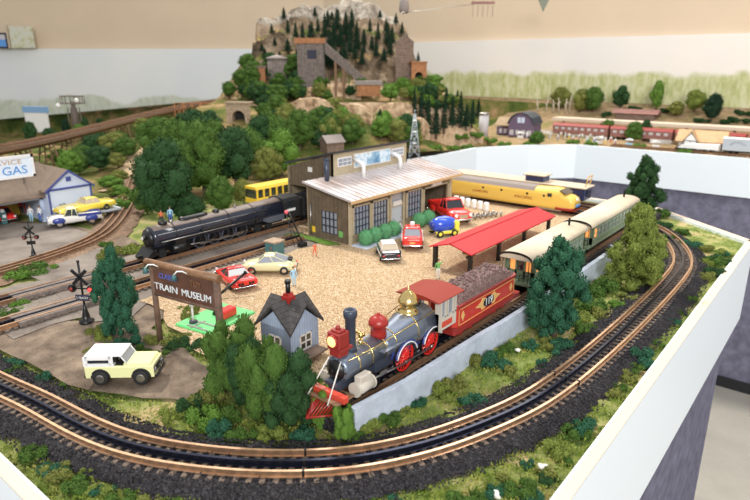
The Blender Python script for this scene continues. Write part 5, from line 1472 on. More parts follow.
# row of white barrels behind the tow truck
p0, p1 = P(456, 206, 0), P(486, 213, 0)
for i in range(6):
    p = p0 + (p1 - p0) * (i / 5)
    b = MB(); b.lathe([(.0, 0), (.0070, .0), (.0076, .006), (.0070, .012), (.0076, .018), (.0070, .024), (0, .0245)], (0, 0, 0), 14); tag(b.build('oil_drum', M['white'], None, (p.x, p.y, .006)), 'small white oil drum standing in the row before the yellow diesel', 'drum', 'white oil drums in a row before the yellow diesel')
p0, p1 = P(466, 222, 0), P(497, 218, 0)
for i in range(7):
    p = p0 + (p1 - p0) * (i / 6)
    t = thing('wheel_set', 'grey spare railway wheel set lying in the row by the shelter', 'wheels', (p.x, p.y, .0135), R(100), 'spare grey wheel sets between drums and shelter')
    b = MB(); b.cyl((0, -.014, 0), (0, .014, 0), .0016, n=8); b.build('axle', M['steel'], t)
    for s in (-1, 1): MB().cyl((0, s * .010, 0), (0, s * .013, 0), .0075, n=14).build('wheel', M['steel'], t)
# yellow bus behind the black engine
p = P(281, 200, 0)
bs = thing('bus', 'yellow bus parked behind the engine shed, seen over the black engine', 'bus', (-1.36, 1.215, .0), R(88))
h, w, H = .100, .028, .062
MB().box(-h, h, -w, w, .010, .030, .003).build('body', M['bus_yellow'], bs)
b = MB(); b.loft([[(x, -w, .054), (x, -w * .8, H), (x, w * .8, H), (x, w, .054)] for x in (-h, h)], 0, False); b.build('roof', M['bus_yellow'], bs)
for k in range(9):
    x = -h + .003 + (2 * h - .006) * k / 8
    for s in (-1, 1): MB().box(x - .003, x + .003, s * w - .001, s * w + .001, .029, .055).build('window_pillar', M['bus_yellow'], bs)
MB().box(-h + .001, h - .001, -w + .002, w - .002, .028, .055).build('windows', M['glass'], bs)
for x in (-h * .6, h * .6):
    for s in (-1, 1): wheel(bs, x, s * w * .95, .010, .006)
# ------------------------------------------------------------------ big black steam engine
sx_ = thing('streamlined_locomotive', 'large black steam engine with long glossy boiler, nose towards the crossing', 'locomotive', (-1.11, .635, .0155), -PI / 2)
BZ2, R2 = .0415, .0245
b = MB(); b.lathe([(0, .002), (R2 * .55, .0015), (R2 * .9, -.001), (R2, -.005), (R2 * 1.0, -.06), (R2 * 1.03, -.20), (R2 * 1.12, -.27), (R2 * 1.18, -.36)], (0, 0, BZ2), 36, axis='x'); b.build('boiler', M['black_gloss'], sx_)
b = MB(); b.loft([[(x, (R2 * k) * math.cos(R(a)), BZ2 + (R2 * k) * math.sin(R(a))) for a in range(48, 133, 7)] + [(x, (R2 * k - .001) * math.cos(R(a)), BZ2 + (R2 * k - .001) * math.sin(R(a))) for a in range(132, 47, -7)] for x, k in ((-.004, 1.012), (-.06, 1.02), (-.20, 1.05), (-.27, 1.14), (-.355, 1.20))], 0)
tag(b.build('brown_boiler_top', mat('dull_brown', (.16, .12, .10), rough=.45, n=(60, vary((.17, .13, .11), .6, 1.3))), sx_), 'brown boiler top')  # thin browner sheet over the upper arc of the boiler
for x, k in ((-.05, 1.03), (-.115, 1.045), (-.19, 1.06), (-.262, 1.13)): MB().lathe([(R2 * k, x), (R2 * k * 1.03, x), (R2 * k * 1.03, x - .002), (R2 * k, x - .002)], (0, 0, BZ2), 36, axis='x').build('boiler_band', M['black'], sx_)
b = MB(); b.lathe([(R2 * .80, .001), (R2 * .84, .003), (R2 * .3, .006), (0, .007)], (0, 0, BZ2), 28, axis='x'); b.cyl((.004, 0, BZ2 + .004), (.014, 0, BZ2 + .004), .0045, n=14); b.box(0, .008, -.009, .009, .008, .018, .001); b.build('smokebox_front', M['black'], sx_)
MB().cyl((.0135, 0, BZ2 + .004), (.0146, 0, BZ2 + .004), .0038, n=14).build('headlight', M['offwhite'], sx_)
zt2 = BZ2 + R2
b = MB(); b.lathe([(.010, zt2 - .004), (.009, zt2 + .002), (.010, zt2 + .007), (.007, zt2 + .007), (.007, zt2)], (-.035, 0, 0), 16); b.build('smokestack', M['black'], sx_)
b = MB(); b.loft([[(x, y * k, zt2 + zz) for y, zz in ((-.009, -.004), (-.007, .004), (0, .0065), (.007, .004), (.009, -.004))] for x, k in ((-.075, .6), (-.085, 1), (-.13, 1), (-.145, .6))], 0); b.build('sand_dome', M['black'], sx_)
b = MB(); b.lathe([(.008, zt2 - .003), (.0075, zt2 + .005), (.004, zt2 + .008), (0, zt2 + .0085)], (-.17, 0, 0), 14); b.build('steam_dome', M['black'], sx_)
b = MB(); b.cyl((-.055, 0, zt2 - .002), (-.055, 0, zt2 + .005), .003, .004, n=10); b.cyl((-.225, 0, zt2), (-.225, 0, zt2 + .009), .0022, n=8); tag(b.build('bell', M['steel'], sx_), 'small pale bell and whistle')
b = MB()
for s in (-1, 1):
    b.box(-.30, -.01, s * .0265 - .005, s * .0265 + .005, .0355, .0375); b.box(-.19, -.11, s * .027 - .004, s * .027 + .004, .0375, .044, .001)
b.build('running_board', M['black'], sx_)
b = MB()
for s in (-1, 1): b.tube([(-.008, s * .0225, BZ2 + .010), (-.2, s * .0245, BZ2 + .011), (-.30, s * .027, BZ2 + .012)], .0006, 6); b.cyl((-.30, s * .0315, .0372), (-.01, s * .0315, .0372), .0008, n=6)
tag(b.build('handrail', M['steel'], sx_), 'thin steel handrails')
MB().box(-.36, .004, -.012, .012, .010, .034, .001).build('chassis', M['black'], sx_)
b = MB(); b.prism([(-.355, .034), (-.285, .034), (-.285, .026), (-.30, .020), (-.355, .020)], -.030, .030, 'y'); b.build('firebox_skirt', M['gunmetal'], sx_)
for s in (-1, 1):
    b = MB(); b.cyl((-.075, s * .0255, .016), (-.035, s * .0255, .016), .0095, n=18); b.box(-.068, -.042, s * .0255 - .006, s * .0255 + .006, .02, .036, .001); b.build('cylinder', M['black'], sx_)
    for x in (-.110, -.148, -.186, -.224): spoke_wheel(sx_, 'driving_wheel', x, s * .0175, .0165, .0165, 'black', 'gunmetal', 12)
    for x in (-.018, -.058 + .0): 
        b = MB(); small_wheel(b, x, s * .0165, .0088, .0088); b.build('leading_wheel', M['black_matte'], sx_)
    for x in (-.275, -.310):
        b = MB(); small_wheel(b, x, s * .0165, .0095, .0095); b.build('trailing_wheel', M['black_matte'], sx_)
    b = MB(); b.box(-.226, -.108, s * .0215 - .0008, s * .0215 + .0008, .0085, .0112); b.build('side_rod', M['steel'], sx_)
    b = MB(); b.cyl((-.148, s * .0225, .0095), (-.076, s * .0245, .016), .0011, n=6); b.build('main_rod', M['steel'], sx_)
b = MB(); b.prism([(.0, .008), (.022, .003), (.022, .006), (.004, .022), (0, .022)], -.022, .022, 'y'); b.box(.0, .004, -.026, .026, .014, .022, .001); b.build('pilot', M['black'], sx_)
b = MB(); b.box(.02, .030, -.003, .003, .006, .011); b.build('coupler', M['black'], sx_)
cb = MB(); cb.prism([(-.030, .020), (.030, .020), (.030, .060), (.024, .069), (0, .0735), (-.024, .069), (-.030, .060)], -.405, -.350, 'x'); cb.build('cab', M['black_matte'], sx_)
for s in (-1, 1): MB().box(-.385, -.362, s * .0302 - .0003, s * .0302 + .0003, .048, .062).build('cab_window', M['glass'], sx_)
for s in (-1, 1): MB().box(-.388, -.360, s * .0305 - .0003, s * .0305 + .0003, .036, .0425).build('number_panel', M['letter_white'], sx_)
tn = thing('engine_tender', 'black coal tender behind the big steam engine, half inside the shed', 'tender', (-1.11, 1.05, .0155), -PI / 2)
MB().box(-.15, -.005, -.029, .029, .012, .062, .003).build('tank', M['black_matte'], tn)
b = MB(); rr = random.Random(4)
for _ in range(90): b.ico((rr.uniform(-.14, -.03), rr.uniform(-.022, .022), .062), rr.uniform(.003, .006), 1, .4, 1, _, smooth=False)
tag(b.build('coal_load', M['stone_dark'], tn), kind='stuff')
for cx in (-.12, -.04):
    b = MB(); b.box(cx - .025, cx + .025, -.024, .024, .006, .012, .001); tr = b.build('truck', M['black'], tn)
    for dx in (-.016, .016):
        for s in (-1, 1): w_ = MB(); small_wheel(w_, cx + dx, s * .0165, .0085, .0085); w_.build('wheel', M['black_matte'], tr)
# ------------------------------------------------------------------ yellow diesel (local +x = nose)
dl = thing('diesel_locomotive', 'yellow rounded-nose diesel with grey roof behind the museum', 'locomotive', (-.575, 1.60, .008), 0)
W3 = .031
def dring(x, k, zt, zb=.012, rnd=.8):
    w = W3 * k
    return [(x, -w * .98, zb), (x, -w, zb + .008), (x, -w, zt * .72), (x, -w * .93, zt * .86), (x, -w * .70, zt * .96), (x, -w * .3, zt), (x, w * .3, zt), (x, w * .70, zt * .96), (x, w * .93, zt * .86), (x, w, zt * .72), (x, w, zb + .008), (x, w * .98, zb)]
b = MB(); b.loft([dring(x, k, zt) for x, k, zt in ((-.42, 1, .066), (-.10, 1, .066), (-.062, 1, .068), (-.046, .99, .067), (-.024, .97, .052), (-.014, .94, .050), (-.004, .85, .045), (0, .70, .037))], 0); b.build('body', M['yellow_loco'], dl)
b = MB(); b.loft([[(x, -W3 * .96, .0558), (x, -W3 * .72, .0650), (x, -W3 * .3, .0672), (x, W3 * .3, .0672), (x, W3 * .72, .0650), (x, W3 * .96, .0558)] for x in (-.421, -.115)], 0, False); tag(b.build('roof', M['grey_roof'], dl), 'grey-brown roof')
b = MB(); b.loft([[(x, -W3 * k, z) for k in (1,)] + [(x, W3 * k, z)] + [(x2, W3 * k2, z2), (x2, -W3 * k2, z2)] for (x, k, z, x2, k2, z2) in ((-.043, .82, .0650, -.0255, .82, .0540), (-.041, .82, .0660, -.0235, .82, .0550))], 0, False); b.build('windshield', M['glass'], dl)
MB().loft([dring(x, k, .020, .011) for x, k in ((-.05, 1.0), (-.024, .985), (-.014, .955), (-.004, .865), (.001, .72))], 0).build('red_stripe_skirt', M['red_orange'], dl)
b = MB(); b.cyl((-.006, 0, .040), (.0005, 0, .0405), .0045, n=14)
for s in (-1, 1): b.cyl((-.012, s * .011, .030), (.0, s * .011, .030), .003, n=12)
b.build('headlight', M['white'], dl)
MB().box(-.004, .0035, -.013, .013, .020, .027, .001).build('nose_badge', M['sign_blue'], dl)
for s in (-1, 1):
    for x in (-.085, -.135, -.215, -.275): MB().cyl((x, s * W3 * .99, .045), (x, s * W3 * 1.01, .045), .0035, n=12).build('porthole', M['glass'], dl)
    MB().box(-.075, -.062, s * W3 - .0004, s * W3 + .0004, .044, .054).build('cab_window', M['glass'], dl)
    if s < 0:
        text('lettering', 'UNION', .0105, M['red_dull'], dl, face_M((-.285, -W3 - .0006, .033), (1, 0, 0), (0, 0, 1)), .0003, sx=1.5)
        text('lettering', 'PACIFIC', .0105, M['red_dull'], dl, face_M((-.145, -W3 - .0006, .033), (1, 0, 0), (0, 0, 1)), .0003, sx=1.5)
MB().box(-.41, -.02, -.02, .02, .006, .013).build('underframe', M['black'], dl)
for cx in (-.36, -.07):
    b = MB(); b.box(cx - .035, cx + .035, -.024, .024, .005, .012, .001); tr = b.build('truck', M['steel'], dl)
    for dx in (-.022, 0, .022):
        for s in (-1, 1): w_ = MB(); small_wheel(w_, cx + dx, s * .0165, .0085, .0085); w_.build('wheel', M['black_matte'], tr)
# dark blue engine with tan deck behind
nb = thing('blue_locomotive', 'dark blue switch engine with flat tan roof behind the yellow diesel', 'locomotive', (-.59, 1.735, .008), 0, scale=1.18)
MB().box(-.38, -.005, -.026, .026, .012, .042, .002).build('body', M['navy'], nb)
MB().box(-.385, .0, -.031, .031, .042, .0455, .001).build('roof_deck', M['tan_deck'], nb)
b = MB(); b.box(-.165, -.115, -.020, .020, .045, .060, .002); b.build('cupola', M['navy'], nb); MB().box(-.17, -.11, -.024, .024, .060, .063, .001).build('cupola_roof', M['tan_deck'], nb)
b = MB()
for y in (-.014, .014): b.tube([(-.008, y, .045), (-.003, y, .072)], .0011, 6)
for z in (.052, .060, .068): b.cyl((-.0065, -.014, z), (-.004, .014, z + .002), .0009, n=5)
b.cyl((-.003, -.014, .072), (-.003, .014, .072), .0011, n=6); tag(b.build('ladder_frame', M['gold'], nb), 'yellow ladder-like end frame')
for cx in (-.33, -.06):
    b = MB(); b.box(cx - .03, cx + .03, -.022, .022, .005, .012, .001); tr = b.build('truck', M['black'], nb)
    for dx in (-.018, .018):
        for s in (-1, 1): w_ = MB(); small_wheel(w_, cx + dx, s * .0165, .0085, .0085); w_.build('wheel', M['black_matte'], tr)
b = MB(); b.box(-.002, .0, -.006, .006, .018, .036); b.build('end_door', M['c_dark'], nb)
# ------------------------------------------------------------------ mountain
def lerp_tab(x, tab):
    if x <= tab[0][0]: return tab[0][1]
    for (a, va), (b, vb) in zip(tab, tab[1:]):
        if x <= b: return va + (vb - va) * (x - a) / (b - a)
    return tab[-1][1]
RTAB = [(-1.00, .0), (-.90, .06), (-.84, .14), (-.78, .20), (-.735, .25), (-.715, .44), (-.60, .47), (-.45, .50), (-.25, .53), (.0, .52), (.12, .47), (.19, .38), (.235, .26), (.27, .18), (.36, .10), (.55, .04), (.75, 0)]
def mount(r, g):
    t = sstep(g, 3.30, 3.42) * .16 + sstep(g, 3.45, 3.58) * .28 + sstep(g, 3.60, 3.72) * .26 + sstep(g, 3.74, 3.95) * .30
    n = noise.fractal(Vector((r * 5.5, g * 4, 2.2)), 0.9, 2.1, 5)
    n2 = abs(noise.noise(Vector((r * 13, g * 6, 7))))
    k = lerp_tab(r + .02 * n, RTAB)
    z = .235 * sstep(g, 3.10, 3.22) * sstep(r, -1.10, -.84) * (1 - sstep(r, .30, .70)) + k * t
    m = min(1, k * 4) * sstep(g, 3.25, 3.45)
    return z + m * (.055 * n + .05 * n2)
def hzm(x, y):
    r, g = toRG(x, y)
    return max(hz(x, y), mount(r, g) if 3.1 < g < 4.4 else 0)
def hit2(px, py):
    d = ray(px, py); t = 1.5
    while t < 7:
        p = Vector((0, 0, CAM_H)) + d * t
        if p.z <= hzm(p.x, p.y): return p
        t += .008
    return None
b = MB(); nr, ng = 240, 120
vs = []
for i in range(nr + 1):
    for j in range(ng + 1):
        r = -1.3 + 2.1 * i / nr; g = 3.08 + 1.25 * j / ng
        q = RG(r, g); z = mount(r, g)
        dx = .02 * noise.noise(Vector((r * 14, g * 14, 5)))
        vs.append((q.x + dx, q.y - dx, z - .02))
b.add(vs, [(i * (ng + 1) + j, (i + 1) * (ng + 1) + j, (i + 1) * (ng + 1) + j + 1, i * (ng + 1) + j + 1) for i in range(nr) for j in range(ng) if vs[i * (ng + 1) + j][2] > -.0195 and inside(vs[i * (ng + 1) + j][0] + .03, vs[i * (ng + 1) + j][1] - .03, bound)], 0, False)
me_m = b.build('mountain', [M['rock'], mat('rock_peak', (.6, .55, .48), rough=.95, spec=.1, n=(16, [(.32, (.13, .11, .085)), (.46, (.27, .23, .185)), (.6, (.42, .38, .32))], 10), bump=(60, .02)), M['hill'], M['rock_tan']], recalc=False)
if me_m.data.polygons[0].normal.z < 0: me_m.data.flip_normals()
for pl in me_m.data.polygons:
    c = pl.center
    nn = noise.noise(c * 6)
    if c.z > .66 + .05 * nn: pl.material_index = 1
    elif pl.normal.z > .72 and c.z < .6: pl.material_index = 2
    elif c.z < .30 + .04 * nn: pl.material_index = 3
tag(me_m, 'tall rocky model mountain with pale peaks in the room corner', 'mountain')
# tan rock faces below the mine
for i, (x0, x1, y, hp, l) in enumerate([(284, 336, 116, 17, 'tan rock face under the mine tower'), (336, 374, 125, 20, 'tan rock face under the foot of the chute'), (374, 420, 122, 19, 'tan rock face under the brown tower'), (408, 432, 140, 22, 'pale rock outcrop beside the lattice tower'), (440, 470, 142, 14, 'tan boulder bank behind the white table edge'), (300, 318, 98, 10, 'pink rock ledge at the road above the wood')]):
    p0 = hit2(x0, y) or Q(x0, y, 3); p1 = hit2(x1, y) or Q(x1, y, 3)
    s = pxsize(p0); h = hp * s; b = MB(); n = 24; vs = []
    for a in range(n + 1):
        for k in range(7):
            t = a / n; q = p0 + (p1 - p0) * t; e = math.sin(PI * min(1, max(0, t))) ** .35
            back = .03 * (k / 6) + .018 * noise.noise(Vector((a * .35, k * .6, i * 5)))
            vs.append((q.x - SY * (back + .05 * (k == 6)), q.y + CY * (back + .05 * (k == 6)), p0.z + (p1.z - p0.z) * t - .02 + (h * e + .02) * min(1, k / 5) + .006 * noise.noise(Vector((a * .8, k, i)))))
    b.add(vs, [(a * 7 + k, (a + 1) * 7 + k, (a + 1) * 7 + k + 1, a * 7 + k + 1) for a in range(n) for k in range(6)])
    tag(b.build('rock_outcrop', M['rock_tan']), l, 'rock')
# ------------------------------------------------------------------ mine buildings (built in a frame that faces the photographer)
def frame_at(px, py, g, rot=0):
    q = Q(px, py, g); return (q.x, q.y, q.z), YAW + R(rot), pxsize(q)
def gable(b, w, d, h, hr, mat_=0):
    b.box(-w, w, -d, d, -.05, h, mat=mat_); b.prism([(-w, h), (w, h), (0, hr)], -d, d, 'y', mat_)
def roof2(b, w, d, h, hr, ov=.004, t=.003):
    for s in (-1, 1):
        sl = (hr - h) / w
        b.prism([(s * (w + ov), h - ov * sl), (0, hr), (0, hr + t), (s * (w + ov), h - ov * sl + t)], -d - ov, d + ov, 'y')
loc, rz, s = frame_at(312, 88, 3.36)
t = thing('mine_tipple', 'tall grey timber mine tower with orange roof and slanting chute', 'building', loc, rz)
MB().box(-13 * s, 13 * s, -.03, .03, -.05, 43 * s).build('tower_body', M['mine_wood'], t)
MB().box(-15 * s, 14 * s, -.035, .032, 42 * s, 47 * s).build('tower_roof', M['rust_orange'], t)
MB().box(-3 * s, 6 * s, -.033, -.030, 28 * s, 36 * s).build('tower_window', M['c_dark'], t)
b = MB(); b.prism([(14 * s, 44 * s), (14 * s, 33 * s), (52 * s, 2 * s), (53 * s, 10 * s)], -.028, .022, 'y'); b.build('conveyor_chute', M['mine_wood'], t)
for x, z in ((24, 22), (32, 16)):
    b = MB(); b.box((x - 1) * s, (x + 1.2) * s, -.026, -.018, -.06, (z + 8) * s); b.box((x - 1) * s, (x + 1.2) * s, .012, .02, -.06, (z + 8) * s); b.build('chute_leg', M['timber'], t)
loc, rz, s = frame_at(368, 92, 3.30)
t = thing('loading_shed', 'low orange-brown loading shed at the foot of the chute', 'building', loc, rz)
MB().box(-11 * s, 12 * s, -.03, .03, -.02, 7 * s).build('shed_body', M['rust_orange'], t); MB().box(-13 * s, 14 * s, -.035, .035, 7 * s, 11 * s).build('shed_roof', M['shed_roof'], t)
loc, rz, s = frame_at(404, 88, 3.42)
t = thing('brown_tower', 'tall brown boarded tower with gable roof on the right mountain slope', 'building', loc, rz)
b = MB(); gable(b, 8.5 * s, .03, 43 * s, 50 * s); b.build('tower_body', M['mine_brown'], t)
b = MB(); roof2(b, 8.5 * s, .03, 43 * s, 50 * s); b.build('tower_roof', M['shed_roof'], t)
loc, rz, s = frame_at(278, 86, 3.38)
t = thing('ore_bin', 'short round grey ore bin beside the mine tower', 'silo', loc, rz)
b = MB(); b.lathe([(9.5 * s, -.04), (9.5 * s, 26 * s)], (0, 0, 0), 22); b.build('bin_body', M['mine_wood'], t); MB().lathe([(10.4 * s, 25.5 * s), (10.4 * s, 27 * s), (0, 30 * s)], (0, 0, 0), 22).build('bin_roof', M['shed_roof'], t)
loc, rz, s = frame_at(258, 79, 3.38)
t = thing('rust_shed', 'small orange shed at the edge of the mountain', 'shed', loc, rz)
MB().box(-8 * s, 8 * s, -.02, .02, -.03, 11 * s).build('shed_body', M['rust_orange'], t); MB().prism([(-9 * s, 10.5 * s), (9 * s, 10.5 * s), (9 * s, 13 * s), (-9 * s, 12 * s)], -.024, .024, 'y').build('shed_roof', M['mine_brown'], t)
def portal(label, px, py, g, wp, hp, m, rot=0):
    loc, rz, s = frame_at(px, py, g, rot)
    t = thing('tunnel_portal', label, 'tunnel', loc, rz)
    w = wp * s / 2; h = hp * s; r = w * .52
    arch = [(-r, -.03)] + [(r * math.cos(PI - PI * k / 14), h * .42 + r * math.sin(PI * k / 14)) for k in range(15)] + [(r, -.03)]
    b = MB()
    ring = [(-w, -.03), (-w, h), (w, h), (w, -.03)]
    b.loft([[(x, -.012, z) for x, z in arch], [(x, .03, z) for x, z in arch]], 0, False, closed=False)
    top = [(-w, -.03)] + [(-w + 2 * w * k / 14, h) for k in range(15)] + [(w, -.03)]
    b.loft([[(x, -.012, z) for x, z in arch], [(x, -.012, z) for x, z in top]], 0, False, closed=False)
    b.box(-w, w, -.006, .03, h - .003, h); b.box(-w * 1.05, w * 1.05, -.018, .03, h, h * 1.07); b.build('portal_wall', M[m], t)
    MB().box(-r * 1.02, r * 1.02, .028, .03, -.03, h * .42 + r).build('tunnel_mouth', M['black_matte'], t)
portal('brown stone tunnel portal on the wooded slope beside the bridge end', 240, 127, 2.85, 25, 23, 'stonework', -8)
portal('orange-brown arched portal under the brown tower', 418, 86, 3.36, 16, 22, 'rust_orange', 15)
loc, rz, s = frame_at(332, 152, 2.5)
t = thing('forest_cabin', 'small cabin with grey-brown roof in the trees above the museum', 'building', loc, rz + R(35))
b = MB(); b.box(-.04, .04, -.03, .03, -.05, .045); b.prism([(-.03, .045), (.03, .045), (0, .068)], -.04, .04, 'x'); b.build('cabin_wall', M['mine_brown'], t)
b = MB()
for q in (-1, 1): b.prism([(q * .036, .040), (0, .068), (0, .071), (q * .036, .043)], -.046, .046, 'x')
b.build('cabin_roof', M['shed_roof'], t)
loc, rz, s = frame_at(414, 157, 2.62)
t = thing('lattice_tower', 'grey steel lattice tower beside the white table edge', 'tower', loc, rz)
H = 44 * s
b = MB()
for z0, z1 in ((0, .25), (.25, .5), (.5, .75), (.75, .95)):
    w0, w1 = .020 * (1 - z0) + .003, .020 * (1 - z1) + .003
    for a, c in ((-1, -1), (1, -1), (1, 1), (-1, 1)):
        b.cyl((a * w0, c * w0, z0 * H), (a * w1, c * w1, z1 * H), .0016, n=5)
    for a, c, a2, c2 in ((-1, -1, 1, -1), (1, -1, 1, 1), (1, 1, -1, 1), (-1, 1, -1, -1)):
        b.cyl((a * w0, c * w0, z0 * H), (a2 * w1, c2 * w1, z1 * H), .0011, n=4); b.cyl((a2 * w0, c2 * w0, z0 * H), (a * w1, c * w1, z1 * H), .0011, n=4); b.cyl((a * w1, c * w1, z1 * H), (a2 * w1, c2 * w1, z1 * H), .0011, n=4)
b.cyl((0, 0, .95 * H), (0, 0, 1.05 * H), .0015, n=5); b.build('lattice_frame', M['trailer'], t)
for q in (.3, .55, .8): MB().box(-.008, .008, -.012, -.008, q * H, q * H + .008).build('tower_lamp', M['white'], t)
# ------------------------------------------------------------------ trestle bridge and its track
BP = [Q(-70, 158, 1.9), Q(0, 148, 2.2), Q(50, 138, 2.55), Q(100, 126, 3.0), Q(150, 113.5, 3.55), Q(195, 104, 3.9), Q(230, 99.5, 4.1)]
BPs = smooth_path(spline([tuple(p) for p in BP], .02), 10)
br = thing('trestle_bridge', 'long brown timber trestle bridge curving up to the mountain', 'bridge', tuple(BPs[len(BPs) // 2]))
o0 = Vector(br.location); rings = []
for p, d, nn in frames(BPs):
    c = p - o0
    rings.append([c + nn * a + Vector((0, 0, z)) for a, z in ((-.036, 0), (.036, 0), (.036, -.010), (.024, -.022), (-.024, -.022), (-.036, -.010))])
MB().loft(rings, 0, False).build('deck', M['timber'], br)
for off in (-.034, .034):
    MB().loft([[p - o0 + nn * (off + a) + Vector((0, 0, z)) for a, z in ((-.002, 0), (.002, 0), (.002, .004), (-.002, .004))] for p, d, nn in frames(BPs)], 0, False).build('guard_beam', M['mine_brown'], br)
fb_ = frames(BPs); nb_ = len(fb_)
for k in range(4, nb_ - 3, 9):
    p, d, nn = fb_[k]; gz = hz(p.x, p.y); c = p - o0
    if p.z - gz < .035: continue
    b = MB()
    for s_ in (-1, -.35, .35, 1): b.cyl(c + nn * .028 * s_ + Vector((0, 0, -.02)), c + nn * .05 * s_ + Vector((0, 0, gz - p.z - .02)), .0032, n=6)
    zz = gz - p.z
    for a, e in ((-.025, zz * .55), (zz * .5, zz)):
        b.cyl(c + nn * .036 + Vector((0, 0, a)), c - nn * .045 + Vector((0, 0, e)), .002, n=4); b.cyl(c - nn * .036 + Vector((0, 0, a)), c + nn * .045 + Vector((0, 0, e)), .002, n=4)
    b.build('trestle_bent', M['timber'], br)
track(BPs, 'rusty track on the long trestle bridge', zb=.004, rail_m='rust', mid_m='rust', maxpart=60, tie_m='timber')
for i, (x, y0, y1) in enumerate(((66, 152, 176), (72, 150, 176), (85, 146, 172))):
    g = 2.72; q = Q(x, y0, g); q1 = Q(x, y1, g)
    tag(MB().box(-.006, .006, -.006, .006, min(-.02, q1.z - q.z), 0).build('bridge_pier', M['bark_pale'], None, tuple(q)), ['pale square bridge pier nearest the gas station', 'second pale bridge pier beside the first', 'pale bridge pier nearest the dark trees'][i], 'pier')
# trestle tower at the far end
loc, rz, s = frame_at(196, 142, 3.72)
t = thing('trestle_tower', 'rust-brown crossed timber tower under the far end of the bridge', 'tower', loc, rz)
H = 38 * s; w = 17 * s; b = MB()
for k in range(5):
    x = -w + 2 * w * k / 4
    b.cyl((x * 1.05, -.02, -.03), (x, -.02, H), .0035, n=5)
    if k < 4:
        x2 = -w + 2 * w * (k + 1) / 4
        for z0, z1 in ((0, .5), (.5, 1)):
            b.cyl((x, -.022, z0 * H), (x2, -.022, z1 * H), .0025, n=4); b.cyl((x2, -.022, z0 * H), (x, -.022, z1 * H), .0025, n=4)
for z in (0, .5, 1): b.cyl((-w, -.02, z * H), (w, -.02, z * H), .003, n=4)
b.build('crossed_timbers', M['rust_orange'], t)
# ------------------------------------------------------------------ yellow train on the bridge, billboard, water tower
p, d, nn = fb_[6]
yt = thing('railcar', 'yellow railcar with dark lower body on the bridge at the edge of view', 'railcar', tuple(BPs[10] + Vector((0, 0, .012))), math.atan2(d.y, d.x))
MB().box(-.16, .075, -.028, .028, .022, .058, .003).build('body', M['yellow_loco'], yt); MB().box(-.163, .078, -.030, .030, .056, .062, .003).build('roof', M['rust_orange'], yt)
MB().box(-.158, .073, -.0285, .0285, .008, .022, .002).build('lower_body', M['gunmetal_dark'], yt)
for k in range(5): MB().box(-.15 + k * .045, -.13 + k * .045, -.0290, .0290, .036, .050).build('window', M['glass'], yt)
for x in (-.11, .04):
    for s_ in (-1, 1): w_ = MB(); small_wheel(w_, x, s_ * .0165, .004, .0085); w_.build('wheel', M['black_matte'], yt)
loc, rz, s = frame_at(39, 132, 4.4)
t = thing('drive_in_screen', 'white billboard screen with blue top edge before the painted trees', 'billboard', loc, rz + R(-14))
MB().box(-12.5 * s, 12.5 * s, -.012, .012, 0, 23 * s).build('screen_panel', M['white'], t); MB().box(-13.5 * s, 13.5 * s, -.016, .016, 19 * s, 25 * s).build('blue_header', mat('pale_blue', (.22, .38, .62), rough=.5), t)
for x in (-9, 9): MB().box((x - .6) * s, (x + .6) * s, .012, .02, -.12, 20 * s).build('screen_post', M['bark_pale'], t)
loc, rz, s = frame_at(76, 126, 4.2)
t = thing('ride_tower', 'grey steel carousel-like tower with two round white lamps', 'tower', loc, rz)
b = MB()
for x in (-8, -4, 4, 8): b.cyl((x * s * .9, 0, -.05), (x * s * .7, 0, 18 * s), .004, n=5)
b.tube([(12 * s * math.cos(a * PI / 8), .03 * math.sin(a * PI / 8), 22 * s) for a in range(16)], .0035, 5, close=True)
b.tube([(12 * s * math.cos(a * PI / 8), .03 * math.sin(a * PI / 8), 29 * s) for a in range(16)], .0035, 5, close=True)
for a in range(8): b.cyl((12 * s * math.cos(a * PI / 4), .03 * math.sin(a * PI / 4), 22 * s), (12 * s * math.cos(a * PI / 4), .03 * math.sin(a * PI / 4), 29 * s), .003, n=4)
b.cyl((0, 0, -.05), (0, 0, 24 * s), .02, .014, n=10); b.build('steel_frame', M['mine_wood'], t)
for x, z in ((-12, 20), (7, 25)): MB().ico((x * s, -.04, z * s), 2.3 * s, 2).build('round_lamp', M['white'], t)
# ------------------------------------------------------------------ gas station
GX = -1.62
gs = thing('gas_station', 'gas station with brown roof, pale blue gable front and roof sign', 'building', (0, 0, 0))
b = MB(); b.box(-1.80, GX, .660, .775, 0, .090); b.prism([(.660, .090), (.775, .090), (.7175, .132)], -1.80, GX, 'x'); b.build('gable_block', M['gas_wall'], gs)
b = MB(); b.box(GX, GX + .003, .655, .780, .086, .091); b.box(GX, GX + .003, .660, .664, 0, .09); b.box(GX, GX + .003, .771, .775, 0, .09)
b.prism([(.652, .082), (.7175, .131), (.783, .082), (.783, .087), (.7175, .137), (.652, .087)], GX, GX + .006, 'x'); b.build('blue_trim_board', M['blue_trim'], gs)
MB().box(GX, GX + .002, .711, .724, .106, .118).build('gable_window', M['blue_trim'], gs)
MB().box(GX, GX + .002, .684, .700, 0, .05).build('shop_window', M['glass_pale'], gs)
b = MB()
for q in (-1, 1): b.prism([(.7175 + q * .067, .083), (.7175, .133), (.7175, .137), (.7175 + q * .067, .087)], -1.82, GX + .004, 'x')
b.build('gable_roof', M['gas_roof'], gs)
b = MB(); b.box(-1.82, -1.80, .25, .66, 0, .075); b.box(-1.80, -1.655, .25, .254, 0, .075)
for y in (.25, .40, .53, .652): b.box(-1.66, -1.655, y, y + .008, 0, .07)
b.box(-1.66, -1.655, .25, .66, .062, .072); b.build('garage_wall', M['gas_wall'], gs)
MB().box(-1.798, -1.79, .26, .655, .002, .062).build('garage_back_panel', M['bus_yellow'], gs)
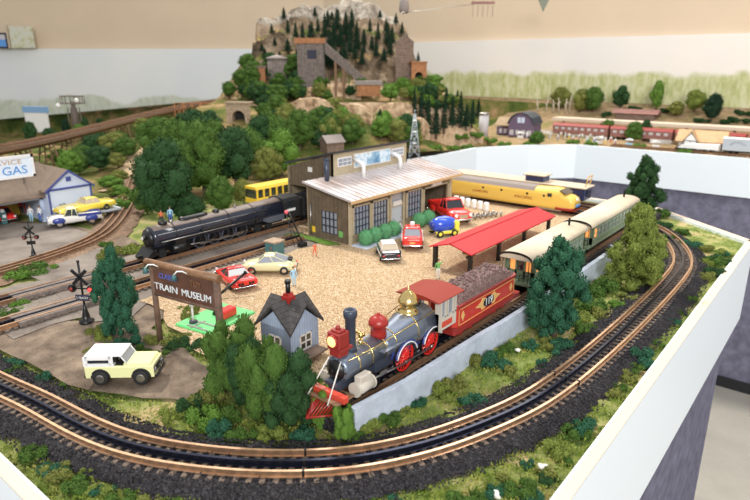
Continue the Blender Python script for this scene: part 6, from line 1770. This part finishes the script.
MB().prism([(-1.632, .070), (-1.632, .074), (-1.74, .148), (-1.87, .076), (-1.87, .070), (-1.74, .142)], .24, .70, 'y').build('main_roof', M['gas_roof'], gs)
sn = MB().box(-1.678, -1.674, .48, .655, .125, .176).build('roof_sign', M['gas_sign'], gs)
b = MB(); b.box(-1.6738, -1.672, .475, .66, .172, .180); b.box(-1.6738, -1.672, .475, .66, .122, .128); b.box(-1.6738, -1.672, .654, .660, .122, .180); b.build('sign_border', M['white'], sn)
text('lettering', 'GAS', .030, M['sign_blue'], sn, face_M((-1.6735, .612, .141), (0, 1, 0), (0, 0, 1)), .0003, sx=1.1)
text('lettering', 'SERVICE', .0165, M['orange_roof'], sn, face_M((-1.6735, .59, .163), (0, 1, 0), (0, 0, 1)), .0003, sx=1.4)
for y in (.50, .63): MB().box(-1.682, -1.678, y, y + .004, .10, .15).build('sign_strut', M['steel'], gs)
b = MB(); q = P(5, 226, 0)
fp = thing('fuel_pump', 'teal fuel pump standing before the open garage bays', 'pump', (q.x, q.y, .005), 0)
MB().box(-.007, .007, -.007, .007, 0, .032, .002).build('pump_body', M['teal'], fp); MB().cyl((0, 0, .032), (0, 0, .040), .006, .005, n=14).build('pump_globe', M['white'], fp)
MB().box(.007, .0078, -.004, .004, .018, .026).build('pump_dial', M['white'], fp)
car('red_car', 'red car inside the open garage bay', (-1.735, .585), R(0), .09, .042, .036, 'red_bright', SEDAN, (-.6, -.4, .2, .45, .6, .66))
# display ramp with the yellow convertible
q = P(76, 203, 0)
rp_ = thing('display_ramp', 'grey display ramp carrying the yellow convertible', 'ramp', (-1.585, .735, .002), R(90))
MB().box(-.085, .085, -.032, .032, .018, .024, .001).build('ramp_deck', M['trailer'], rp_)
for x in (-.07, .07):
    for y in (-.026, .026): MB().box(x - .003, x + .003, y - .003, y + .003, 0, .018).build('ramp_leg', M['steel'], rp_)
car('convertible', 'yellow convertible on the display ramp beside the gas station', (-1.585, .735), R(-90), .150, .056, .036, 'yellow_car', SEDAN, (-.45, -.35, .0, .14, .62, .60), roofm='yellow_car', glass='tan_deck', z=.026)
q = P(76, 226, 0)
pickup('white and navy pickup truck on the grass before the display ramp', (q.x, q.y), R(-110), .125, .048, .046, 'offwhite', 'pale_yellow', 'blue_dark', z=.004)
q = P(50, 216, 0); car('dark_car', 'small dark blue car beside the pale blue gable wall', (q.x - .02, q.y, 0), R(80), .06, .03, .022, 'navy', SEDAN, (-.6, -.4, .2, .45, .6, .66), z=.006)
for i, (x, y, h, m, l) in enumerate([(101, 212, .030, 'gas_wall', 'tall grey-blue crate stack end behind the pickup'), (106, 206, .022, 'wood_pale', 'pale wooden crate behind the pickup'), (111, 211, .018, 'rust_orange', 'orange-brown crate at the end of the display ramp')]):
    q = P(x, y, 0); t = thing('crate', l, 'crate', (q.x, q.y, .001), R(20 * i)); MB().box(-.012, .012, -.012, .012, 0, h, .001).build('crate_body', M[m], t)
    b = MB()
    for z in (.004, h - .004): b.box(-.013, .013, -.013, .013, z - .0015, z + .0015)
    b.build('crate_band', M['c_dark'], t)
# ------------------------------------------------------------------ farm and town on the table along the painted wall
def at(x, y): return (x, y, hz(x, y))
t = thing('barn', 'purple-brown barn with round gambrel roof and pale windows', 'barn', (-1.55, 3.27, 0), R(6), scale=.95)
prof = [(-.078, 0), (-.078, .075), (-.060, .112), (-.030, .135), (0, .143), (.030, .135), (.060, .112), (.078, .075), (.078, 0)]
MB().prism(prof, 0, .15, 'y').build('barn_wall', M['barn'], t)
MB().loft([[(x * 1.05, y, z + .001) for x, z in prof[1:-1]] + [(x * 1.10, y, z + .006) for x, z in reversed(prof[1:-1])] for y in (-.008, .158)], 0, False).build('barn_roof', M['gunmetal_dark'], t)
for x in (-.012, .012): MB().box(x - .010, x + .010, -.002, 0, .085, .118).build('loft_window', M['gas_wall'], t)
for x in (-.055, -.018, .018, .055): MB().box(x - .012, x + .012, -.002, 0, .012, .042).build('barn_window', M['silo'], t)
t = thing('farm_shed', 'brown-roofed farm shed between silo and purple barn', 'shed', (-1.66, 3.34, 0), R(6))
MB().box(-.075, .06, 0, .10, 0, .045).build('shed_wall', M['barn'], t); MB().prism([(-.01, .05), (-.01, .056), (.055, .100), (.12, .050), (.12, .044), (.055, .094)], -.085, .05, 'x').build('shed_roof', M['barn_roof'], t)
for x in (-.05, -.02, .01): MB().box(x - .008, x + .008, -.001, 0, .01, .035).build('shed_door', M['silo'], t)
t = thing('silo', 'pale grey farm silo with flat dark cap', 'silo', (-1.735, 3.17, 0))
MB().lathe([(.028, -.01), (.028, .125)], (0, 0, 0), 20).build('silo_body', M['silo'], t); MB().lathe([(.031, .125), (.031, .134), (.0, .140)], (0, 0, 0), 20).build('silo_cap', M['steel'], t)
YT = 3.50
cn = thing('platform_canopy', 'long cream platform canopy behind the dark red coaches', 'canopy', (0, 0, 0))
MB().box(-1.50, 2.2, 3.59, 3.70, .078, .094).build('canopy_roof', M['cream_top'], cn)
for k in range(16): MB().box(-1.45 + k * .23, -1.44 + k * .23, 3.635, 3.645, 0, .078).build('canopy_post', M['bark_pale'], cn)
cc = None
for k in range(5):
    x = -1.28 + k * .335
    if cc is None:
        cc = thing('red_coach', 'dull red passenger coach', 'coach', (x, YT, .004), 0)
        MB().box(-.16, .16, -.03, .03, .014, .060, .002).build('body', M['car_red'], cc); MB().prism([(-.032, .058), (-.02, .070), (.02, .070), (.032, .058)], -.162, .162, 'x').build('roof', M['red_dull'], cc)
        for q in range(8): MB().box(-.145 + q * .038, -.125 + q * .038, -.0306, .0306, .036, .050).build('window', M['silo'], cc)
        b = MB()
        for q in (-.12, -.09, .09, .12): b.cyl((q, -.02, .009), (q, .02, .009), .009, n=10)
        b.build('wheel', M['black_matte'], cc); c = cc
    else:
        c = dup(cc); c.location = (x, YT, .004)
    c['label'] = ['dull red coach just beside the purple barn', 'dull red coach second from the purple barn', 'dull red coach behind the pair of green trees', 'dull red coach behind the white timbered station', 'dull red coach last in line behind the grey boxcar'][k]
t = thing('freight_shed', 'long low brown-roofed shed on the bank behind the red coaches', 'shed', at(-1.07, 3.80), 0)
MB().box(-.11, .11, -.03, .03, -.02, .028).build('shed_wall', M['mine_brown'], t); MB().prism([(-.042, .024), (0, .048), (.042, .024), (.038, .022), (-.038, .022)], -.13, .13, 'x').build('shed_roof', M['car_red'], t)
# station
t = thing('station_house', 'white timber-framed station with orange gabled roofs', 'building', (-.60, 3.28, 0), R(2))
MB().box(-.10, .09, -.03, .06, 0, .052).build('station_wall', M['offwhite'], t)
b = MB(); b.prism([(-.045, .048), (.015, .098), (.075, .048), (.075, .044), (.015, .093), (-.045, .044)], -.115, .105, 'x'); b.build('main_roof', M['orange_roof'], t)
b = MB(); b.box(-.075, -.015, -.055, 0, 0, .052); b.prism([(-.075, .052), (-.015, .052), (-.045, .092)], -.055, 0, 'y'); b.build('cross_gable', M['offwhite'], t)
b = MB()
for s_ in (-1, 1): b.prism([(-.045 + s_ * .037, .043), (-.045, .094), (-.045, .098), (-.045 + s_ * .037, .047)], -.06, .02, 'y')
b.build('gable_roof', M['orange_roof'], t)
b = MB()
b.box(-.10, .09, -.0315, -.030, .049, .052)
for x in (-.073, -.045, -.017): b.box(x - .0016, x + .0016, -.0565, -.055, 0, .052)
b.box(-.075, -.015, -.0565, -.055, .050, .053); b.cyl((-.075, -.056, .052), (-.045, -.056, .09), .0016, n=4); b.cyl((-.015, -.056, .052), (-.045, -.056, .09), .0016, n=4)
for x in (.0, .03, .06, .088): b.box(x - .0016, x + .0016, -.0315, -.030, 0, .052)
b.build('dark_timber_frame', M['c_dark'], t)
for x in (.015, .045, .072): MB().box(x - .008, x + .008, -.0308, -.030, .018, .038).build('window', M['glass_pale'], t)
MB().cyl((-.045, -.03, .09), (-.045, -.03, .115), .003, .001, n=6).build('finial', M['steel'], t)
RT = [Vector((-1.0 + i * .02, 3.19, 0)) for i in range(150)]
track(RT, 'rusty track along the white table edge under the grey boxcar', zb=.004, rail_m='rust', mid_m=None, maxpart=20, tie_m='timber')
t = thing('white_locomotive', 'low white streamlined engine with dark nose before the station', 'locomotive', (-.60, 3.19, .012), 0)
MB().prism([(-.085, .010), (-.075, .020), (-.045, .030), (.09, .034), (.09, .010)], -.024, .024, 'y').build('body', M['white'], t)
MB().prism([(-.098, .004), (-.086, .018), (-.070, .018), (-.070, .004)], -.022, .022, 'y').build('nose', M['black'], t)
b = MB()
for x in (-.06, -.03, .03, .06): b.cyl((x, -.018, .008), (x, .018, .008), .008, n=10)
b.build('wheel', M['black_matte'], t)
for k, x in enumerate((-.34, .0)):
    t = thing('boxcar', ['grey boxcar with a curved slogan, coupled near the white engine', 'grey boxcar second along, at the edge of view'][k], 'boxcar', (x, 3.19, .012), 0)
    MB().box(-.155, .155, -.028, .028, .014, .068, .001).build('body', M['trailer'], t); MB().prism([(-.03, .067), (0, .073), (.03, .067)], -.158, .158, 'x').build('roof', M['offwhite'], t)
    b = MB(); b.box(-.15, .15, -.02, .02, .006, .014)
    b.build('underframe', M['black_matte'], t)
    b = MB()
    for q in (-.12, -.095, .095, .12): b.cyl((q, -.02, .008), (q, .02, .008), .008, n=10)
    b.build('wheel', M['black_matte'], t)
    wd = 'EXPRESS'
    for n_, ch in enumerate(wd):
        a = R(60 - 120 * n_ / (len(wd) - 1))
        text('lettering', ch, .012, M['gunmetal_dark'], t, face_M((-.095 - .032 * math.sin(a), -.0284, .030 + .022 * math.cos(a)), (math.cos(a), 0, math.sin(a)), (-math.sin(a), 0, math.cos(a))), .0002)
# bare trunks on the bank
for i, (x, y, h) in enumerate([(468, 112, 20), (537, 112, 13), (546, 112, 14), (553, 113, 13), (558, 114, 16), (565, 114, 15), (569, 113, 17), (467, 100, 16)]):
    p = hit2(x, y)
    if p is None: continue
    s = pxsize(p); b = MB(); rr = random.Random(i)
    b.tube([(0, 0, -.01), (.002, 0, h * s * .5), (rr.uniform(-.01, .01), 0, h * s)], [.005, .004, .002], 6); b.tube([(0, 0, h * s * .55), (.012, 0, h * s * .8)], .002, 4); b.tube([(0, 0, h * s * .4), (-.010, 0, h * s * .65)], .002, 4)
    l = 'pale bare tree trunk %s' % ('on the bank behind the red coaches' if x > 500 else 'beside the dark firs above the silo')
    tag(b.build('bare_trunk', M['bark_pale'], None, tuple(p)), l, 'tree', l + ', one of several')
def tree2(name, kind, seed, m, bx, by, hp, wp, label, group=None, trunk=True, p=None):
    p = p or hit2(bx, by)
    if p is None: return
    for _ in range(12):      # keep roots on the table, clear of its white edge
        if inside(p.x, p.y - .03, bound) and inside(p.x + .03, p.y, bound): break
        p = p + Vector((-.012, .014, 0))
    else: return
    p.z = hzm(p.x, p.y)
    s = pxsize(p)
    return plant(name, kind, seed, m, (p.x, p.y, p.z - .004), hp * s, wp * s, label, 'tree' if kind != 'tuft' else 'bush', group, None, trunk)
for x, y, hp, wp, m, l in [(711, 121, 27, 22, 'leaf_pine', 'very dark tree on the bank behind the grey boxcar'), (606, 138, 19, 17, 'leaf_mid', 'green tree before the red coaches nearest the barn'), (633, 142, 20, 20, 'leaf_mid', 'broad green tree, lighter one of the pair before the red coaches'), (644, 140, 20, 15, 'leaf_dark', 'darker narrow tree of the pair before the red coaches'),
      (666, 141, 12, 14, 'leaf_dark', 'small dark bush-like tree before the station'), (545, 149, 14, 18, 'leaf_mid', 'green shrub at the corner of the white table edge by the barn'), (592, 112, 24, 24, 'leaf_mid', 'tall green tree on the bank just behind the brown-roofed shed end'), (580, 112, 22, 22, 'leaf_olive', 'olive tree on the bank beside the bare trunks'),
      (620, 108, 22, 18, 'leaf_dark', 'dark green tree standing behind the brown-roofed shed'), (656, 110, 28, 16, 'leaf_bright', 'tall light green tree on the bank between shed and dark tree'), (694, 112, 22, 20, 'leaf_yellow', 'pale yellow-green tree beside the very dark tree'), (676, 116, 14, 20, 'leaf_olive', 'low olive tree on the bank behind the station'), (560, 108, 20, 22, 'leaf_olive', 'faded olive tree behind the bare trunks')]:
    tree2('tree', 'broad', 41 + int(x) % 4, m, x, y, hp, wp, l)
for x, y in [(635, 110), (647, 116), (738, 114), (748, 115), (733, 121), (745, 122), (727, 124), (702, 122), (668, 112), (606, 116)]:
    tree2('low_bush', 'tuft', 31, 'leaf_dark', x, y, 8, 12, 'small dark round bush on the bank behind the station', 'small dark round bushes on the bank behind the station', False)
for x, y in [(700, 158), (640, 148), (574, 144), (530, 145), (505, 146), (470, 150), (455, 152), (440, 155), (590, 145), (490, 142), (462, 140), (476, 137)]:
    tree2('low_bush', 'tuft', 32, 'leaf_bright', x, y, 8, 13, 'small bright green bush along the white edge of the farm table', 'small bright green bushes along the farm table edge', False)
# conifers
rr = random.Random(12)
FIR = [(284, 20, 12, 6), (315, 16, 9, 5), (332, 20, 9, 6), (303, 46, 22, 7), (310, 42, 18, 7), (296, 40, 16, 6), (288, 34, 14, 6), (325, 40, 24, 8), (330, 52, 22, 9), (337, 34, 22, 8), (341, 48, 24, 10), (346, 38, 22, 8), (334, 60, 20, 9), (322, 52, 16, 8), (350, 54, 20, 9), (357, 40, 18, 7), (355, 62, 14, 8), (370, 34, 14, 5), (372, 50, 14, 6), (378, 42, 18, 6), (380, 18, 8, 5), (388, 45, 22, 9), (392, 44, 18, 8), (402, 34, 12, 5),
       (356, 50, 14, 6), (346, 28, 16, 7), (328, 30, 18, 9), (352, 30, 20, 9), (334, 46, 24, 10), (344, 60, 20, 10), (350, 44, 20, 9), (338, 22, 12, 7), (326, 60, 16, 9), (332, 70, 14, 9), (358, 52, 16, 8), (364, 46, 16, 7), (376, 58, 16, 8), (384, 62, 14, 8), (390, 56, 16, 8), (312, 36, 14, 6), (386, 34, 14, 6), (396, 24, 10, 5), (272, 36, 10, 5), (280, 64, 12, 7), (362, 66, 16, 7), (318, 34, 14, 6), (306, 60, 14, 7), (288, 54, 14, 9), (297, 62, 12, 8), (364, 54, 12, 5), (340, 66, 14, 8), (328, 66, 14, 7), (418, 66, 14, 5), (262, 52, 8, 6), (265, 60, 10, 7), (275, 48, 8, 5)]
for i, (x, y, hp, wp) in enumerate(FIR):
    l = 'dark narrow fir on the rocky mountain face'
    tree2('fir_tree', 'conifer', 1 + i % 3, 'leaf_pine', x, y, hp, wp * 1.2, l, 'dark firs on the rocky mountain face')
for i, (x, y, hp, wp) in enumerate([(414, 122, 34, 6), (421, 132, 40, 7), (428, 138, 42, 8), (436, 136, 34, 8), (444, 134, 36, 7), (452, 128, 32, 8), (460, 126, 34, 9), (466, 130, 24, 10), (472, 126, 26, 7), (426, 112, 28, 6), (436, 108, 20, 6), (446, 112, 22, 7), (457, 108, 18, 7), (380, 134, 26, 9), (478, 118, 20, 6)]):
    tree2('fir_tree', 'conifer', 1 + i % 3, 'leaf_pine', x, y, hp, wp * 1.25, 'tall dark fir in the stand between mountain and silo', 'tall dark firs between mountain and silo')
def scatter2(n, x0, x1, y0, y1, hp, wp, mats, where, cond=None):
    k = 0; tries = 0
    while k < n and tries < n * 20:
        tries += 1
        x, y = rr.uniform(x0, x1), rr.uniform(y0, y1)
        if cond and not cond(x, y) or 224 < x < 256 and y < 147 and y > 104: continue
        m = rr.choice(mats); f = rr.uniform(.75, 1.3); l = '%s bushy tree %s' % (CN[m], where)
        if tree2('tree', 'broad', rr.choice((41, 42, 43, 44)), m, x, y, hp * f, wp * f, l, l + ', one of several'): k += 1
scatter2(36, 210, 300, 68, 116, 14, 17, ['leaf_mid', 'leaf_dark', 'leaf_dark', 'leaf_mid'], 'on the left shoulder of the mountain', lambda x, y: y > 116 - (x - 210) * 1.15)
scatter2(30, 265, 440, 88, 128, 13, 16, ['leaf_mid', 'leaf_bright', 'leaf_dark', 'leaf_olive'], 'along the foot of the mine buildings', lambda x, y: y < 101 or x < 284 or rr.random() < .15)
scatter2(16, 416, 480, 84, 112, 10, 14, ['leaf_mid', 'leaf_olive', 'leaf_bright', 'leaf_dark'], 'on the ridge beyond the stand of firs')
for x, y, hp, wp, m, l in [(32, 142, 20, 16, 'leaf_dark', 'dark tree beside the yellow railcar'), (50, 140, 12, 16, 'leaf_dark', 'low dark tree under the billboard'), (67, 135, 16, 10, 'leaf_pine', 'very dark tree at the foot of the grey ride tower'), (86, 130, 12, 9, 'leaf_dark', 'small dark tree behind the ride tower'), (80, 134, 10, 16, 'leaf_bright', 'bright green bush-like tree before the ride tower'), (100, 124, 6, 8, 'leaf_dark', 'tiny dark tree alone on the bridge horizon')]:
    tree2('tree', 'broad', 42, m, x, y, hp, wp, l)
# ------------------------------------------------------------------ things on and above the walls
q = Q(4, 49, 5.44)
t = thing('framed_picture', 'black-framed blue picture standing on top of the painted board', 'picture', (q.x, q.y, .538), YAW)
MB().box(-.10, .045, -.012, .012, 0, .125, .003).build('frame', M['c_dark'], t); MB().box(-.09, .033, -.0135, -.012, .012, .070).build('picture', M['sign_blue'], t); MB().box(-.09, .033, -.0135, -.012, .070, .110).build('picture_sky', M['silo'], t)
q = Q(25, 49, 5.44)
t = thing('floral_picture', 'pale leafy botanical panel standing on top of the painted board', 'picture', (q.x, q.y, .538), YAW)
MB().box(-.11, .09, -.008, .008, 0, .175, .003).build('panel', mat('botanical', (.5, .5, .3), rough=.8, n=(22, [(.35, (.30, .32, .14)), (.48, (.60, .58, .42)), (.6, (.58, .60, .56)), (.7, (.36, .38, .20))], 6)), t)
MB().box(-.135, -.120, -.01, .01, 0, .19, .002).build('side_post', M['tan_deck'], t)
hg = Q(483, 4, 3.9)
t = thing('hanging_sign', 'red bar with small chains hanging high before the wall', 'ornament', tuple(hg), YAW)
MB().box(-.07, .07, -.006, .006, 0, .014, .001).build('red_bar', M['car_red'], t)
for k in range(5):
    b = MB(); x = -.06 + k * .030
    for z in range(6): b.tube([(x + .003 * math.cos(a * PI / 3), 0, -.008 - z * .012 + .006 * math.sin(a * PI / 3)) for a in range(6)], .0008, 4, close=True)
    b.build('chain', M['steel'], t)
b = MB()
for x in (-.06, .06): b.cyl((x, 0, .014), (x, 0, .75), .0012, n=5)
b.build('suspension_cord', M['steel'], t)
hg = Q(543, 12, 3.9)
t = thing('hanging_pennant', 'small grey-green pointed ornament hanging at the top of the wall', 'ornament', tuple(hg), YAW)
b = MB(); b.loft([[(0, 0, 0), (.001, 0, 0), (.001, .001, 0), (0, .001, 0)], [(-.04, -.01, .09), (.04, -.01, .09), (.04, .01, .09), (-.04, .01, .09)]], 0, False); b.build('pennant_body', mat('verdigris', (.22, .24, .19), rough=.7), t)
MB().cyl((0, 0, .09), (0, 0, .7), .0012, n=5).build('suspension_cord', M['steel'], t)
hg = Q(404, 14, 3.95)
t = thing('hanging_lamp', 'grey-green hanging lamp beside the mountain peak', 'lamp', tuple(hg), YAW)
MB().lathe([(.0, .0), (.025, .004), (.032, .03), (.028, .07), (.015, .10), (0, .105)], (0, 0, 0), 16).build('lamp_body', M['shed_roof'], t); MB().cyl((0, 0, .1), (0, 0, .7), .002, n=5).build('suspension_cord', M['steel'], t)
b = MB(); b.tube([Q(400, 13, 3.9), Q(430, 9.5, 3.9), Q(482, 3, 3.9)], .0016, 5); tag(b.build('ceiling_wire', M['steel']), 'thin wire stretched from hanging lamp to red hanging bar', 'wire')
# ------------------------------------------------------------------ little figures (one skinned body each, built at life size, scaled to the layout)
def figure_mesh(name, pose, shirt, pants, skin='skin'):
    J = {'hip': (0, 0, .95), 'waist': (0, 0, 1.10), 'chest': (0, 0, 1.32), 'neck': (0, 0, 1.47), 'chin': (0, -.01, 1.56), 'head': (0, -.015, 1.66), 'crown': (0, 0, 1.76)}
    rad = {'hip': (.15, .11), 'waist': (.13, .10), 'chest': (.17, .11), 'neck': (.06, .06), 'chin': (.068, .075), 'head': (.085, .10), 'crown': (.05, .055)}
    E = [('hip', 'waist'), ('waist', 'chest'), ('chest', 'neck'), ('neck', 'chin'), ('chin', 'head'), ('head', 'crown')]
    L = {'stand': ((0, 0), (0, 0)), 'walk': ((-.22, .08), (.22, -.02)), 'arm_up': ((0, 0), (.03, 0)), 'wide': ((-.03, 0), (.03, 0))}[pose]
    spread = .22 if pose == 'wide' else .10
    for s, nm, (fy, ky) in ((-1, 'r', L[0]), (1, 'l', L[1])):
        J['th' + nm] = (s * .10, 0, .88); J['kn' + nm] = (s * (.10 + spread) / 2 + s * .02, fy * .5 - .03, .49); J['an' + nm] = (s * spread, fy + ky, .09); J['to' + nm] = (s * (spread + .02), fy + ky - .17, .04)
        rad['th' + nm] = (.095, .10); rad['kn' + nm] = (.062, .065); rad['an' + nm] = (.045, .05); rad['to' + nm] = (.045, .035)
        E += [('hip', 'th' + nm), ('th' + nm, 'kn' + nm), ('kn' + nm, 'an' + nm), ('an' + nm, 'to' + nm)]
        up = pose == 'arm_up' and s == 1
        J['sh' + nm] = (s * .20, 0, 1.40)
        J['el' + nm] = (s * .30, -.06, 1.52) if up else (s * (.30 if pose == 'wide' else .26), .03 if pose != 'walk' else s * .10, 1.12)
        J['wr' + nm] = (s * .26, -.14, 1.74) if up else (s * (.26 if pose != 'wide' else .40), -.10 if pose != 'walk' else s * .16 - .08, .90)
        d = (Vector(J['wr' + nm]) - Vector(J['el' + nm])).normalized()
        J['pa' + nm] = tuple(Vector(J['wr' + nm]) + d * .08)
        rad['sh' + nm] = (.07, .07); rad['el' + nm] = (.045, .045); rad['wr' + nm] = (.03, .026); rad['pa' + nm] = (.040, .022)
        E += [('chest', 'sh' + nm), ('sh' + nm, 'el' + nm), ('el' + nm, 'wr' + nm), ('wr' + nm, 'pa' + nm)]
        side = d.cross(Vector((1, 0, 0))).normalized()
        for k in range(5):
            o = side * ((k - 1.5) * .021) if k < 4 else side * -.05
            l = (.075, .085, .080, .062, .045)[k]
            a, c = 'fa%d%s' % (k, nm), 'fb%d%s' % (k, nm)
            base = Vector(J['pa' + nm]) + (o if k < 4 else o * .7 - d * .05)
            J[a] = tuple(base + d * l * .5 + (o * .3 if k == 4 else Vector())); J[c] = tuple(base + d * l * .95 + Vector((-s * .02, -.012, 0)))
            rad[a] = (.0105, .0105); rad[c] = (.009, .009); E += [('pa' + nm, a), (a, c)]
    keys = list(J)
    me = bpy.data.meshes.new(name); me.from_pydata([J[k] for k in keys], [(keys.index(a), keys.index(c)) for a, c in E], [])
    o = bpy.data.objects.new(name, me); COL.objects.link(o)
    o.modifiers.new('skin', 'SKIN'); o.modifiers.new('smooth', 'SUBSURF').levels = 1
    for i, k in enumerate(keys):
        v = me.skin_vertices[0].data[i]; v.radius = rad[k]; v.use_root = (k == 'hip')
    dg = bpy.context.evaluated_depsgraph_get()
    out = bpy.data.meshes.new_from_object(o.evaluated_get(dg))
    bpy.data.objects.remove(o)
    for m in (skin, shirt, pants, 'c_dark'): out.materials.append(M[m])
    for pl in out.polygons:
        c = pl.center; pl.use_smooth = True
        arm = abs(c.x) > .19
        pl.material_index = 3 if c.z < .10 else (2 if c.z < 1.0 and not (arm and c.z > .5 and pose != 'wide' and abs(c.x) > .21) else (1 if c.z < 1.47 or arm and c.z < 1.7 else 0))
        if pl.material_index == 2 and arm and abs(c.x) > .22 and c.z > .7: pl.material_index = 0 if c.z < .93 else 1
    return out
_fig = {}
def person(px, py, pose, shirt, pants, label, rot=0, z=.006, p=None, h=.038, group=None):
    k = (pose, shirt, pants)
    if k not in _fig: _fig[k] = figure_mesh('person', *k)
    q = p or P(px, py, z)
    t = thing('person', label, 'person', tuple(q), YAW + R(rot), group, h / 1.76)
    o = bpy.data.objects.new('body', _fig[k]); COL.objects.link(o); o.parent = t
    b = MB(); b.ico((0, .02, 1.70), (.098, .105, .10), 2, .1, 2, 1); b.build('hair', M['c_hair'], t)
    b = MB(); b.ico((0, -.118, 1.645), (.016, .022, .02), 1)
    b.build('nose', M['skin'], t)
    b = MB()
    for s in (-1, 1): b.ico((s * .032, -.102, 1.675), (.012, .008, .009), 1)
    b.build('eyes', M['c_hair'], t)
    return t
person(294, 286, 'stand', 'c_lblue', 'c_lblue', 'person in light blue overalls standing behind the cream coupe', 30)
person(315, 256, 'wide', 'c_orange', 'c_orange', 'person in an orange suit striding over the gravel by the relay cabinet', -20, h=.030)
person(205, 299, 'stand', 'c_green', 'c_red', 'person in green and red beside the barrier arm of the sign', 15, h=.034)
person(400, 235, 'stand', 'c_white', 'c_blue', 'person in white top and blue trousers at the museum door', 10, h=.034)
person(438, 279, 'arm_up', 'c_green', 'c_white', 'person in green with a raised arm between gravel and coal tender', 10, h=.040)
person(162, 224, 'wide', 'c_orange', 'c_dark', 'person in orange on the hillside behind the black engine boiler', 0, z=.02, h=.036)
person(171, 223, 'stand', 'c_lblue', 'c_blue', 'person in light blue on the hillside behind the black engine boiler', 20, z=.02, h=.042)
person(183, 214, 'walk', 'c_white', 'c_red', 'person in white and red walking up the bank behind the black engine', 60, z=.02, h=.036)
person(32, 222, 'stand', 'c_white', 'c_lblue', 'person in white and pale blue before the gas station', 0, h=.044)
person(41, 222, 'stand', 'c_white', 'c_blue', 'person in white top and blue trousers before the gable wall', -20, h=.044)
person(37, 212, 'arm_up', 'c_tan', 'c_dark', 'person in tan at the corner of the gas station garage', 10, h=.042)
person(27, 213, 'walk', 'c_purple', 'c_red', 'person in purple and red walking at the open garage', 30, h=.042)
person(22, 214, 'stand', 'c_red', 'c_dark', 'person in red inside the open garage bay', 0, h=.040)
cl = ['c_white', 'c_lblue', 'c_red', 'c_tan', 'c_green', 'c_yellow', 'c_blue', 'c_purple']
rr = random.Random(21)
for i in range(26):
    x = 528 + i * 4.6 + rr.uniform(-2, 2) if i < 20 else 590 + (i - 20) * 3
    y = 137.5 + (x - 528) * .075 + rr.uniform(-1.5, 2)
    if x < 700: person(x, y, ['stand', 'walk', 'arm_up'][i % 3], cl[(i * 3) % 3 if i % 2 else 0], cl[(i * 5) % 8], 'tiny townsperson on the ground before the dull red coaches', rr.uniform(-60, 60), z=.004, h=.042, group='townspeople before the dull red coaches')
# white picket fences and small white stalls before the coaches
for i, (x0, x1, y, l) in enumerate([(536, 562, 133, 'white picket fence before the coach beside the barn'), (566, 594, 135.5, 'white picket fence before the second red coach'), (650, 672, 143, 'white picket fence between green trees and station')]):
    a, c = P(x0, y, .004), P(x1, y + (x1 - x0) * .07, .004)
    t = thing('picket_fence', l, 'fence', tuple(a), math.atan2(c.y - a.y, c.x - a.x)); L = (c - a).length
    b = MB(); n = int(L / .008)
    for k in range(n): b.box(k * .008, k * .008 + .004, -.001, .001, 0, .022)
    b.build('picket', M['white'], t); MB().box(0, L, .001, .002, .006, .009).box(0, L, .001, .002, .015, .018).build('rail', M['white'], t)
for i, (x, y, m, l) in enumerate([(597, 144, 'white', 'white market stall with pale roof before the green trees'), (625, 147, 'c_lblue', 'pale blue market stall before the pair of green trees'), (655, 148, 'white', 'white cart between green trees and station'), (516, 139, 'offwhite', 'off-white crate stack before the barn windows')]):
    q = P(x, y, .003); q.y = max(q.y, 3.24 if x > 540 else 3.20); t = thing('market_stall', l, 'stall', tuple(q), R(10 * i))
    MB().box(-.016, .016, -.010, .010, 0, .014, .001).build('counter', M[m], t)
    MB().prism([(-.020, .030), (0, .038), (.020, .030), (.018, .028), (-.018, .028)], -.013, .013, 'y').build('stall_roof', M['white'], t)
    for s in (-1, 1): MB().box(s * .015 - .001, s * .015 + .001, -.001, .001, .012, .031).build('pole', M['steel'], t)
